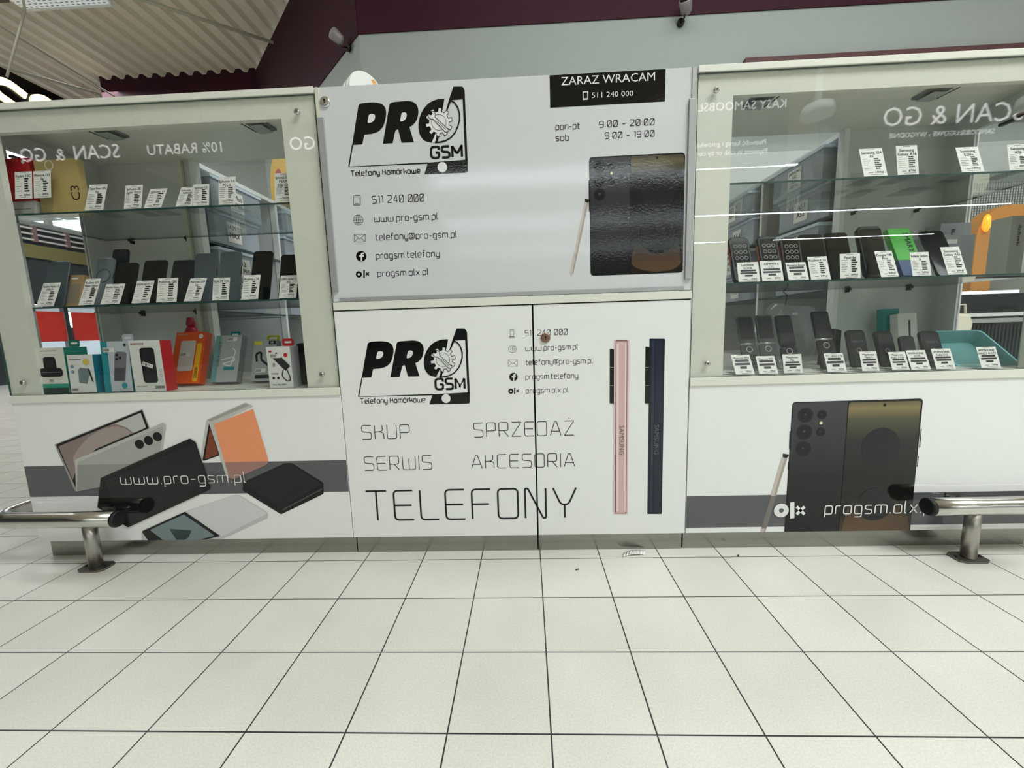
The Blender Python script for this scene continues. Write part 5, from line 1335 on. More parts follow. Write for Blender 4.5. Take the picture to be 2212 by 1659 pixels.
# corrugated steel deck, ribs running away from the camera, trapezoid profile
DECK = mat('corrugated_steel', (236, 224, 204), 0.5, noise=0.05, nscale=2.5)
mb = MB()
P0 = 0.238
prof = []
k0 = int(-10 / P0) - 2
x = k0 * P0
while x < 22:
    prof += [(x, CEIL), (x + .105, CEIL), (x + .138, CEIL - .062), (x + .200, CEIL - .062)]
    x += P0
for (xa, za), (xb, zb) in zip(prof, prof[1:]):
    mb.face([(xa, -27, za), (xb, -27, zb), (xb, 12, zb), (xa, 12, za)], DECK)
for (xa, za), (xb, zb) in zip(prof, prof[1:]):
    mb.face([(xa, -27, za + .004), (xb, -27, zb + .004), (xb, 12, zb + .004), (xa, 12, za + .004)], DECK)
structure(mb.build('ceiling', fix=False))

# facade behind the kiosk: painted wall below, maroon fascia above, with a chamfered corner
PA, PB, PC, PD = (22, 3.262), (-1.656, 3.262), (-4.43, 6.03), (-7.13, 6.03)
PE = (-7.13, 12)


def wall_strip(name, a, b, z0, z1, m, back=.12, front=0.0):
    a, b = Vector((*a, 0)), Vector((*b, 0))
    d = (b - a).normalized()
    n = Vector((-d.y, d.x, 0))      # points behind the wall when walking right to left
    if n.y < 0 or (abs(n.y) < 1e-6 and n.x < 0):
        n = -n
    mb = MB()
    pts = [a - n * front, b - n * front, b + n * back, a + n * back]
    mb.prism([(p.x, p.y, z0) for p in pts], (0, 0, z1 - z0), m)
    return structure(mb.build(name))


H0 = 3.80
wall_strip('wall_back', PA, PB, 0, H0, WALLW)
wall_strip('wall_corner', PB, PC, 0, H0, WALLW)
wall_strip('wall_far', PC, PD, 0, H0, WALLW)
wall_strip('trim_1', PA, PB, H0, CEIL, MAROON, front=.012)
wall_strip('trim_2', PB, PC, H0, CEIL - .063, MAROON, front=.012)
wall_strip('trim_3', PC, PD, H0, CEIL, MAROON, front=.012)
wall_strip('trim_4', PD, PE, 0, CEIL - .06, MAROON)
structure(MB().box(-10.2, -7.13, 11.9, 12.0, 0, CEIL, mat('dark_wall', (40, 34, 36), .7)).build('wall_rear'))
structure(MB().box(-10, 22, -27.1, -27, 0, CEIL, mat('hall_wall', (215, 217, 215), .7)).build('wall_front'))
structure(MB().box(22, 22.1, -27, 3.4, 0, CEIL, mat('hall_wall')).build('wall_right'))
structure(MB().box(-1.2, 21.9, 3.235, 3.262, 0, 2.48, mat('wall_panel', (196, 202, 200), .6)).build('trim_5'))

# entrance side of the hall on the left: glazed doors low, clerestory high
FAC = mat('facade_grey', (70, 74, 80), .6, noise=.1, nscale=5)
mb = MB()
mb.box(-10.1, -9.9, -27, 1.5, 0, CEIL, FAC)
mb.box(-10.1, -9.9, 11, 12, 0, CEIL, FAC)
mb.box(-10.1, -9.9, 1.5, 11, 1.62, 3.18, FAC)
mb.box(-10.1, -9.9, 1.5, 11, 4.85, CEIL, FAC)
mb.box(-10.1, -9.9, 1.5, 6.2, 3.18, 4.85, FAC)
mb.box(-10.1, -9.9, 8.6, 11, 3.18, 4.85, FAC)
structure(mb.build('wall_left'))
FRAME = mat('window_frame_grey', (58, 60, 64), .5)
for n, (z0, z1, ys) in enumerate(((0.0, 1.62, (1.5, 2.7, 3.9, 5.1, 6.24, 7.34, 8.5, 9.7, 11)), (3.18, 4.85, (6.2, 7.34, 8.6)))):
    t = structure(bpy.data.objects.new('window_%d' % (n + 1), None))
    COL.objects.link(t)
    t.location = (-10, 6, z0)
    fr = MB()
    for y in ys:
        fr.box(-.05, .05, y - 6 - .04, y - 6 + .04, 0, z1 - z0, FRAME)
    fr.box(-.049, .049, ys[0] - 6, ys[-1] - 6, 0, .05, FRAME)
    fr.box(-.049, .049, ys[0] - 6, ys[-1] - 6, z1 - z0 - .05, z1 - z0, FRAME)
    if n == 0:
        fr.box(-.048, .048, -4.46, .20, .05, .76, FRAME)
    fr.build('window_frame', t)
    MB().box(-.004, .004, ys[0] - 6, ys[-1] - 6, .05, z1 - z0 - .05, GLASS).build('window_pane', t)

RED = mat('red_poster', (212, 84, 72), .5)
nt = RED.node_tree                     # thin printed foil: daylight shines through it
tl = nt.nodes.new('ShaderNodeBsdfTranslucent')
tl.inputs['Color'].default_value = (*lin((226, 104, 88)), 1)
ms = nt.nodes.new('ShaderNodeMixShader')
ms.inputs['Fac'].default_value = .5
nt.links.new(nt.nodes['Principled BSDF'].outputs[0], ms.inputs[1])
nt.links.new(tl.outputs[0], ms.inputs[2])
nt.links.new(ms.outputs[0], nt.nodes['Material Output'].inputs['Surface'])
for i, (ya, yb) in enumerate(((5.15, 6.2), (6.30, 7.28), (7.42, 8.42))):
    where = ('leftmost red poster on the entrance glazing, half hidden by the kiosk corner', 'red poster on the entrance glazing, left one seen through the case',
             'red poster on the entrance glazing, right one seen through the case')[i]
    o = MB().box(-9.946, -9.942, ya, yb, .80, 1.46, RED).build('poster')
    tag(o, where, 'poster', 'red posters on the entrance glazing')
    w = MB().box(-9.946, -9.942, ya, yb, 1.461, 1.55, PAPER)
    w.build('header_strip', o)
    if i == 1:
        lt = MB()
        for s, zz in (('y', 1.30), ('ny', 1.04)):
            for p in font_text(s, 6.33, zz, .16, align='l'):
                lt.face([(-9.9405, q[0], q[1]) for q in p], INK)
        lt.build('lettering', o, fix=False)
t = MB().box(-9.89, -9.86, 5.6, 9.4, 2.48, 2.74, mat('olive_board', (150, 140, 92), .5)).build('shop_board')
tag(t, 'olive sign board high on the entrance wall, seen through the left case', 'sign')
o = MB()
for yy in (5.7, 6.35, 6.9, 7.5, 8.2, 8.9):
    o.box(-9.90, -9.84, yy, yy + .07, 2.8, 3.15, mat('rack_pink', (150, 120, 120), .6))
for zz in (2.82, 2.93, 3.04):
    o.box(-9.895, -9.845, 5.5, 9.4, zz, zz + .03, PAPER)
tag(o.build('wall_rack'), 'white and reddish lattice rack above the olive sign board', 'rack')

# parked car outside the glazing
car = thing('car', 'small white car parked outside beyond the entrance glazing', 'car', (-14.2, 10.8, -.1), (0, 0, R(60)))
body = [(-2, .3), (2, .3), (2.05, .75), (1.2, .9), (.6, 1.38), (-.9, 1.42), (-1.7, .95), (-2.05, .85)]
mb = MB()
slab(mb, body[::-1], -.8, .8, mat('car_white', (235, 238, 240), .25), .06)
mb.build('body', car)
mb = MB()
mb.box(-.8, .4, -.815, .815, .95, 1.3, mat('car_glass', (30, 36, 40), .1))
mb.build('side_window', car)
for x in (-1.25, 1.25):
    for y in (-.72, .72):
        MB().tube([(x, y - .1, .32), (x, y + .1, .32)], .32, RUBBER, 20).build('wheel', car)

# maroon board on the right and the round yellow sign on the chamfer
o = MB().box(2.205, 9.5, 3.17, 3.232, 2.70, 3.335, mat('maroon_board', (88, 52, 52), .5)).build('sign_board')
tag(o, 'blank dark maroon board on the pale wall above the right display case', 'board')
t = thing('round_sign', 'yellow round sign on the wall behind the left case, next to its right post', 'sign', (-3.66, 5.13, 3.05), (0, 0, R(-45)))
MB().tube([(0, -.05, 0), (0, .0, 0)], .46, mat('sign_yellow', (236, 186, 40), .5), 40).build('face', t)
MB().tube([(0, -.055, 0), (0, -.05, 0)], .2, mat('sign_red', (190, 60, 40), .5), 30).build('emblem', t)

# two small spotlights on the facade
for lab, loc, rz, hd in (('grey spotlight on a black arm at the chamfered corner of the pale wall', (-1.815, 3.405, 3.765), R(-45), (.0, -.11, .055)),
                         ('grey spotlight on a black arm above the opening hours sticker', (1.59, 3.255, 3.725), 0, (.02, -.10, .065))):
    t = thing('spotlight', lab, 'spotlight', loc, (0, 0, rz), 'wall spotlights above the kiosk')
    MB().tube([(0, .0, 0), (0, -.03, 0)], .035, BLACK, 16).build('wall_base', t)
    MB().tube([(0, -.03, 0), (0, -.10, -.02), (hd[0], hd[1], hd[2] - .03)], .008, BLACK, 8).build('arm', t)
    d = Vector((-.35, -.6, .55)).normalized()
    h = Vector(hd)
    MB().tube([h - d * .05, h - d * .03, h + d * .06, h + d * .075], [.024, .048, .062, .058], mat('lamp_grey', (150, 142, 144), .4, metal=.2), 18).build('lamp_head', t)
    MB().tube([h + d * .0755, h + d * .0765], .050, mat('lamp_lens', (16, 12, 16), .2), 18).build('lens', t)

# pipes and fixtures under the deck
t = MB().tube([(-3.5, 4.98, 4.9), (-4.7, 4.13, 4.93), (-7.4, 2.2, 5.0)], .022, mat('pipe_paint', (186, 180, 162), .5), 10).build('pipe')
tag(t, 'thin pale pipe running diagonally under the corrugated ceiling to the maroon fascia', 'pipe')
t = MB().tube([(-5.54, 3.62, CEIL - .03), (-5.53, 3.6, 4.47), (-5.88, 3.6, 3.80)], .012, mat('pipe_paint'), 8).build('hanger_rod')
tag(t, 'pale hanger rod dropping from the perforated luminaire to the black sign', 'rod')
t = MB().tube([(-6.7, 4.2, 4.31), (-6.6, 5.4, 4.60), (-6.64, 5.7, 4.45)], .02, mat('pipe_paint'), 8).build('conduit')
tag(t, 'pale conduit running just above the black lettered sign', 'conduit')
t = MB().tube([(-6.3, 3.5, 4.62), (-6.9, 6.1, 4.88), (-6.92, 6.12, 4.5)], .014, mat('pipe_paint'), 8).build('cable')
tag(t, 'thin straight cable across the corrugated ceiling ending at the dark fascia corner', 'cable')


def perforated():
    m = bpy.data.materials.new('perforated_white')
    m.use_nodes = True
    nt = m.node_tree
    b = nt.nodes['Principled BSDF']
    tc = nt.nodes.new('ShaderNodeTexCoord')
    br = nt.nodes.new('ShaderNodeTexBrick')
    br.offset = .5
    br.inputs['Scale'].default_value = 1
    br.inputs['Brick Width'].default_value = .062
    br.inputs['Row Height'].default_value = .04
    br.inputs['Mortar Size'].default_value = .0135
    br.inputs['Mortar Smooth'].default_value = .1
    br.inputs['Color1'].default_value = br.inputs['Color2'].default_value = (*lin((105, 112, 116)), 1)
    br.inputs['Mortar'].default_value = (*lin((226, 232, 234)), 1)
    nt.links.new(tc.outputs['Object'], br.inputs['Vector'])
    nt.links.new(br.outputs['Color'], b.inputs['Base Color'])
    nt.links.new(br.outputs['Color'], b.inputs['Emission Color'])
    b.inputs['Emission Strength'].default_value = .45
    return m


t = thing('ceiling_lamp', 'white perforated metal ceiling luminaire at the top left corner', 'lamp', (-4.70, 3.76, 4.6))
MB().box(-1.02, 0, -1.0, 0, 0, .02, perforated()).build('louvre', t)
mb = MB()
mb.box(-1.04, 0.02, -1.02, .0, .02, .12, WHITEB)
mb.box(-1.04, 0.02, .0, .03, -.01, .12, WHITEB)
mb.build('housing', t)
MB().box(-1.3, -1.06, -2.5, -.1, .0, .07, mat('cable_tray', (90, 86, 78), .6)).build('cable_tray', t)

# black shop sign with lit letters, hanging on the left
t = thing('lit_sign', 'black hanging shop sign with glowing cream letters at the upper left', 'sign', (-6.5, 4.1, 3.5), (0, 0, R(90)))
MB().box(-2.2, 1.5, -.02, .10, -.25, .70, mat('sign_black', (10, 12, 14), .25)).build('panel', t)
GLOW = mat('letter_glow', (255, 240, 205), .4, emit=1.25)
mb = MB()


def fat(pts, w, mb, m, y):
    for q in ribbon(round_line(pts, .09, False), w, False):
        mb.face([(p[0], y, p[1]) for p in q], m)
        mb.prism([(p[0], y, p[1]) for p in q], (0, .025, 0), m)


fat([(.17, .47), (-.02, .55), (-.18, .47), (-.16, .34), (.10, .26), (.16, .14), (.05, .02), (-.18, .04)], .085, mb, GLOW, -.048)
mb.build('letter', t)
mb = MB()
fat([(.52, .50), (.40, .56), (.25, .50), (.24, .10), (.36, .02), (.52, .06)], .085, mb, GLOW, -.048)
mb.build('letter', t)

# strip lamps of the shop hall behind the camera
GLOWW = mat('tube_glow', (238, 250, 255), .4, emit=STRIP_POWER)
LAMPB = mat('lamp_body', (220, 220, 220), .5)
for j, (yy, segs) in enumerate(((-10.65, ((-2.6, 7.4), (13.2, 19))), (-15.7, ((-3.2, 18.6),)), (-21.2, ((-4, 10.5), (13, 21))))):
    for i, (xa, xb) in enumerate(segs):
        t = thing('strip_lamp', 'bright ceiling strip lamp, run %d of row %d away from the kiosk' % (i + 1, j + 1), 'lamp',
                  (xa, yy, 4.9), group='strip lamps of the shop hall')
        MB().box(0, xb - xa, -.06, .06, .02, .07, LAMPB).build('housing', t)
        MB().box(0, xb - xa, -.045, .045, 0, .02, GLOWW).build('tube', t)

# signs of the tills opposite, seen only as reflections in the display glass
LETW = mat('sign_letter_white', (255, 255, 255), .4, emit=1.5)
SIGNG = mat('sign_board_grey', (62, 64, 66), .5)


def till_sign(label, x0, x1, z0, z1, rows, y=-3.5, board=SIGNG, letter=LETW):
    t = thing('till_sign', label, 'sign', ((x0 + x1) / 2, y, z0), group='hanging till signs')
    MB().box(x0 - (x0 + x1) / 2, x1 - (x0 + x1) / 2, -.04, 0, 0, z1 - z0, board).build('panel', t)
    for s, xc, zc, h in rows:
        mb = MB()
        # lettering reads correctly from the kiosk side (+y): mirrored in x
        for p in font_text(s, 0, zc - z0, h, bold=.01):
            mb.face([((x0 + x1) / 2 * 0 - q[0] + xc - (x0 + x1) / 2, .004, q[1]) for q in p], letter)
        mb.build('lettering', t)
    MB().tube([(-.4, -.02, z1 - z0), (-.4, -.02, CEIL - .06 - z0)], .008, STEEL, 6).build('hanger', t)
    MB().tube([(.4, -.02, z1 - z0), (.4, -.02, CEIL - .06 - z0)], .008, STEEL, 6).build('hanger', t)
    return t


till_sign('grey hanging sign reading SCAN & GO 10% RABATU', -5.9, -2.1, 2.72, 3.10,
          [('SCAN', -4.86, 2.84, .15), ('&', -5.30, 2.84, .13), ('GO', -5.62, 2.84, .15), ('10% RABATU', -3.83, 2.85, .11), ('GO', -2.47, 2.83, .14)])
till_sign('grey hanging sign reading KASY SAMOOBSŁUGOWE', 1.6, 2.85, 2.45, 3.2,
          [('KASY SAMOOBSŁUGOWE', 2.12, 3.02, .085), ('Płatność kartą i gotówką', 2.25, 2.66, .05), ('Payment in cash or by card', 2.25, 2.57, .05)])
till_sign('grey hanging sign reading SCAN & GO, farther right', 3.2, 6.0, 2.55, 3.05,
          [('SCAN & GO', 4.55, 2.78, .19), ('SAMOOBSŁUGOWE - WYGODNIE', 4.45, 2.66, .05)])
mb = MB()
for x, lab in ((2.95, 'white pendant lamp on a pole over the tills'), (5.05, 'white pendant lamp on a pole farther right over the tills')):
    t = thing('pendant_lamp', lab, 'lamp', (x, -3.2, 2.78), group='pendant lamps over the tills')
    MB().tube([(0, 0, .12), (0, 0, CEIL - .06 - 2.78)], .03, mat('pendant_white', (240, 240, 238), .4, emit=.6), 10).build('pole', t)
    MB().tube([(0, 0, .14), (0, 0, .10), (0, 0, .03), (0, 0, 0)], [.04, .13, .15, .14], mat('pendant_white'), 20).build('shade', t)


# ================================================================== KIOSK
def prints(parent, key, y, flip=None):
    """printed foil graphics on a panel, one mesh per motif"""
    objs = {}
    for ob, lst in PRINT.get(key, {}).items():
        mb = objs.setdefault(ob, MB())
        for col, ly, pts in lst:
            pp = [(pts[i] * 1e-4, layer_y(ly, y), pts[i + 1] * 1e-4) for i in range(0, len(pts), 2)]
            mb.face(pp, ink(col))
    return objs


def write(objs, key, y, xclip=None):
    for par, ob, s, x0, x1, zb, h, w, col, ly, mode in TEXTS:
        if par == key:
            keep = None
        elif par == 'doors' and xclip is not None:
            keep = xclip
        else:
            continue
        mb = objs.setdefault(ob, MB()) if ob != 'lettering' else objs.setdefault('lettering|%d' % len(objs), MB())
        if mode == 's':
            qs = stroke_text(s, x0, x1, zb, h, w)
        else:
            qs = font_text(s, (x0 + x1) / 2, zb, h, bold=0)
            wd = max(q[0] for p in qs for q in p) - min(q[0] for p in qs for q in p)
            k = (x1 - x0) / wd
            xc = (x0 + x1) / 2
            qs = [[(xc + (q[0] - xc) * k, q[1]) for q in p] for p in qs]
        if keep:
            qs = [clip_x(q, keep[0], keep[1]) for q in qs]
        flat(mb, qs, layer_y(ly, y), ink(col))


def finish(objs, parent):
    for ob, mb in objs.items():
        if mb.f:
            mb.build(ob.split('|')[0], parent, fix=False)


def lock(parent, x, z, m=CHROME, y=-.0):
    mb = MB()
    mb.tube([(x, y + .002, z), (x, y - .004, z), (x, y - .006, z)], [.0155, .0155, .013], m, 24)
    mb.tube([(x, y - .006, z), (x, y - .008, z)], .0085, m, 20)
    mb.box(x - .0012, x + .0012, y - .0085, y - .0079, z - .006, z + .003, BLACK)
    mb.tube([(x, y - .0079, z + .003), (x, y - .0085, z + .003)], .003, BLACK, 10)
    return mb.build('lock', parent)


def display_case(side):
    left = side == 'left'
    if left:
        x0, x1, xin, ex = -1.790, -.648, -1.380, -1.790
        label = 'white display case at the left end with flip phones printed on its base'
    else:
        x0, x1, xin, ex = .492, 1.632, 1.233, 1.632
        label = 'white display case at the right end with a phone and pen printed below'
    t = thing('display_case', label, 'display case', (0, 0, 0), group='glass display cases of the kiosk')
    s = 1 if left else -1                     # direction from the free end inwards

    def X(d):
        return ex + s * d

    def b2(name, xa, xb, *a, **k):
        return bx(name, t, min(xa, xb), max(xa, xb), *a, **k)
    fp = b2('front_panel', x0, x1, 0, .018, .0675, .5685, WHITE, bevel=.0008)
    ob = prints(fp, 'baseL' if left else 'baseR', 0)
    write(ob, 'baseL' if left else 'baseR', 0)
    finish(ob, fp)
    b2('toe_kick', X(.012), x1 if left else x0, .024, .042, 0, .0675, TOE)
    b2('end_panel', ex, X(.018), .0185, .44, .0675, .5685, WHITE)
    b2('end_toe_kick', X(.014), X(.030), .0425, .44, 0, .0675, TOE)
    b2('inner_carcass', X(.0185), x1 - .002 if left else x0 + .002, .0425, .44, .0675, .566, CARC)
    b2('counter_board', x0 - (.004 if left else 0), x1 + (0 if left else .004), -.004, .44, .5690, .5955, CREAM, bevel=.001)
    b2('front_glass', x0 + .001, x1 - .001, 0, .006, .5965, 1.4875, GLASS, em=EDGE)
    b2('inner_post', (x1 - .111) if left else x0, x1 if left else x0 + .106, .0075, .0255, .5955, 1.489, CREAM)
    b2('end_post', ex, X(.106), .0075, .0255, .5955, 1.489, CREAM)
    a, c = sorted((X(.106), (x1 - .111) if left else (x0 + .106)))
    b2('header_rail', a, c, .0075, .0255, 1.428, 1.489, CREAM)
    b2('end_front_stile', ex, X(.018), .026, .105, .5955, 1.489, CARC)
    b2('end_rear_stile', ex, X(.018), .325, .42, .5955, 1.489, CARC)
    b2('end_header', ex, X(.018), .105, .325, 1.428, 1.489, CARC)
    b2('end_glass', X(.006), X(.012), .105, .325, .5955, 1.428, GLASS)
    xs = x1 - .018 if left else x0
    b2('side_wall', xs, xs + .018, .026, .44, .5955, 1.489, CARC)
    b2('back_panel', ex, xin, .42, .438, .5955, 1.489, CARC)
    b2('back_post', xin, xin + s * .018, .405, .4405, .5955, 1.489, WHITEB)
    if left:
        b2('sliding_door_edge', xin - .045, xin - .030, .400, .412, .5955, 1.489, mat('pale_edge', (212, 210, 190), .4))
    b2('roof_board', x0, x1, -.0045, .44, 1.4895, 1.5075, CREAM, bevel=.001)
    b2('cable_slot', X(.005), X(.019), .12, .25, 1.405, 1.413, BLACK)
    for z in (1.1845, .8845):
        sh = b2('glass_shelf', X(.02), (x1 - .019) if left else (x0 + .019), .026, .40, z, z + .0055, SHELFG, em=EDGE)
        for px in (X(.12), X(.36)):
            mb = MB()
            mb.box(px - .004, px + .004, .404, .4195, z - .012, z, DARK)
            mb.box(px - .0025, px + .0025, .394, .405, z - .005, z - .0005, DARK)
            mb.build('shelf_pin', sh)
    xp = (x1 - .055) if left else (x0 + .052)
    xe = X(.059)
    for x in (xp, xe):
        for z in (.640, 1.4395):
            mb = MB()
            mb.tube([(x, .0, z), (x, -.006, z), (x, -.008, z)], [.0085, .0085, .006], STEEL, 18)
            mb.tube([(x, -.0078, z), (x, -.0086, z)], .003, mat('socket', (70, 70, 70), .5), 8)
            mb.build('standoff_screw', t)
    return t


caseL = display_case('left')
caseR = display_case('right')

# centre cabinet with two doors under the roll panel
cab = thing('counter_cabinet', 'white central cabinet with two printed doors and large TELEFONY lettering', 'cabinet')
bx('carcass', cab, -.640, .484, .030, .55, .0675, .838, DARK)
bx('counter_rail', cab, -.6455, .4895, -.003, .56, .845, .8695, CREAM, bevel=.001)
bx('rail_joint', cab, -.0105, -.0085, -.0036, .0, .845, .8695, mat('joint_white', (240, 240, 236), .4))
SEAM = (-.0085, -.0035)
dl = bx('door', cab, -.6455, SEAM[0], 0, .018, .0675, .8415, WHITE, bevel=.0008)
dr = bx('door', cab, SEAM[1], .4885, 0, .018, .0675, .8415, WHITE, bevel=.0008)
ob = prints(dl, 'doorL', 0)
lg = ob.setdefault('logo', MB())
for col, ly, pts in PRINT['flap']['logo']:
    lg.face([(-.5913 + (pts[i] * 1e-4 + .5623) * 1.0085, layer_y(ly), .5408 + (pts[i + 1] * 1e-4 - 1.2559) * 1.0085) for i in range(0, len(pts), 2)], ink(col))
write(ob, 'doorL', 0, (SEAM[0], True))
finish(ob, dl)
ob = prints(dr, 'doorR', 0)
write(ob, 'doorR', 0, (SEAM[1], False))
# lettering running down the two folded phones
for xc, c1, c2 in ((0.2756, (120, 100, 98), 'printed_pink_phone'), (0.3883, (88, 92, 104), 'printed_blue_phone')):
    mm = mat('print_hinge_%d' % c1[0], c1, .2)
    for p in font_text('SAMSUNG', 0, 0, .0155, bold=0):
        ob[c2].face([(xc - .007 + q[1], layer_y(4), .440 - q[0] - .045) for q in p], mm)
finish(ob, dr)
lock(dr, .033, .737, mat('worn_brass', (150, 120, 104), .3, metal=.9))
for a, b in ((-.6435, SEAM[0]), (SEAM[1], .4865)):
    bx('toe_kick', cab, a, b, .022, .040, 0, .0668, TOE)

flap = thing('roll_panel', 'upper white panel with opening hours and ZARAZ WRACAM sticker, closing the counter', 'panel')
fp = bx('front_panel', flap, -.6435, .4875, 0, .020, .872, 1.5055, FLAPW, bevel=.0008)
ob = prints(fp, 'flap', 0)
write(ob, 'flap', 0)
st = {k: ob.pop(k) for k in ('notice_sticker', 'notice_lettering')}
finish(ob, fp)
sk = st['notice_sticker'].build('notice_sticker', flap, fix=False)
st['notice_lettering'].build('notice_lettering', sk, fix=False)
for a, b in ((-.6430, -.6225), (.4665, .4865)):
    bx('guide_rail', flap, a, b, -.007, -.0005, .905, 1.419, ALU, bevel=.0008)
bx('edge_strip', flap, .4745, .4870, -.003, -.0004, 1.4195, 1.505, ALU)
bx('edge_strip', flap, -.6430, -.6335, -.003, -.0004, 1.4195, 1.505, mat('pale_edge'))
bx('bottom_rail', flap, -.6215, .4660, -.004, -.0004, .8725, .8835, ALU)
lock(flap, -.615, 1.463)

# ------------------------------------------------------------------ side wings of the island (shelving with stock boxes)
def wing(side, k, y0, y1):
    left = side == 'left'
    ex, xin = (-1.79, -1.38) if left else (1.632, 1.233)
    s = 1 if left else -1
    n = ('nearer', 'farther')[k]
    t = thing('shelf_unit', 'white %s shelf unit inside the kiosk along its %s side' % (n, side), 'shelf', group='stock shelf units inside the kiosk')

    def b2(name, xa, xb, *a, **kk):
        return bx(name, t, min(xa, xb), max(xa, xb), *a, **kk)
    b2('base', ex, xin, y0, y1, 0, .575, CARC)
    b2('outer_panel', ex, ex + s * .012, y0, y1, .576, 1.47, CARC)
    b2('roof_board', ex, xin + s * .006, y0, y1, 1.478, 1.496, WHITEB)
    b2('post', xin, xin - s * .03, y1 - .018, y1, .576, 1.477, WHITEB)
    b2('divider', xin - s * .03, ex + s * .012, y1 - .012, y1 - .002, .576, 1.477, CARC)
    for z in (1.178, .880):
        b2('shelf', ex + s * .013, xin, y0, y1 - .019, z, z + .007, SHELFG, em=EDGE)
    return t


def clear_box(loc, d, w, h, side, label, text, group='clear stock boxes in the kiosk'):
    """lidded see-through plastic box; local x = towards the kiosk inside"""
    t = thing('plastic_box', label, 'box', loc, (0, 0, 0 if side == 'left' else R(180)), group)
    mb = MB()
    for (a0, a1, b0, b1, c0, c1) in ((-d, -.002, -w / 2, w / 2, 0, .003), (-.003, 0, -w / 2, w / 2, .003, h), (-d, -d + .003, -w / 2, w / 2, .003, h),
                                     (-d + .003, -.003, -w / 2, -w / 2 + .003, .003, h), (-d + .003, -.003, w / 2 - .003, w / 2, .003, h)):
        mb.box(a0, a1, b0, b1, c0, c1, CLEARP)
    mb.build('tub', t)
    mb = MB()
    mb.box(-d - .004, .006, -w / 2 - .006, w / 2 + .006, h, h + .012, mat('frosted_rim', (206, 220, 232), .3))
    mb.build('lid', t)
    # paper label facing the kiosk inside
    lb = MB().box(.0005, .0015, -.055, .035, h * .15, h * .85, PAPER).build('label', t)
    lt = MB()
    rows = text.split('|')
    hh = h * .7 / (len(rows) + .6)
    for i, r in enumerate(rows):
        for p in font_text(r, -.01, h * .85 - (i + 1) * hh, hh * .68, .08, bold=.016):
            lt.face([(.0019, q[0], q[1]) for q in p], INK)
    lt.build('lettering', lb, fix=False)
    # contents: folded white and coloured packets
    rnd_ = random.Random(int(abs(loc[1]) * 1000 + loc[2] * 100))
    mb = MB()
    yy = -w / 2 + .012
    while yy < w / 2 - .04:
        ww = rnd_.uniform(.02, .05)
        mb.box(-d + .015, -.012 - rnd_.uniform(0, .03), yy, yy + ww, .004, h * rnd_.uniform(.45, .9),
               mat('packet_%d' % rnd_.randrange(3)))
        yy += ww + .003
    mb.build('packets', t)
    return t


mat('packet_0', (196, 200, 206), .6)
mat('packet_1', (150, 156, 164), .6)
mat('packet_2', (92, 98, 108), .6)
for side in ('left', 'right'):
    for k, (y0, y1) in enumerate(((.442, 1.0), (1.002, 1.56))):
        wing(side, k, y0, y1)
TXT = {'left': ['14 PRO|MAX', '6 Plus|7 Plus', '11 PRO|11', 'XR|XS MAX', 'iPhone|13|3 MINI', '12|12 PRO', '8|SE', 'X|XS', '7|8', '12 MINI|13'],
       'right': ['A51|A52', 'SAMSUNG|A52|A53|A52 5G', 'A54', 'A33|A34', 'S20|S21', 'A12|A13', 'M12|M13', 'A05|A15', 'A20|A21', 'A70']}
for side in ('left', 'right'):
    xin = -1.372 if side == 'left' else 1.215
    i = 0
    for z, lev in ((1.1855, 'upper'), (.8875, 'lower')):
        for yc, w in ((.63, .33), (1.19, .33)):
            hh = .125
            for st in range(2):
                clear_box((xin + (.0 if st == 0 else (.02 if side == 'left' else -.03)), yc + .01 * st, z + st * (hh + .013)), .36, w, hh, side,
                          'clear box, %s of two stacked on the %s shelf of the %s %s unit' % (('bottom', 'top')[st], lev, 'nearer' if yc < 1 else 'farther', side),
                          TXT[side][i])
                i += 1

# low back counter behind the seller
t = thing('back_counter', 'white low counter closing the back of the kiosk', 'counter')
bx('body', t, -1.37, 1.22, 1.72, 2.1, 0, .80, CARC)
bx('worktop', t, -1.375, 1.225, 1.70, 2.12, .80, .83, WHITEB)
for i, (x, w, h, c, nm) in enumerate(((-1.0, .3, .22, (188, 192, 190), 'pale grey'), (-.55, .26, .18, (120, 124, 130), 'mid grey'), (.95, .28, .25, (170, 172, 168), 'light grey'),
                                      (.62, .2, .34, (90, 92, 96), 'dark grey'), (1.1, .12, .16, (205, 206, 200), 'small off-white'))):
    t = thing('carton', '%s carton standing on the back counter inside the kiosk' % nm, 'box', (x, 1.86 if i < 4 else 1.78, .8305), group='cartons on the back counter')
    mb = MB().box(-w / 2, w / 2, 0 if i < 4 else -.06, .2 if i < 4 else -.005, 0, h, mat('carton_%d' % i, c, .6))
    mb.build('body', t, bevel=.002)
    MB().box(-w * .3, w * .3, -.0012 if i < 4 else -.0612, -.0002 if i < 4 else -.0602, h * .3, h * .7, PAPER).build('label', t)

# round sign on a pole behind the counter
t = thing('pole_sign', 'small round white and orange sign on a pole, peeking over the central panel', 'sign', (-.735, .68, 0))
MB().tube([(0, 0, .02), (0, 0, 1.775)], .012, STEEL, 10).build('pole', t)
ax = Vector((.70, -.714, 0)).normalized()
sv = Vector((.714, .70, 0)).normalized()
c = Vector((0, 0, 1.850))
MB().tube([c + ax * q for q in (-.062, -.055, -.018, -.016, -.014, .022, .027)], [.074, .080, .080, .078, .080, .080, .074], mat('enamel_white', (232, 232, 226), .35), 48).build('drum', t)
mb = MB()
mb.face([c + ax * .0275 + sv * a * .074 + Vector((0, 0, 1)) * b * .074 for a, b in ((.35, .72), (.52, .80), (.80, .55), (.95, .25), (.98, -.1), (.7, -.6), (.3, -.4), (.42, 0), (.30, .3), (.48, .5))], mat('sign_orange', (226, 160, 70), .4))
mb.build('emblem', t, fix=False)
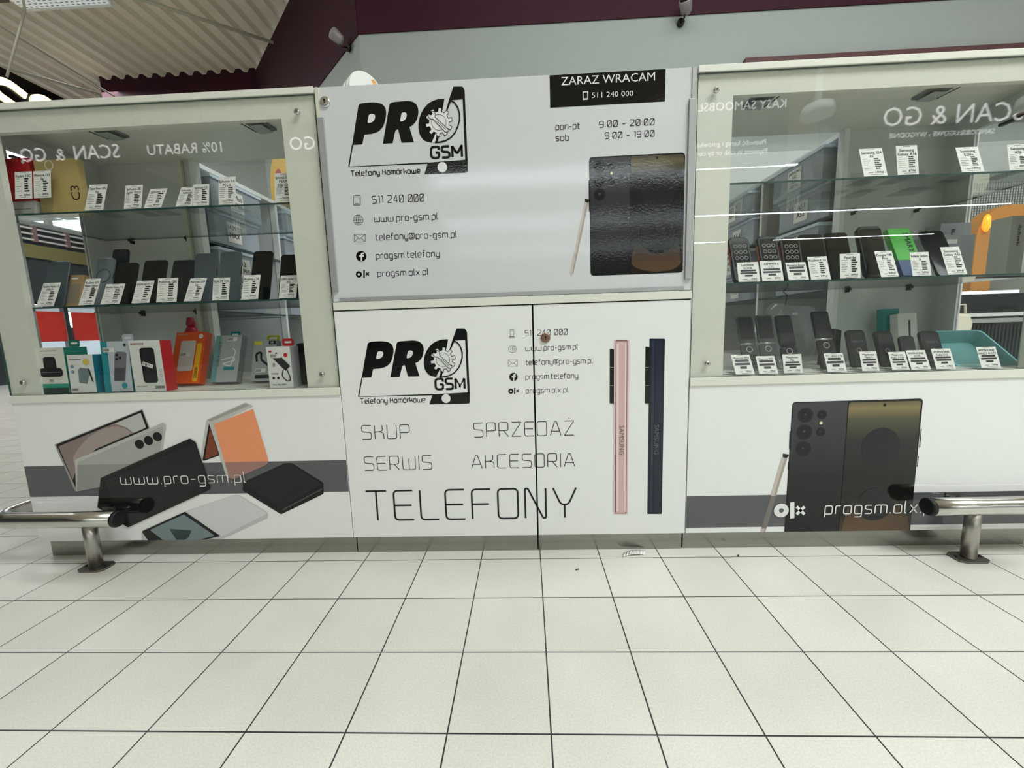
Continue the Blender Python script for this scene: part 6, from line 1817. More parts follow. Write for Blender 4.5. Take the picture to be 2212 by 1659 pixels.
MB().tube([(0, 0, 0), (0, 0, .02)], .12, STEEL, 24).build('foot', t)

# ------------------------------------------------------------------ trolley guard rails
def guard(side):
    left = side == 'left'
    s = -1 if left else 1
    xe = -1.425 if left else 1.222          # capped end
    xp = -1.523 if left else 1.356          # post
    y, z, r = -.058, .176, .027
    xb = (-1.865 if left else 1.70)         # outer corner
    t = thing('guard_rail', 'polished steel trolley guard rail on a post at the %s end of the kiosk' % side, 'rail', (xp, y, 0), group='trolley guard rails')

    def L(p):
        return (p[0] - xp, p[1] - y, p[2])
    rb = .07
    path = [(xe, y, z), (xe + s * .15, y, z), (xb - s * rb, y, z)]
    for k in range(1, 9):
        a = R(90 * k / 8)
        path.append((xb - s * rb + s * rb * math.sin(a), y + rb - rb * math.cos(a), z))
    path += [(xb, .3, z), (xb, 1.2, z)]
    MB().tube([L(p) for p in path], r, STEEL, 28).build('rail', t)
    MB().tube([L(p) for p in ((xe - s * -.001, y, z), (xe - s * .006, y, z), (xe - s * .012, y, z))], [r * 1.02, r * 1.03, r * .9], RUBBER, 28).build('end_cap', t)
    for yy, xx in ((y, xp),):
        MB().tube([L((xx, yy, .008)), L((xx, yy, .10)), L((xx, yy, z - r * .8))], .0195, STEELD, 24).build('post', t)
        pl = MB()
        pl.prism([L((xx + a, yy + b, .0)) for a, b in ((-.045, -.021), (-.03, -.030), (.03, -.030), (.045, -.021), (.045, .021), (.03, .030), (-.03, .030), (-.045, .021))],
                 (0, 0, .007), mat('floor_plate', (120, 116, 110), .35, metal=.9))
        for a in (-.036, .036):
            pl.tube([L((xx + a, yy, .007)), L((xx + a, yy, .0105))], .0045, mat('bolt', (60, 56, 52), .4, metal=.8), 8)
        pl.build('base_plate', t)
    # second post by the side of the kiosk
    MB().tube([L((xb, 1.0, .0)), L((xb, 1.0, z - r * .8))], .0195, STEEL, 20).build('post', t)
    # bracket that ties the rail to the kiosk front
    xbk = -1.505 if left else 1.345
    br = MB()
    br.box(xbk - .024 - xp, xbk + .024 - xp, -.0005 - .004 - y, -.0007 - y, .166, .196, mat('floor_plate'))
    br.tube([L((xbk, -.004, .182)), L((xbk - s * .03, -.022, .180)), L((xbk - s * .05, y + r * .7, z))], .007, STEEL, 10)
    for a in (-.017, .017):
        br.tube([L((xbk + a, -.0045, .181)), L((xbk + a, -.007, .181))], .004, mat('bolt'), 8)
    br.build('wall_bracket', t)


guard('left')
guard('right')

# crumpled receipt on the floor
mb = MB()
nx = 8
for i in range(nx):
    a, b = i / nx, (i + 1) / nx

    def P(u, v):
        return (.078 * (u - .5) + .012 * v, .030 * v + .012 * u, .0012 + .010 * math.sin(math.pi * min(1, u * 1.05)) * (.45 + .55 * u))
    mb.face([P(a, 0), P(b, 0), P(b, 1), P(a, 1)], PAPER, True)
o = mb.build('receipt', loc=(.312, -.030, 0), fix=False)
so = o.modifiers.new('thickness', 'SOLIDIFY')
so.thickness = .0004
tag(o, 'crumpled white paper receipt lying on the floor tiles under the right door', 'receipt')
mb = MB()
for k in range(5):
    u0 = .1 + .15 * k
    for v in (.25, .5, .7):
        q = [(u0, v), (u0 + .1, v), (u0 + .1, v + .07), (u0, v + .07)]
        mb.face([(.078 * (u - .5) + .012 * v_, .030 * v_ + .012 * u, .0016 + .0002 + .010 * math.sin(math.pi * min(1, u * 1.05)) * (.45 + .55 * u)) for u, v_ in q], GREYINK)
mb.build('print', o, fix=False)

# litter specks on the tiles
for i, (x, y, c, nm) in enumerate(((.115, -.098, (60, 60, 62), 'small dark scrap on the tiles in front of the right door'), (.655, -.028, (70, 70, 72), 'tiny grey scrap on the tiles under the right display case'),
                                   (-.68, -.02, (225, 222, 214), 'tiny white scrap on the tiles at the left edge of the central cabinet'), (-.46, .008, (225, 222, 214), 'white crumb against the toe kick of the central cabinet'))):
    tag(MB().box(-.006, .006, -.002, .002, .0003, .002, mat('scrap_%d' % i, c, .6)).build('litter', loc=(x, y, 0), rot=(0, 0, R(35 * i + 20))), nm, 'litter')

# ------------------------------------------------------------------ square lamps under the case roofs
for (x, y, rz, lab) in ((-1.453, .162, -18, 'small square lamp under the roof of the left case, nearer its free end'),
                        (-.920, .164, -18, 'small square lamp under the roof of the left case, nearer the central panel'),
                        (.756, .170, 16, 'small square lamp under the roof of the right case, nearer the central panel'),
                        (1.312, .172, 16, 'small square lamp under the roof of the right case, nearer its free end')):
    t = thing('cabinet_lamp', lab, 'lamp', (x, y, 1.483), (0, 0, R(rz * .4)), 'square lamps under the case roofs')
    slab(MB(), rrect(.068, .075, .004, z=-.0375), 0, .008, mat('lamp_frame', (120, 122, 120), .4)).build('frame', t, rot=(R(90), 0, 0))
    slab(MB(), rrect(.052, .058, .003, z=-.029), -.0009, -.0002, mat('lamp_diffuser', (170, 172, 168), .5)).build('diffuser', t, loc=(0, 0, -.0083), rot=(R(90), 0, 0))
    sx = -1 if rz < 0 else 1
    MB().tube([(.01 * sx, .03, -.004), (.03 * sx, .012, -.008), (.045 * sx, -.055, -.002)], .0016, BLACK, 6).build('wire', t)


# ------------------------------------------------------------------ goods
ORD = ['first', 'second', 'third', 'fourth', 'fifth', 'sixth', 'seventh', 'eighth', 'ninth', 'tenth', 'eleventh', 'twelfth']
ROWN = {'L1': 'top shelf of the left case', 'L2': 'lower shelf of the left case', 'R1': 'top shelf of the right case',
        'R2': 'lower shelf of the right case', 'R0': 'bottom board of the right case'}


def card_mesh(w, h, parent, title, price, style, lean):
    """printed price card standing at the front lip, leaning back"""
    c = slab(MB(), [(-w / 2, 0), (w / 2, 0), (w / 2, h), (-w / 2, h)][::1], -.0004, 0, PAPER).build('price_card', parent, rot=(-lean, 0, 0))
    mb = MB()
    y = -.0008
    hd = .058 * w / .062
    mb2 = []
    flat(mb, [[(-w * .16, h * .955), (w * .16, h * .955), (w * .16, h * .968), (-w * .16, h * .968)]], y, GREYINK)
    th = min(.0088, h * .105)
    zt = h * .93
    for r in title:
        zt -= th * 1.38
        flat(mb, font_text(r, 0, zt, th, w * .88, bold=.016), y, INK)
    zb = h * .10
    flat(mb, font_text(price, w * .36, zb, min(.0068, h * .085), bold=.016, align='r'), y, INK)
    flat(mb, [[(-w * .28, zb + .001), (-w * .08, zb + .001), (-w * .08, zb + .0026), (-w * .28, zb + .0026)]], y, GREYINK)
    flat(mb, [[(-w * .2, h * .045), (w * .36, h * .045), (w * .36, h * .058), (-w * .2, h * .058)]], y, GREYINK)
    top, bot = zt - h * .03, zb + h * .12
    rr = random.Random(title[0] + price)
    if style == 's':
        n = 6
        for i in range(n):
            z1 = top - (top - bot) * i / n
            z0 = z1 - (top - bot) / n * .62
            l = rr.uniform(.55, 1)
            flat(mb, [[(w * .06, z0), (w * (.06 + .32 * l), z0), (w * (.06 + .32 * l), z1), (w * .06, z1)]], y, INK)
            zz = (z0 + z1) / 2
            l2 = rr.uniform(.5, 1)
            flat(mb, [[(-w * .42, zz - .0006), (-w * (.42 - .36 * l2), zz - .0006), (-w * (.42 - .36 * l2), zz + .0006), (-w * .42, zz + .0006)]], y, GREYINK)
    else:
        for i in range(3):
            z1 = top - (top - bot) * i / 3
            z0 = z1 - (top - bot) / 3 * .68
            l = (.40, .44, .2)[i] * rr.uniform(.85, 1)
            flat(mb, [[(-w * l, z0), (w * l, z0), (w * l, z1), (-w * l, z1)]], y, INK)
    mb.build('print', c, fix=False)
    return c


cnt = {}
for row, x, y, z, lean, h, w, title, price, style in TAGS:
    cnt[row] = cnt.get(row, 0) + 1
tot, cnt = cnt, {}
for row, x, y, z, lean, h, w, title, price, style in TAGS:
    i = cnt[row] = cnt.get(row, 0) + 1
    if row == 'L1' and i <= 2:
        # these two are stuck high on the red carton and ochre block behind
        h = .088
    lab = '%s white price card from the left on the %s' % (ORD[i - 1], ROWN[row])
    dz = 0
    if row == 'L1' and i <= 2:
        dz = .045
    t = thing('price_stand', lab, 'price card', (x, y, z + .0005), (0, 0, 0), 'price cards on the ' + ROWN[row])
    card = card_mesh(w, h, t, title, price, style, R(lean))
    card.location = (0, 0, .0022 + dz)
    mb = MB()
    mb.box(-w * .42, w * .42, .001, .085, 0, .002, ACRYL)
    a = R(max(lean, 12))
    d, up = Vector((0, math.sin(a), math.cos(a))), h * .75 + dz
    pts = [(-w * .36, .0015, .002), (w * .36, .0015, .002), (w * .36, .0015 + d.y * up, .002 + d.z * up), (-w * .36, .0015 + d.y * up, .002 + d.z * up)]
    mb.prism(pts, (0, .002, 0), ACRYL)
    mb.build('acrylic_stand', t)


def phone(kind, x, y, z, lean, h, w, label, group):
    t = thing('phone', label, 'phone', (x, y, z + {'keypad': .0075, 'rugged': .0075}.get(kind, .0045)), (-R(lean), 0, 0), group)
    r = .011
    if kind in ('black', 'black_red', 'dark', 'slate', 'grey_ring'):
        bc = {'black': (16, 16, 18), 'black_red': (26, 14, 16), 'dark': (34, 36, 40), 'slate': (92, 98, 104), 'grey_ring': (110, 118, 120)}[kind]  # reddish shell has a red reflection mixed into its colour
        slab(MB(), rrect(w, h, r), 0, .0085, mat('phone_shell_' + kind, bc, .25, metal=.3), .0015).build('body', t)
        sc = mat('phone_face_' + kind, {'slate': (86, 94, 100), 'grey_ring': (112, 122, 124), 'dark': (30, 33, 38)}.get(kind, (8, 8, 10)), .1 if kind != 'slate' else .2)
        slab(MB(), rrect(w - .004, h - .004, r - .002, z=.002), -.0006, -.0001, sc).build('screen', t)
        MB().tube([(0, -.0006, h - .008), (0, -.0010, h - .008)], .0018, BLACK, 10).build('front_camera', t)
        MB().box(w / 2 + .0002, w / 2 + .0012, .003, .0055, h * .55, h * .68, BLACK).build('side_button', t)
        if kind == 'grey_ring':
            q = [Vector(p) for p in disc(0, h * .62, w * .38, 28)]
            mb = MB()
            flat(mb, ribbon(q, .0022, True), -.001, INK)
            mb.build('printed_ring', t, fix=False)  # ring of a reflected sign, painted onto the grey screen
    elif kind == 'keypad':
        o = [(-w / 2 + .006, 0), (w / 2 - .006, 0), (w / 2, .012), (w / 2, h - .012), (w / 2 - .012, h), (-w / 2 + .012, h), (-w / 2, h - .012), (-w / 2, .012)]
        slab(MB(), o, 0, .017, mat('rugged_shell', (18, 18, 20), .5), .003).build('body', t)
        slab(MB(), rrect(w * .78, h * .60, .003, z=h * .33), -.0008, -.0001, mat('phone_face_black', (8, 8, 10), .1)).build('screen', t)
        mb = MB()
        for a in range(3):
            for b in range(3):
                cx, cz = (a - 1) * w * .22, h * (.78 - .13 * b)
                flat(mb, ribbon([Vector(p) for p in disc(cx, cz, .0058, 12)], .0016, True), -.0012, mat('icon_grey', (150, 150, 152), .5))
        flat(mb, [[(-w * .2, h * .385), (w * .2, h * .385), (w * .2, h * .395), (-w * .2, h * .395)]], -.0012, mat('icon_grey'))
        mb.build('screen_icons', t, fix=False)
        mb = MB()
        for a in (-1, 0, 1):
            for b in range(2):
                mb.box(a * w * .26 - w * .1, a * w * .26 + w * .1, -.0016, 0, h * (.25 - .09 * b), h * (.30 - .09 * b), mat('key_dark', (36, 36, 38), .5))
        mb.build('keypad', t)
        MB().box(-.005, .005, -.0019, -.0001, h * .295, h * .318, mat('key_orange', (214, 92, 40), .5)).build('call_key', t)
        MB().box(-w / 2 - .0004, -w / 2 + .003, .004, .012, h * .4, h * .8, mat('key_orange')).build('side_trim', t)
    elif kind == 'rugged':
        o = [(-w / 2 + .010, 0), (w / 2 - .010, 0), (w / 2, .014), (w / 2, h - .010), (w / 2 - .008, h), (-w / 2 + .012, h), (-w / 2, h - .014), (-w / 2, .014)]
        slab(MB(), o, 0, .019, mat('rugged_shell'), .004).build('body', t)
        slab(MB(), rrect(w * .86, h * .88, .006, z=h * .06), -.0008, -.0001, mat('phone_face_black', (8, 8, 10), .1)).build('screen', t)
    return t


BEHIND = {}
PL = ['slate grey phone at the left end of the lower shelf, left case', None,
      'grey phone with a ring on its screen, lower shelf of the left case', 'tall dark phone standing at the back behind the grey ringed phone, left case',
      'black phone half in front of the tall dark phone, left case', 'wide black phone leaning behind the fourth price card, lower shelf of the left case',
      'wide dark phone with reflections behind the fifth price card, lower shelf of the left case', 'grey phone overlapping the wide dark one, behind the sixth card, left case',
      'grey phone behind the seventh price card, lower shelf of the left case', 'black phone behind the eighth price card, lower shelf of the left case',
      'black phone by the right post on the lower shelf of the left case',
      'rugged keypad phone with icons, nearest the post of the right case', 'rugged keypad phone with icons, second from the post of the right case',
      'rugged keypad phone overlapping a plain black phone on its right', 'black phone half behind the third rugged keypad phone, right case',
      'slim black phone behind the fifth price card, lower shelf of the right case', 'thick black rugged phone left of the green carton, right case', None,
      'black phone leaning right of the green carton, lower shelf of the right case']
for (row, x, y, z, lean, h, w, kind), lab in zip(PHONES, PL):
    if lab:
        phone(kind, x, y, z, lean, h, w, lab, 'phones on the ' + ROWN[row])
    elif kind == 'kraft':
        t = thing('carton', 'small kraft carton with hang hole between the first two phones of the left case', 'box', (x, y, z + .0065), (-R(lean), 0, 0))
        MB().box(-w / 2, w / 2, 0, .018, 0, h, mat('kraft', (176, 146, 104), .6)).build('body', t, bevel=.0008)
        MB().box(-w * .4, w * .4, -.0006, -.0001, h * .1, h * .7, mat('kraft_label', (150, 134, 116), .6)).build('label', t)
        slab(MB(), rrect(w * .4, .006, .0029, z=h * .86), -.0006, -.0001, PAPER).build('hang_hole', t)
    else:
        t = thing('carton', 'green and blue phone carton between two black phones, right case', 'box', (x, y, z + .0100), (-R(lean), 0, 0))
        mb = MB().box(-w / 2, w / 2, 0, .02, h * .32, h, mat('carton_green', (70, 178, 52), .4))
        mb.box(-w / 2, w / 2, 0, .02, 0, h * .32, mat('carton_blue', (40, 70, 120), .4))
        mb.build('body', t, bevel=.0008)
        mb = MB()
        for p in font_text('SMART 8', 0, 0, w * .24, h * .56, bold=.016):
            mb.face([(w * .12 + q[1], -.0006, h * .64 - q[0]) for q in p], INK)
        mb.build('lettering', t, fix=False)


# ---- flip and bar phones on the bottom board of the right case
def flip_phone(x, y, lean, h, w, hinge, col, label, silver=True):
    col = col if not silver else tuple(int(v * 1.25) for v in col)
    t = thing('flip_phone', label, 'phone', (x, y, .5965), (-R(lean), 0, 0), 'phones on the bottom board of the right case')
    shell = mat('flip_' + '_'.join(map(str, col)), col, .3, metal=.2)
    slab(MB(), rrect(w, hinge, .008), 0, .009, shell, .0015).build('keypad_half', t)
    slab(MB(), rrect(w, h - hinge - .004, .008, z=hinge + .004), .0, .008, shell, .0015).build('screen_half', t)
    MB().tube([(-w * .42, .004, hinge + .002), (w * .42, .004, hinge + .002)], .0052, mat('hinge_silver', (206, 206, 204), .25, metal=.8) if silver else shell, 12).build('hinge', t)
    hh = h - hinge - .004
    slab(MB(), rrect(w * .84, hh * .80, .003, z=hinge + .004 + hh * .14), -.0007, -.0001, mat('flip_screen', (52, 54, 58), .12)).build('screen', t)
    mb = MB()
    for a in (-1, 0, 1):
        for b in range(4):
            mb.box(a * w * .27 - w * .11, a * w * .27 + w * .11, -.0012, -.0001, hinge * (.08 + .14 * b), hinge * (.17 + .14 * b), mat('key_dark'))
    mb.build('keypad', t)
    q = [Vector(p) for p in disc(0, hinge * .80, w * .17, 20)]
    mb = MB()
    for r_ in ribbon(q, .0025, True):
        mb.prism([(p[0], -.0012, p[1]) for p in r_], (0, .0011, 0), mat('hinge_silver'))
    mb.build('navigation_ring', t)
    return t


flip_phone(.762, .135, 21, .205, .058, .098, (70, 72, 74), 'silver-hinged open flip phone nearest the post of the right case')
flip_phone(.826, .135, 19, .205, .059, .098, (74, 76, 78), 'silver-hinged open flip phone, second from the post of the right case')
flip_phone(.903, .14, 22, .205, .058, .085, (26, 30, 44), 'dark blue open flip phone between silver-hinged and black flip phones', False)
flip_phone(1.022, .125, 21, .215, .060, .108, (24, 24, 26), 'black open flip phone with bright hinge left of the four button phones')


def bar_phone(x, y, lean, h, w, label, text):
    t = thing('bar_phone', label, 'phone', (x, y, .5965), (-R(lean), 0, 0), 'phones on the bottom board of the right case')
    slab(MB(), rrect(w, h, .014), 0, .013, mat('bar_shell', (20, 20, 22), .4), .003).build('body', t)
    s = slab(MB(), rrect(w * .74, h * .36, .003, z=h * .52), -.0008, -.0001, mat('bar_screen', (48, 50, 54), .15)).build('screen', t)
    if text:
        flat(MB(), font_text(text, 0, h * .66, .0075, w * .6, bold=.016), -.0013, mat('icon_grey')).build('lettering', s, fix=False)
    mb = MB()
    for a in (-1, 0, 1):
        for b in range(4):
            mb.box(a * w * .26 - w * .10, a * w * .26 + w * .10, -.0014, -.0001, h * (.05 + .085 * b), h * (.11 + .085 * b), mat('key_dark'))
    mb.build('keypad', t)
    mb = MB()
    for r_ in ribbon([Vector(p) for p in disc(0, h * .445, w * .12, 16)], .0022, True):
        mb.prism([(p[0], -.0014, p[1]) for p in r_], (0, .0013, 0), mat('icon_grey'))
    mb.build('navigation_ring', t)


bar_phone(1.150, .155, 19, .138, .066, 'black button phone with HALO 3 on its screen, right case', 'HALO 3')
bar_phone(1.238, .140, 22, .134, .062, 'black button phone with a plain screen right of the HALO 3 phone', '')
bar_phone(1.270, .100, 16, .112, .050, 'small black button phone between two larger ones at the right of the bottom board', '')
bar_phone(1.355, .100, 21, .130, .066, 'black button phone with rounded top beside the teal tray', 'HALO 2')
t = thing('charging_dock', 'black upright charging dock behind the flip phone with silver hinge, right case', 'dock', (1.115, .23, .596))
slab(MB(), [(-.03, 0), (.03, 0), (.026, .03), (.012, .045), (.012, .13), (-.006, .135), (-.010, .05), (-.028, .03)], 0, .06, BLACK, .003).build('cradle', t)
MB().box(-.02, .02, -.004, -.0005, .01, .02, mat('key_dark')).build('front_lip', t)

# teal open tray at the right end
t = thing('tray', 'open teal plastic tray leaning back at the right end of the bottom board', 'tray', (1.545, .255, .5962), (0, 0, 0))
TEAL = mat('teal_plastic', (124, 190, 192), .35)
t.location = (1.525, .105, .5965)
t.rotation_euler = (-R(52), 0, R(-3))
mb = MB()
rim, rim2, flo, flo2, lip = (rrect(.200, .185, .018, 4), rrect(.192, .177, .015, 4, 0, .004), rrect(.168, .150, .016, 4, 0, .018), rrect(.162, .144, .014, 4, 0, .021), rrect(.206, .191, .02, 4, 0, -.003))
n = len(rim)
for (A, ya), (B, yb) in (((lip, .0), (rim, .003)), ((rim, .003), (flo, .045)), ((lip, .0), (rim2, -.001)), ((rim2, -.001), (flo2, .042))):
    for k in range(n):
        j = (k + 1) % n
        mb.face([(A[k][0], ya, A[k][1]), (A[j][0], ya, A[j][1]), (B[j][0], yb, B[j][1]), (B[k][0], yb, B[k][1])], TEAL, True)
mb.face([(p[0], .042, p[1]) for p in flo2], TEAL)
mb.face([(p[0], .045, p[1]) for p in flo][::-1], TEAL)
mb.build('tub', t, fix=False)
t = thing('carton', 'slim teal carton standing at the back of the right case', 'box', (1.400, .335, .5962), (-R(5), 0, 0))
MB().box(-.03, .03, 0, .03, 0, .205, mat('carton_teal', (24, 140, 132), .4)).build('body', t, bevel=.0008)
t = thing('carton', 'white carton with a printed grey stylus in front of the slim teal one', 'box', (1.425, .285, .5962), (-R(8), 0, 0))
MB().box(-.035, .035, 0, .035, 0, .185, mat('carton_white', (224, 222, 214), .5)).build('body', t, bevel=.0008)
MB().box(.003, .010, -.0006, -.0001, .05, .16, mat('stylus_print', (60, 60, 62), .4)).build('printed_stylus', t)
# shelf cartons far right
t = thing('carton', 'grey carton with small print at the right end of the lower shelf, right case', 'box', (1.455, .215, .8905))
MB().box(-.055, .09, 0, .07, 0, .155, mat('carton_grey', (158, 160, 162), .5)).build('body', t, bevel=.001)
mb = MB()
for zz in (.085, .075, .065, .055):
    mb.box(-.03, .06, -.0006, -.0001, zz, zz + .0025, GREYINK)
mb.box(.03, .06, -.0006, -.0001, .012, .026, INK)
mb.box(-.04, -.012, -.0006, -.0001, .125, .14, PAPER)
mb.box(-.004, .03, -.0006, -.0001, .125, .14, PAPER)
mb.build('label', t)
t = thing('carton', 'tall grey carton with vertical lettering behind the small-print carton, right case', 'box', (1.545, .29, .8905))
MB().box(-.05, .06, 0, .06, 0, .21, mat('carton_grey2', (150, 152, 156), .5)).build('body', t, bevel=.001)
mb = MB()
for p in font_text('BLAUPUNKT', 0, 0, .012, .12, bold=.016):
    mb.face([(-.01 + q[1], -.0006, .14 - q[0]) for q in p], INK)
mb.build('lettering', t, fix=False)
t = thing('carton', 'white headphone carton at the far right edge of the lower shelf, right case', 'box', (1.600, .12, .8905))
MB().box(-.045, .006, 0, .06, 0, .19, mat('carton_white')).build('body', t, bevel=.001)
mb = MB()
for p in font_text('słuchawki', 0, 0, .012, .09, bold=.016):
    mb.face([(-.022 + q[1], -.0006, .13 - q[0]) for q in p], INK)
mb.build('lettering', t, fix=False)
# clear stands on the top shelf of the right case
for i, (x, w, h) in enumerate(((1.02, .085, .12), (1.13, .06, .07), (1.30, .09, .075))):
    t = thing('display_stand', '%s clear acrylic stand on the top shelf of the right case' % ('tall', 'small middle', 'wide right-hand')[i], 'stand', (x, .16, 1.1905), group='empty clear stands on the top shelf')
    MB().box(-w / 2, w / 2, 0, .09, 0, .003, ACRYL).build('base', t)
    a = R(16)
    MB().prism([(-w / 2, .03, .003), (w / 2, .03, .003), (w / 2, .03 + math.sin(a) * h, .003 + math.cos(a) * h), (-w / 2, .03 + math.sin(a) * h, .003 + math.cos(a) * h)], (0, .003, 0), ACRYL).build('back', t)


# ---- accessory cartons on the bottom board of the left case
def acc_box(x0, x1, y, d, h, lean, label, front, sidec, name='carton', rz=0):
    w = x1 - x0
    if lean > 10:
        d = .03
    t = thing(name, label, 'box', ((x0 + x1) / 2, y, .5962 + d * math.sin(R(lean))), (-R(lean), 0, R(rz)), 'accessory cartons on the bottom board of the left case')
    mb = MB()
    i = len(mb.v)
    mb.v += [(-w / 2, 0, 0), (w / 2, 0, 0), (w / 2, d, 0), (-w / 2, d, 0), (-w / 2, 0, h), (w / 2, 0, h), (w / 2, d, h), (-w / 2, d, h)]
    for q, m in zip(((0, 3, 2, 1), (4, 5, 6, 7), (0, 1, 5, 4), (1, 2, 6, 5), (2, 3, 7, 6), (3, 0, 4, 7)), (sidec, front, front, sidec, sidec, sidec)):
        mb.f.append([i + a for a in q]); mb.m.append(mb.mi(m)); mb.s.append(False)
    mb.build('body', t, bevel=.0006)
    return t, w


def ptch(mb, pts, m, ly=0):
    mb.face([(x, -.0005 - .0003 * ly, z) for x, z in pts], m)


def rct(x0, x1, z0, z1):
    return [(x0, z0), (x1, z0), (x1, z1), (x0, z1)]


CW = mat('carton_offwhite', (222, 219, 208), .45)
CT = mat('carton_teal_green', (22, 120, 104), .4)
BARC = mat('barcode_paper', (232, 230, 224), .5)


def barcode(mb, x, z, s=1.0, ly=3):
    ptch(mb, rct(x - .016 * s, x + .02 * s, z - .007 * s, z + .007 * s), BARC, ly)
    for k in range(6):
        ptch(mb, rct(x - .014 * s + .0033 * k * s, x - .0122 * s + .0033 * k * s, z - .005 * s, z + .005 * s), INK, ly + 1)


def hang_tab(t, x, d, h, m, w=.04):
    mb = MB()
    o = rrect(w, .026, .008, x=x, z=h)
    slab(mb, o, d - .001, d, m)
    mb.build('hang_tab', t)
    slab(MB(), rrect(w * .6, .007, .003, x=x, z=h + .010), d - .0017, d - .0011, PAPER).build('hang_hole', t)


t, w = acc_box(-1.697, -1.592, .014, .075, .157, 1, 'cream and green carton with a black charging stand printed on it', CW, CT)
mb = MB()
ptch(mb, rct(-w / 2, w / 2, .0, .020), mat('carton_dark_green', (22, 54, 48), .4))
ptch(mb, rct(-w / 2, w / 2, .020, .034), mat('carton_mint', (30, 150, 124), .4))
ptch(mb, rrect(.082, .030, .012, x=-.002, z=.058), INK, 1)
ptch(mb, rrect(.044, .048, .010, x=-.002, z=.078), INK, 1)
ptch(mb, rct(-.035, .033, .073, .0745), mat('icon_grey'), 2)
ptch(mb, disc(-.002, .102, .014), mat('print_grey_dark', (40, 40, 44), .3), 2)
ptch(mb, rct(-.03, .03, .145, .147), GREYINK)
barcode(mb, 0, .045, .8)
mb.build('print', t, fix=False)
hang_tab(t, .01, .075, .157, CT)
t, w = acc_box(-1.587, -1.496, .014, .05, .130, 2, 'white and teal carton with a grey power bank printed on it, second from the left', mat('carton_white2', (226, 225, 220), .45), mat('carton_blue_teal', (24, 118, 138), .4))
mb = MB()
ptch(mb, [(-.012, .035), (.016, .030), (.030, .070), (.026, .082), (-.002, .086), (-.010, .078)], mat('print_slate', (78, 82, 88), .3), 1)
ptch(mb, [(.024, .082), (.030, .080), (.040, .036), (.034, .038)], INK, 2)
ptch(mb, disc(.020, .105, .011), mat('print_gold', (220, 190, 90), .4), 1)
ptch(mb, rct(-.038, .004, .112, .115), GREYINK)
ptch(mb, disc(-.030, .090, .006, 12), mat('print_blue', (110, 140, 170), .4))
ptch(mb, disc(-.030, .072, .006, 12), mat('print_blue'))
flat(mb, font_text('5000', -.040, .008, .008, bold=.016, align='l'), -.0008, INK)
mb.build('print', t, fix=False)
t, w = acc_box(-1.468, -1.370, .016, .05, .170, 3, 'pale grey carton with a phone case printed on it, third from the left', mat('carton_pale', (190, 196, 202), .4), mat('carton_blue_teal'))
mb = MB()
ptch(mb, rct(-w / 2, -.026, 0, .170), mat('carton_teal2', (40, 140, 150), .4))
ptch(mb, [(-.014, .035), (.026, .035), (.040, .128), (.034, .134), (.006, .136), (-.002, .128)], mat('print_case', (120, 118, 124), .3), 1)
ptch(mb, [(-.012, .038), (.024, .038), (.030, .08), (-.006, .08)], mat('print_case2', (84, 80, 88), .3), 2)
for q in ((.006, .124), (.016, .114), (.004, .110)):
    ptch(mb, disc(q[0], q[1], .005, 12), INK, 3)
ptch(mb, disc(.022, .020, .010, 16), mat('carton_teal2'), 1)
ptch(mb, disc(.036, .157, .005, 12), INK, 1)
barcode(mb, -.024, .142, 1.1)
mb.build('print', t, fix=False)
hang_tab(t, .0, .05, .170, mat('carton_pale'))
t, w = acc_box(-1.360, -1.251, .014, .045, .173, 0, 'white and red carton with a black power bank printed on it and 20000 lettering', mat('carton_white2'), mat('carton_red', (190, 28, 36), .4))
mb = MB()
ptch(mb, rrect(.050, .118, .010, x=.006, z=.030), mat('print_black', (24, 24, 26), .25), 1)
ptch(mb, rrect(.042, .110, .008, x=.009, z=.033), mat('print_black2', (36, 36, 38), .3), 2)
ptch(mb, [(-.016, .090), (.018, .078), (.022, .090), (-.012, .103)], BARC, 3)
for k in range(5):
    ptch(mb, [(-.012 + .005 * k, .092 - .0017 * k), (-.010 + .005 * k, .0913 - .0017 * k), (-.008 + .005 * k, .099 - .0017 * k), (-.010 + .005 * k, .0997 - .0017 * k)], INK, 4)
flat(mb, font_text('20000', .05, .010, .0095, bold=.016, align='r'), -.0008, INK)
flat(mb, font_text('BOROFONE', -.046, .159, .006, bold=.016, align='l'), -.0008, mat('carton_red'))
flat(mb, font_text('BLACK & WHITE', -.046, .017, .0035, bold=.016, align='l'), -.0008, mat('carton_red'))
for q in (.07, .054, .038):
    for r_ in ribbon([Vector(p) for p in disc(.044, q, .005, 12)], .0008, True):
        ptch(mb, [(p[0], p[1]) for p in r_], GREYINK, 1)
mb.build('print', t, fix=False)
t, w = acc_box(-1.352, -1.236, .135, .05, .200, 20, 'orange carton leaning back with a white power bank and 20000 on a yellow strip', mat('carton_orange', (236, 92, 24), .4), mat('carton_orange2', (214, 76, 18), .4))
mb = MB()
ptch(mb, rrect(.058, .118, .007, x=-.004, z=.048), mat('print_white', (214, 206, 198), .35), 1)
ptch(mb, rrect(.020, .150, .008, x=.040, z=.006), mat('print_yellow', (246, 188, 40), .4), 1)
for p in font_text('20000', 0, 0, .012, bold=.016):
    ptch(mb, [(.046 - q[1], .040 + q[0]) for q in p], INK, 2)
ptch(mb, disc(.040, .182, .009, 16), PAPER, 1)
barcode(mb, -.012, .112, 1.1)
flat(mb, font_text('POWER BANK', -.05, .188, .004, bold=.016, align='l'), -.0008, PAPER)
mb.build('print', t, fix=False)
t, w = acc_box(-1.205, -1.105, .150, .05, .182, 20, 'grey and teal carton with a coiled white cable printed on it', mat('carton_cable', (172, 178, 178), .4), mat('carton_cable2', (120, 124, 126), .4))
mb = MB()
ptch(mb, rct(-w / 2, -.030, 0, .182), mat('carton_cable_teal', (110, 160, 158), .4))
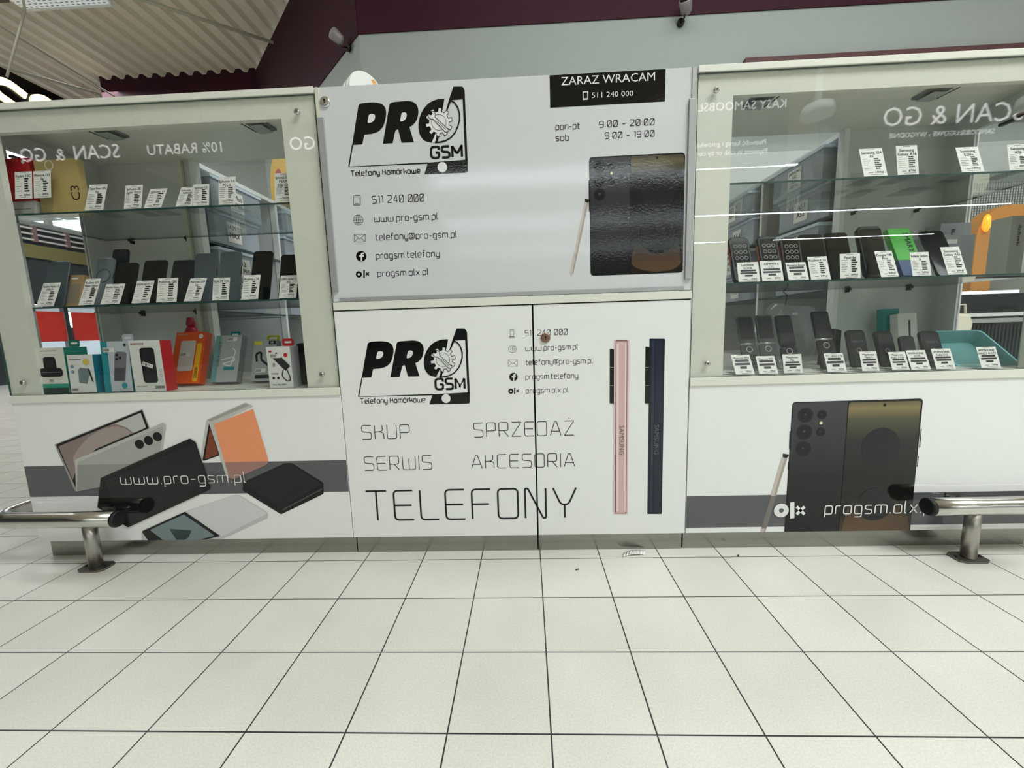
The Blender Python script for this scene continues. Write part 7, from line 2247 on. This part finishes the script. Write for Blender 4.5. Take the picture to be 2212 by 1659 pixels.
for p in font_text('DATA CABLE', 0, 0, .012, .095, bold=.016):
    ptch(mb, [(-.030 - q[1] + .006, .110 + q[0]) for q in p], GREYINK, 1)
for q in ribbon(round_line([(-.02, .085), (.028, .098), (.036, .082), (-.015, .070), (.02, .06), (.034, .12), (.02, .13)], .01, False), .004, False):
    ptch(mb, [(p[0], p[1]) for p in q], PAPER, 2)
ptch(mb, rct(-.006, .036, .046, .058), mat('carton_teal2'), 1)
barcode(mb, .012, .166, 1.1)
mb.build('print', t, fix=False)
hang_tab(t, .0, .03, .182, mat('carton_blue_teal'))
t, w = acc_box(-1.060, -.972, .165, .045, .158, 16, 'grey carton with a black headset printed on it and a yellow tab', mat('carton_cable'), mat('carton_cable2'))
mb = MB()
for q in ribbon(round_line([(-.026, .075), (-.032, .105), (-.010, .112), (-.012, .082), (.032, .05)], .012, False), .008, False):
    ptch(mb, [(p[0], p[1]) for p in q], INK, 1)
ptch(mb, rct(-.03, .03, .010, .024), INK, 1)
ptch(mb, rct(-.040, -.010, .140, .152), mat('print_lemon', (226, 216, 60), .4), 1)
ptch(mb, rct(.015, .042, .140, .154), INK, 1)
flat(mb, font_text('10', .028, .143, .009, bold=.016), -.0012, PAPER)
barcode(mb, -.012, .040, 1.1)
mb.build('print', t, fix=False)
hang_tab(t, .012, .03, .158, mat('print_olive', (190, 180, 60), .4), .05)
t, w = acc_box(-.892, -.811, .014, .05, .138, 0, 'white carton with a black power plug printed on it and a red tab', mat('carton_white2'), mat('carton_grey_side', (160, 160, 160), .45))
mb = MB()
for q in ribbon([Vector((-.015, .112)), Vector((.028, .065))], .024, False):
    ptch(mb, [(p[0], p[1]) for p in q], INK, 1)
for q in ribbon(round_line([(.012, .062), (.004, .040), (.022, .022), (.034, .026), (.030, .045), (.024, .062)], .01, False), .0035, False):
    ptch(mb, [(p[0], p[1]) for p in q], INK, 2)
ptch(mb, rct(-.022, -.014, .072, .084), mat('hinge_silver'), 2)
flat(mb, font_text('POWER', -.030, .046, .005, bold=.016, align='l'), -.0008, GREYINK)
flat(mb, font_text('Power Plug USB-C', -.030, .010, .0045, bold=.016, align='l'), -.0008, INK)
for q in (-.024, -.008):
    ptch(mb, disc(q, .034, .0045, 12), INK, 1)
ptch(mb, disc(.024, .110, .007, 14), mat('carton_red'), 1)
ptch(mb, rct(-.032, -.022, .120, .126), mat('carton_red'), 1)
barcode(mb, -.012, .108, 1.0)
mb.build('print', t, fix=False)
hang_tab(t, .008, .05, .138, mat('carton_red'))
t = thing('carton', 'black rounded case at the right end of the bottom board, behind the white plug carton', 'box', (-.800, .09, .5962))
slab(MB(), rrect(.075, .146, .014), 0, .06, mat('case_black', (20, 20, 22), .4), .006).build('body', t)
MB().box(-.036, .036, -.0004, .0, .07, .073, DARK).build('zip', t)
t = thing('bottle', 'small red bottle standing at the back of the left case', 'bottle', (-1.372, .30, .5962))
MB().tube([(0, 0, 0), (0, 0, .004), (0, 0, .20), (0, 0, .222)], [.022, .026, .026, .014], mat('bottle_red', (196, 30, 50), .35), 24).build('body', t)
MB().tube([(0, 0, .222), (0, 0, .232), (0, 0, .258)], [.014, .017, .011], mat('bottle_cap', (170, 24, 44), .4), 20).build('cap', t)

t = thing('carton', 'small white and blue carton between the two black phones near the post, left case', 'box', (-.895, .165, .8902))
mb = MB().box(-.022, .022, 0, .02, .028, .085, mat('carton_white2'))
mb.box(-.022, .022, 0, .02, 0, .028, mat('carton_skyblue', (70, 140, 190), .4))
mb.build('body', t, bevel=.0006)
mb = MB()
ptch(mb, rrect(.022, .03, .004, x=.004, z=.045), INK)
mb.build('print', t, fix=False)
o = MB().tube([(1.018, .411, .884), (1.034, .409, .868), (1.024, .402, .835), (1.010, .398, .795), (1.006, .394, .745), (1.007, .36, .62), (1.012, .32, .599)], .0022, BLACK, 8).build('cable')
tag(o, 'thin black cable drooping behind the open flip phones in the right case', 'cable')
rb = random.Random(5)
bm = bmesh.new()
bmesh.ops.create_icosphere(bm, subdivisions=3, radius=1)
for v in bm.verts:
    k = 1 + .16 * math.sin(v.co.x * 5 + 1) * math.cos(v.co.z * 4) + rb.uniform(-.05, .05)
    v.co = Vector((v.co.x * .115 * k, v.co.y * .034 * k, max(-.115, v.co.z * .125 * k) + .1155))
me = bpy.data.meshes.new('clear_bag')
bm.to_mesh(me)
bm.free()
me.materials.append(glass_mat('film', (.94, .95, .95), gain=1.3, rough=.12, body=(225, 228, 228), bodyfac=.12))
o = bpy.data.objects.new('clear_bag', me)
COL.objects.link(o)
o.location = (1.01, .350, .596)
tag(o, 'crumpled clear plastic bag at the back behind the open flip phones', 'bag')

# top shelf, left end: red carton, ochre block in place of a reflection
t = thing('carton', 'red and white phone carton at the left end of the top shelf', 'box', (-1.700, .06, 1.1905), group='phone cartons on the top shelf')
mb = MB()
mb.box(-.055, .052, 0, .05, .05, .185, mat('carton_red'))
mb.box(-.055, .052, 0, .05, 0, .05, mat('carton_white2'))
mb.build('body', t, bevel=.0008)
mb = MB()
ptch(mb, disc(.034, .172, .006, 14), PAPER, 0)
ptch(mb, rct(-.035, .035, .024, .026), GREYINK, 0)
mb.build('print', t, fix=False)
t = thing('carton', 'ochre phone carton at the left end of the top shelf, right of the red one', 'box', (-1.555, .065, 1.1905), group='phone cartons on the top shelf')
MB().box(-.082, .066, 0, .022, 0, .178, mat('carton_ochre', (190, 166, 108), .45)).build('body', t, bevel=.0008)
mb = MB()
for p in font_text('C3', 0, .10, .03, bold=.0):
    ptch(mb, [(.03 + q[1] - .1, .07 + q[0]) for q in p], INK)
for r_ in ribbon([Vector(p) for p in disc(-.03, .160, .014, 20)], .003, True):
    ptch(mb, [(p[0], p[1]) for p in r_], PAPER)
mb.build('print', t, fix=False)

# ------------------------------------------------------------------ tills beyond the right end
t = thing('checkout_counter', 'dark ribbed checkout counter with pale rails, seen through the right end glass', 'counter', (3.9, 1.8, 0))
mb = MB()
RIB = mat('ribbed_black', (30, 27, 30), .5)
mb.box(-.95, 1.2, .02, .55, 0, .70, RIB)
k = -.95
while k < 1.18:
    mb.box(k, k + .012, .0, .0205, .02, .69, RIB)
    k += .026
mb.build('body', t)
MB().box(-.97, 1.22, -.01, .03, .705, .735, ALU).build('rail', t)
MB().box(-.97, 1.22, -.01, .03, .750, .775, mat('rail_white', (214, 216, 216), .4)).build('rail', t)
MB().box(-.95, 1.2, .031, .55, .70, .79, BLACK).build('belt', t)
mb = MB()
mb.box(-.9, .1, .42, .50, .93, .955, mat('lit_strip', (240, 246, 250), .4, emit=1.0))
mb.box(-.9, 1.2, .45, .54, .79, .93, BLACK)
mb.build('light_strip', t)
t = thing('archway', 'orange rounded portal frame beyond the right end of the kiosk', 'arch', (4.35, 2.45, 0))
mb = MB()
ORG = mat('portal_orange', (206, 140, 62), .5)
path = [(-.50, 0), (-.50, 1.42)] + [(-.50 + .26 - .26 * math.cos(R(a)), 1.42 + .26 * math.sin(R(a))) for a in (15, 30, 45, 60, 75, 90)] + [(.9, 1.68), (.9, 0)]
inn = [(-.34, 0), (-.34, 1.38)] + [(-.34 + .16 - .16 * math.cos(R(a)), 1.38 + .16 * math.sin(R(a))) for a in (15, 30, 45, 60, 75, 90)] + [(.75, 1.54), (.75, 0)]
for (a, b), (c, d) in zip(zip(path, path[1:]), zip(inn, inn[1:])):
    mb.prism([(a[0], 0, a[1]), (c[0], 0, c[1]), (d[0], 0, d[1]), (b[0], 0, b[1])], (0, .12, 0), ORG)
mb.build('frame', t)
MB().tube([(-.45, -.02, 1.46), (-.45, -.02, 1.50), (-.45, -.02, 1.58), (-.45, -.02, 1.60)], [.01, .028, .022, .008], mat('amber_glow', (255, 170, 40), .3, emit=1.6), 28).build('beacon', t)
t = thing('mesh_trolley', 'grey wire mesh trolley basket seen through the right end glass', 'trolley', (3.95, 2.75, 0))
mb = MB()
WIRE = mat('wire_grey', (120, 124, 124), .4, metal=.5)
for k in range(46):
    mb.box(-.25 + k * .023, -.246 + k * .023, 0, .006, 1.50, 1.95, WIRE)
for k in range(20):
    mb.box(-.25, .80, -.003, .003, 1.50 + k * .0225, 1.504 + k * .0225, WIRE)
mb.build('basket', t)
for x in (-.24, .78):
    MB().box(x, x + .02, .0, .02, 0, 1.5, WIRE).build('leg', t)
t = thing('bag', 'cream cloth bag hanging at the end of the checkout counter', 'bag', (3.09, 1.765, .44))
mb = MB()
slab(mb, [(-.07, .02), (-.02, 0), (.05, .01), (.07, .12), (.085, .27), (.06, .33), (-.05, .34), (-.08, .25), (-.075, .12)], -.03, .02, mat('cloth_cream', (226, 218, 200), .8), .02)
mb.build('body', t)
MB().tube([(-.04, 0, .33), (-.035, .0, .40), (.03, 0, .40), (.04, 0, .33)], .007, mat('cloth_cream'), 8).build('strap', t)
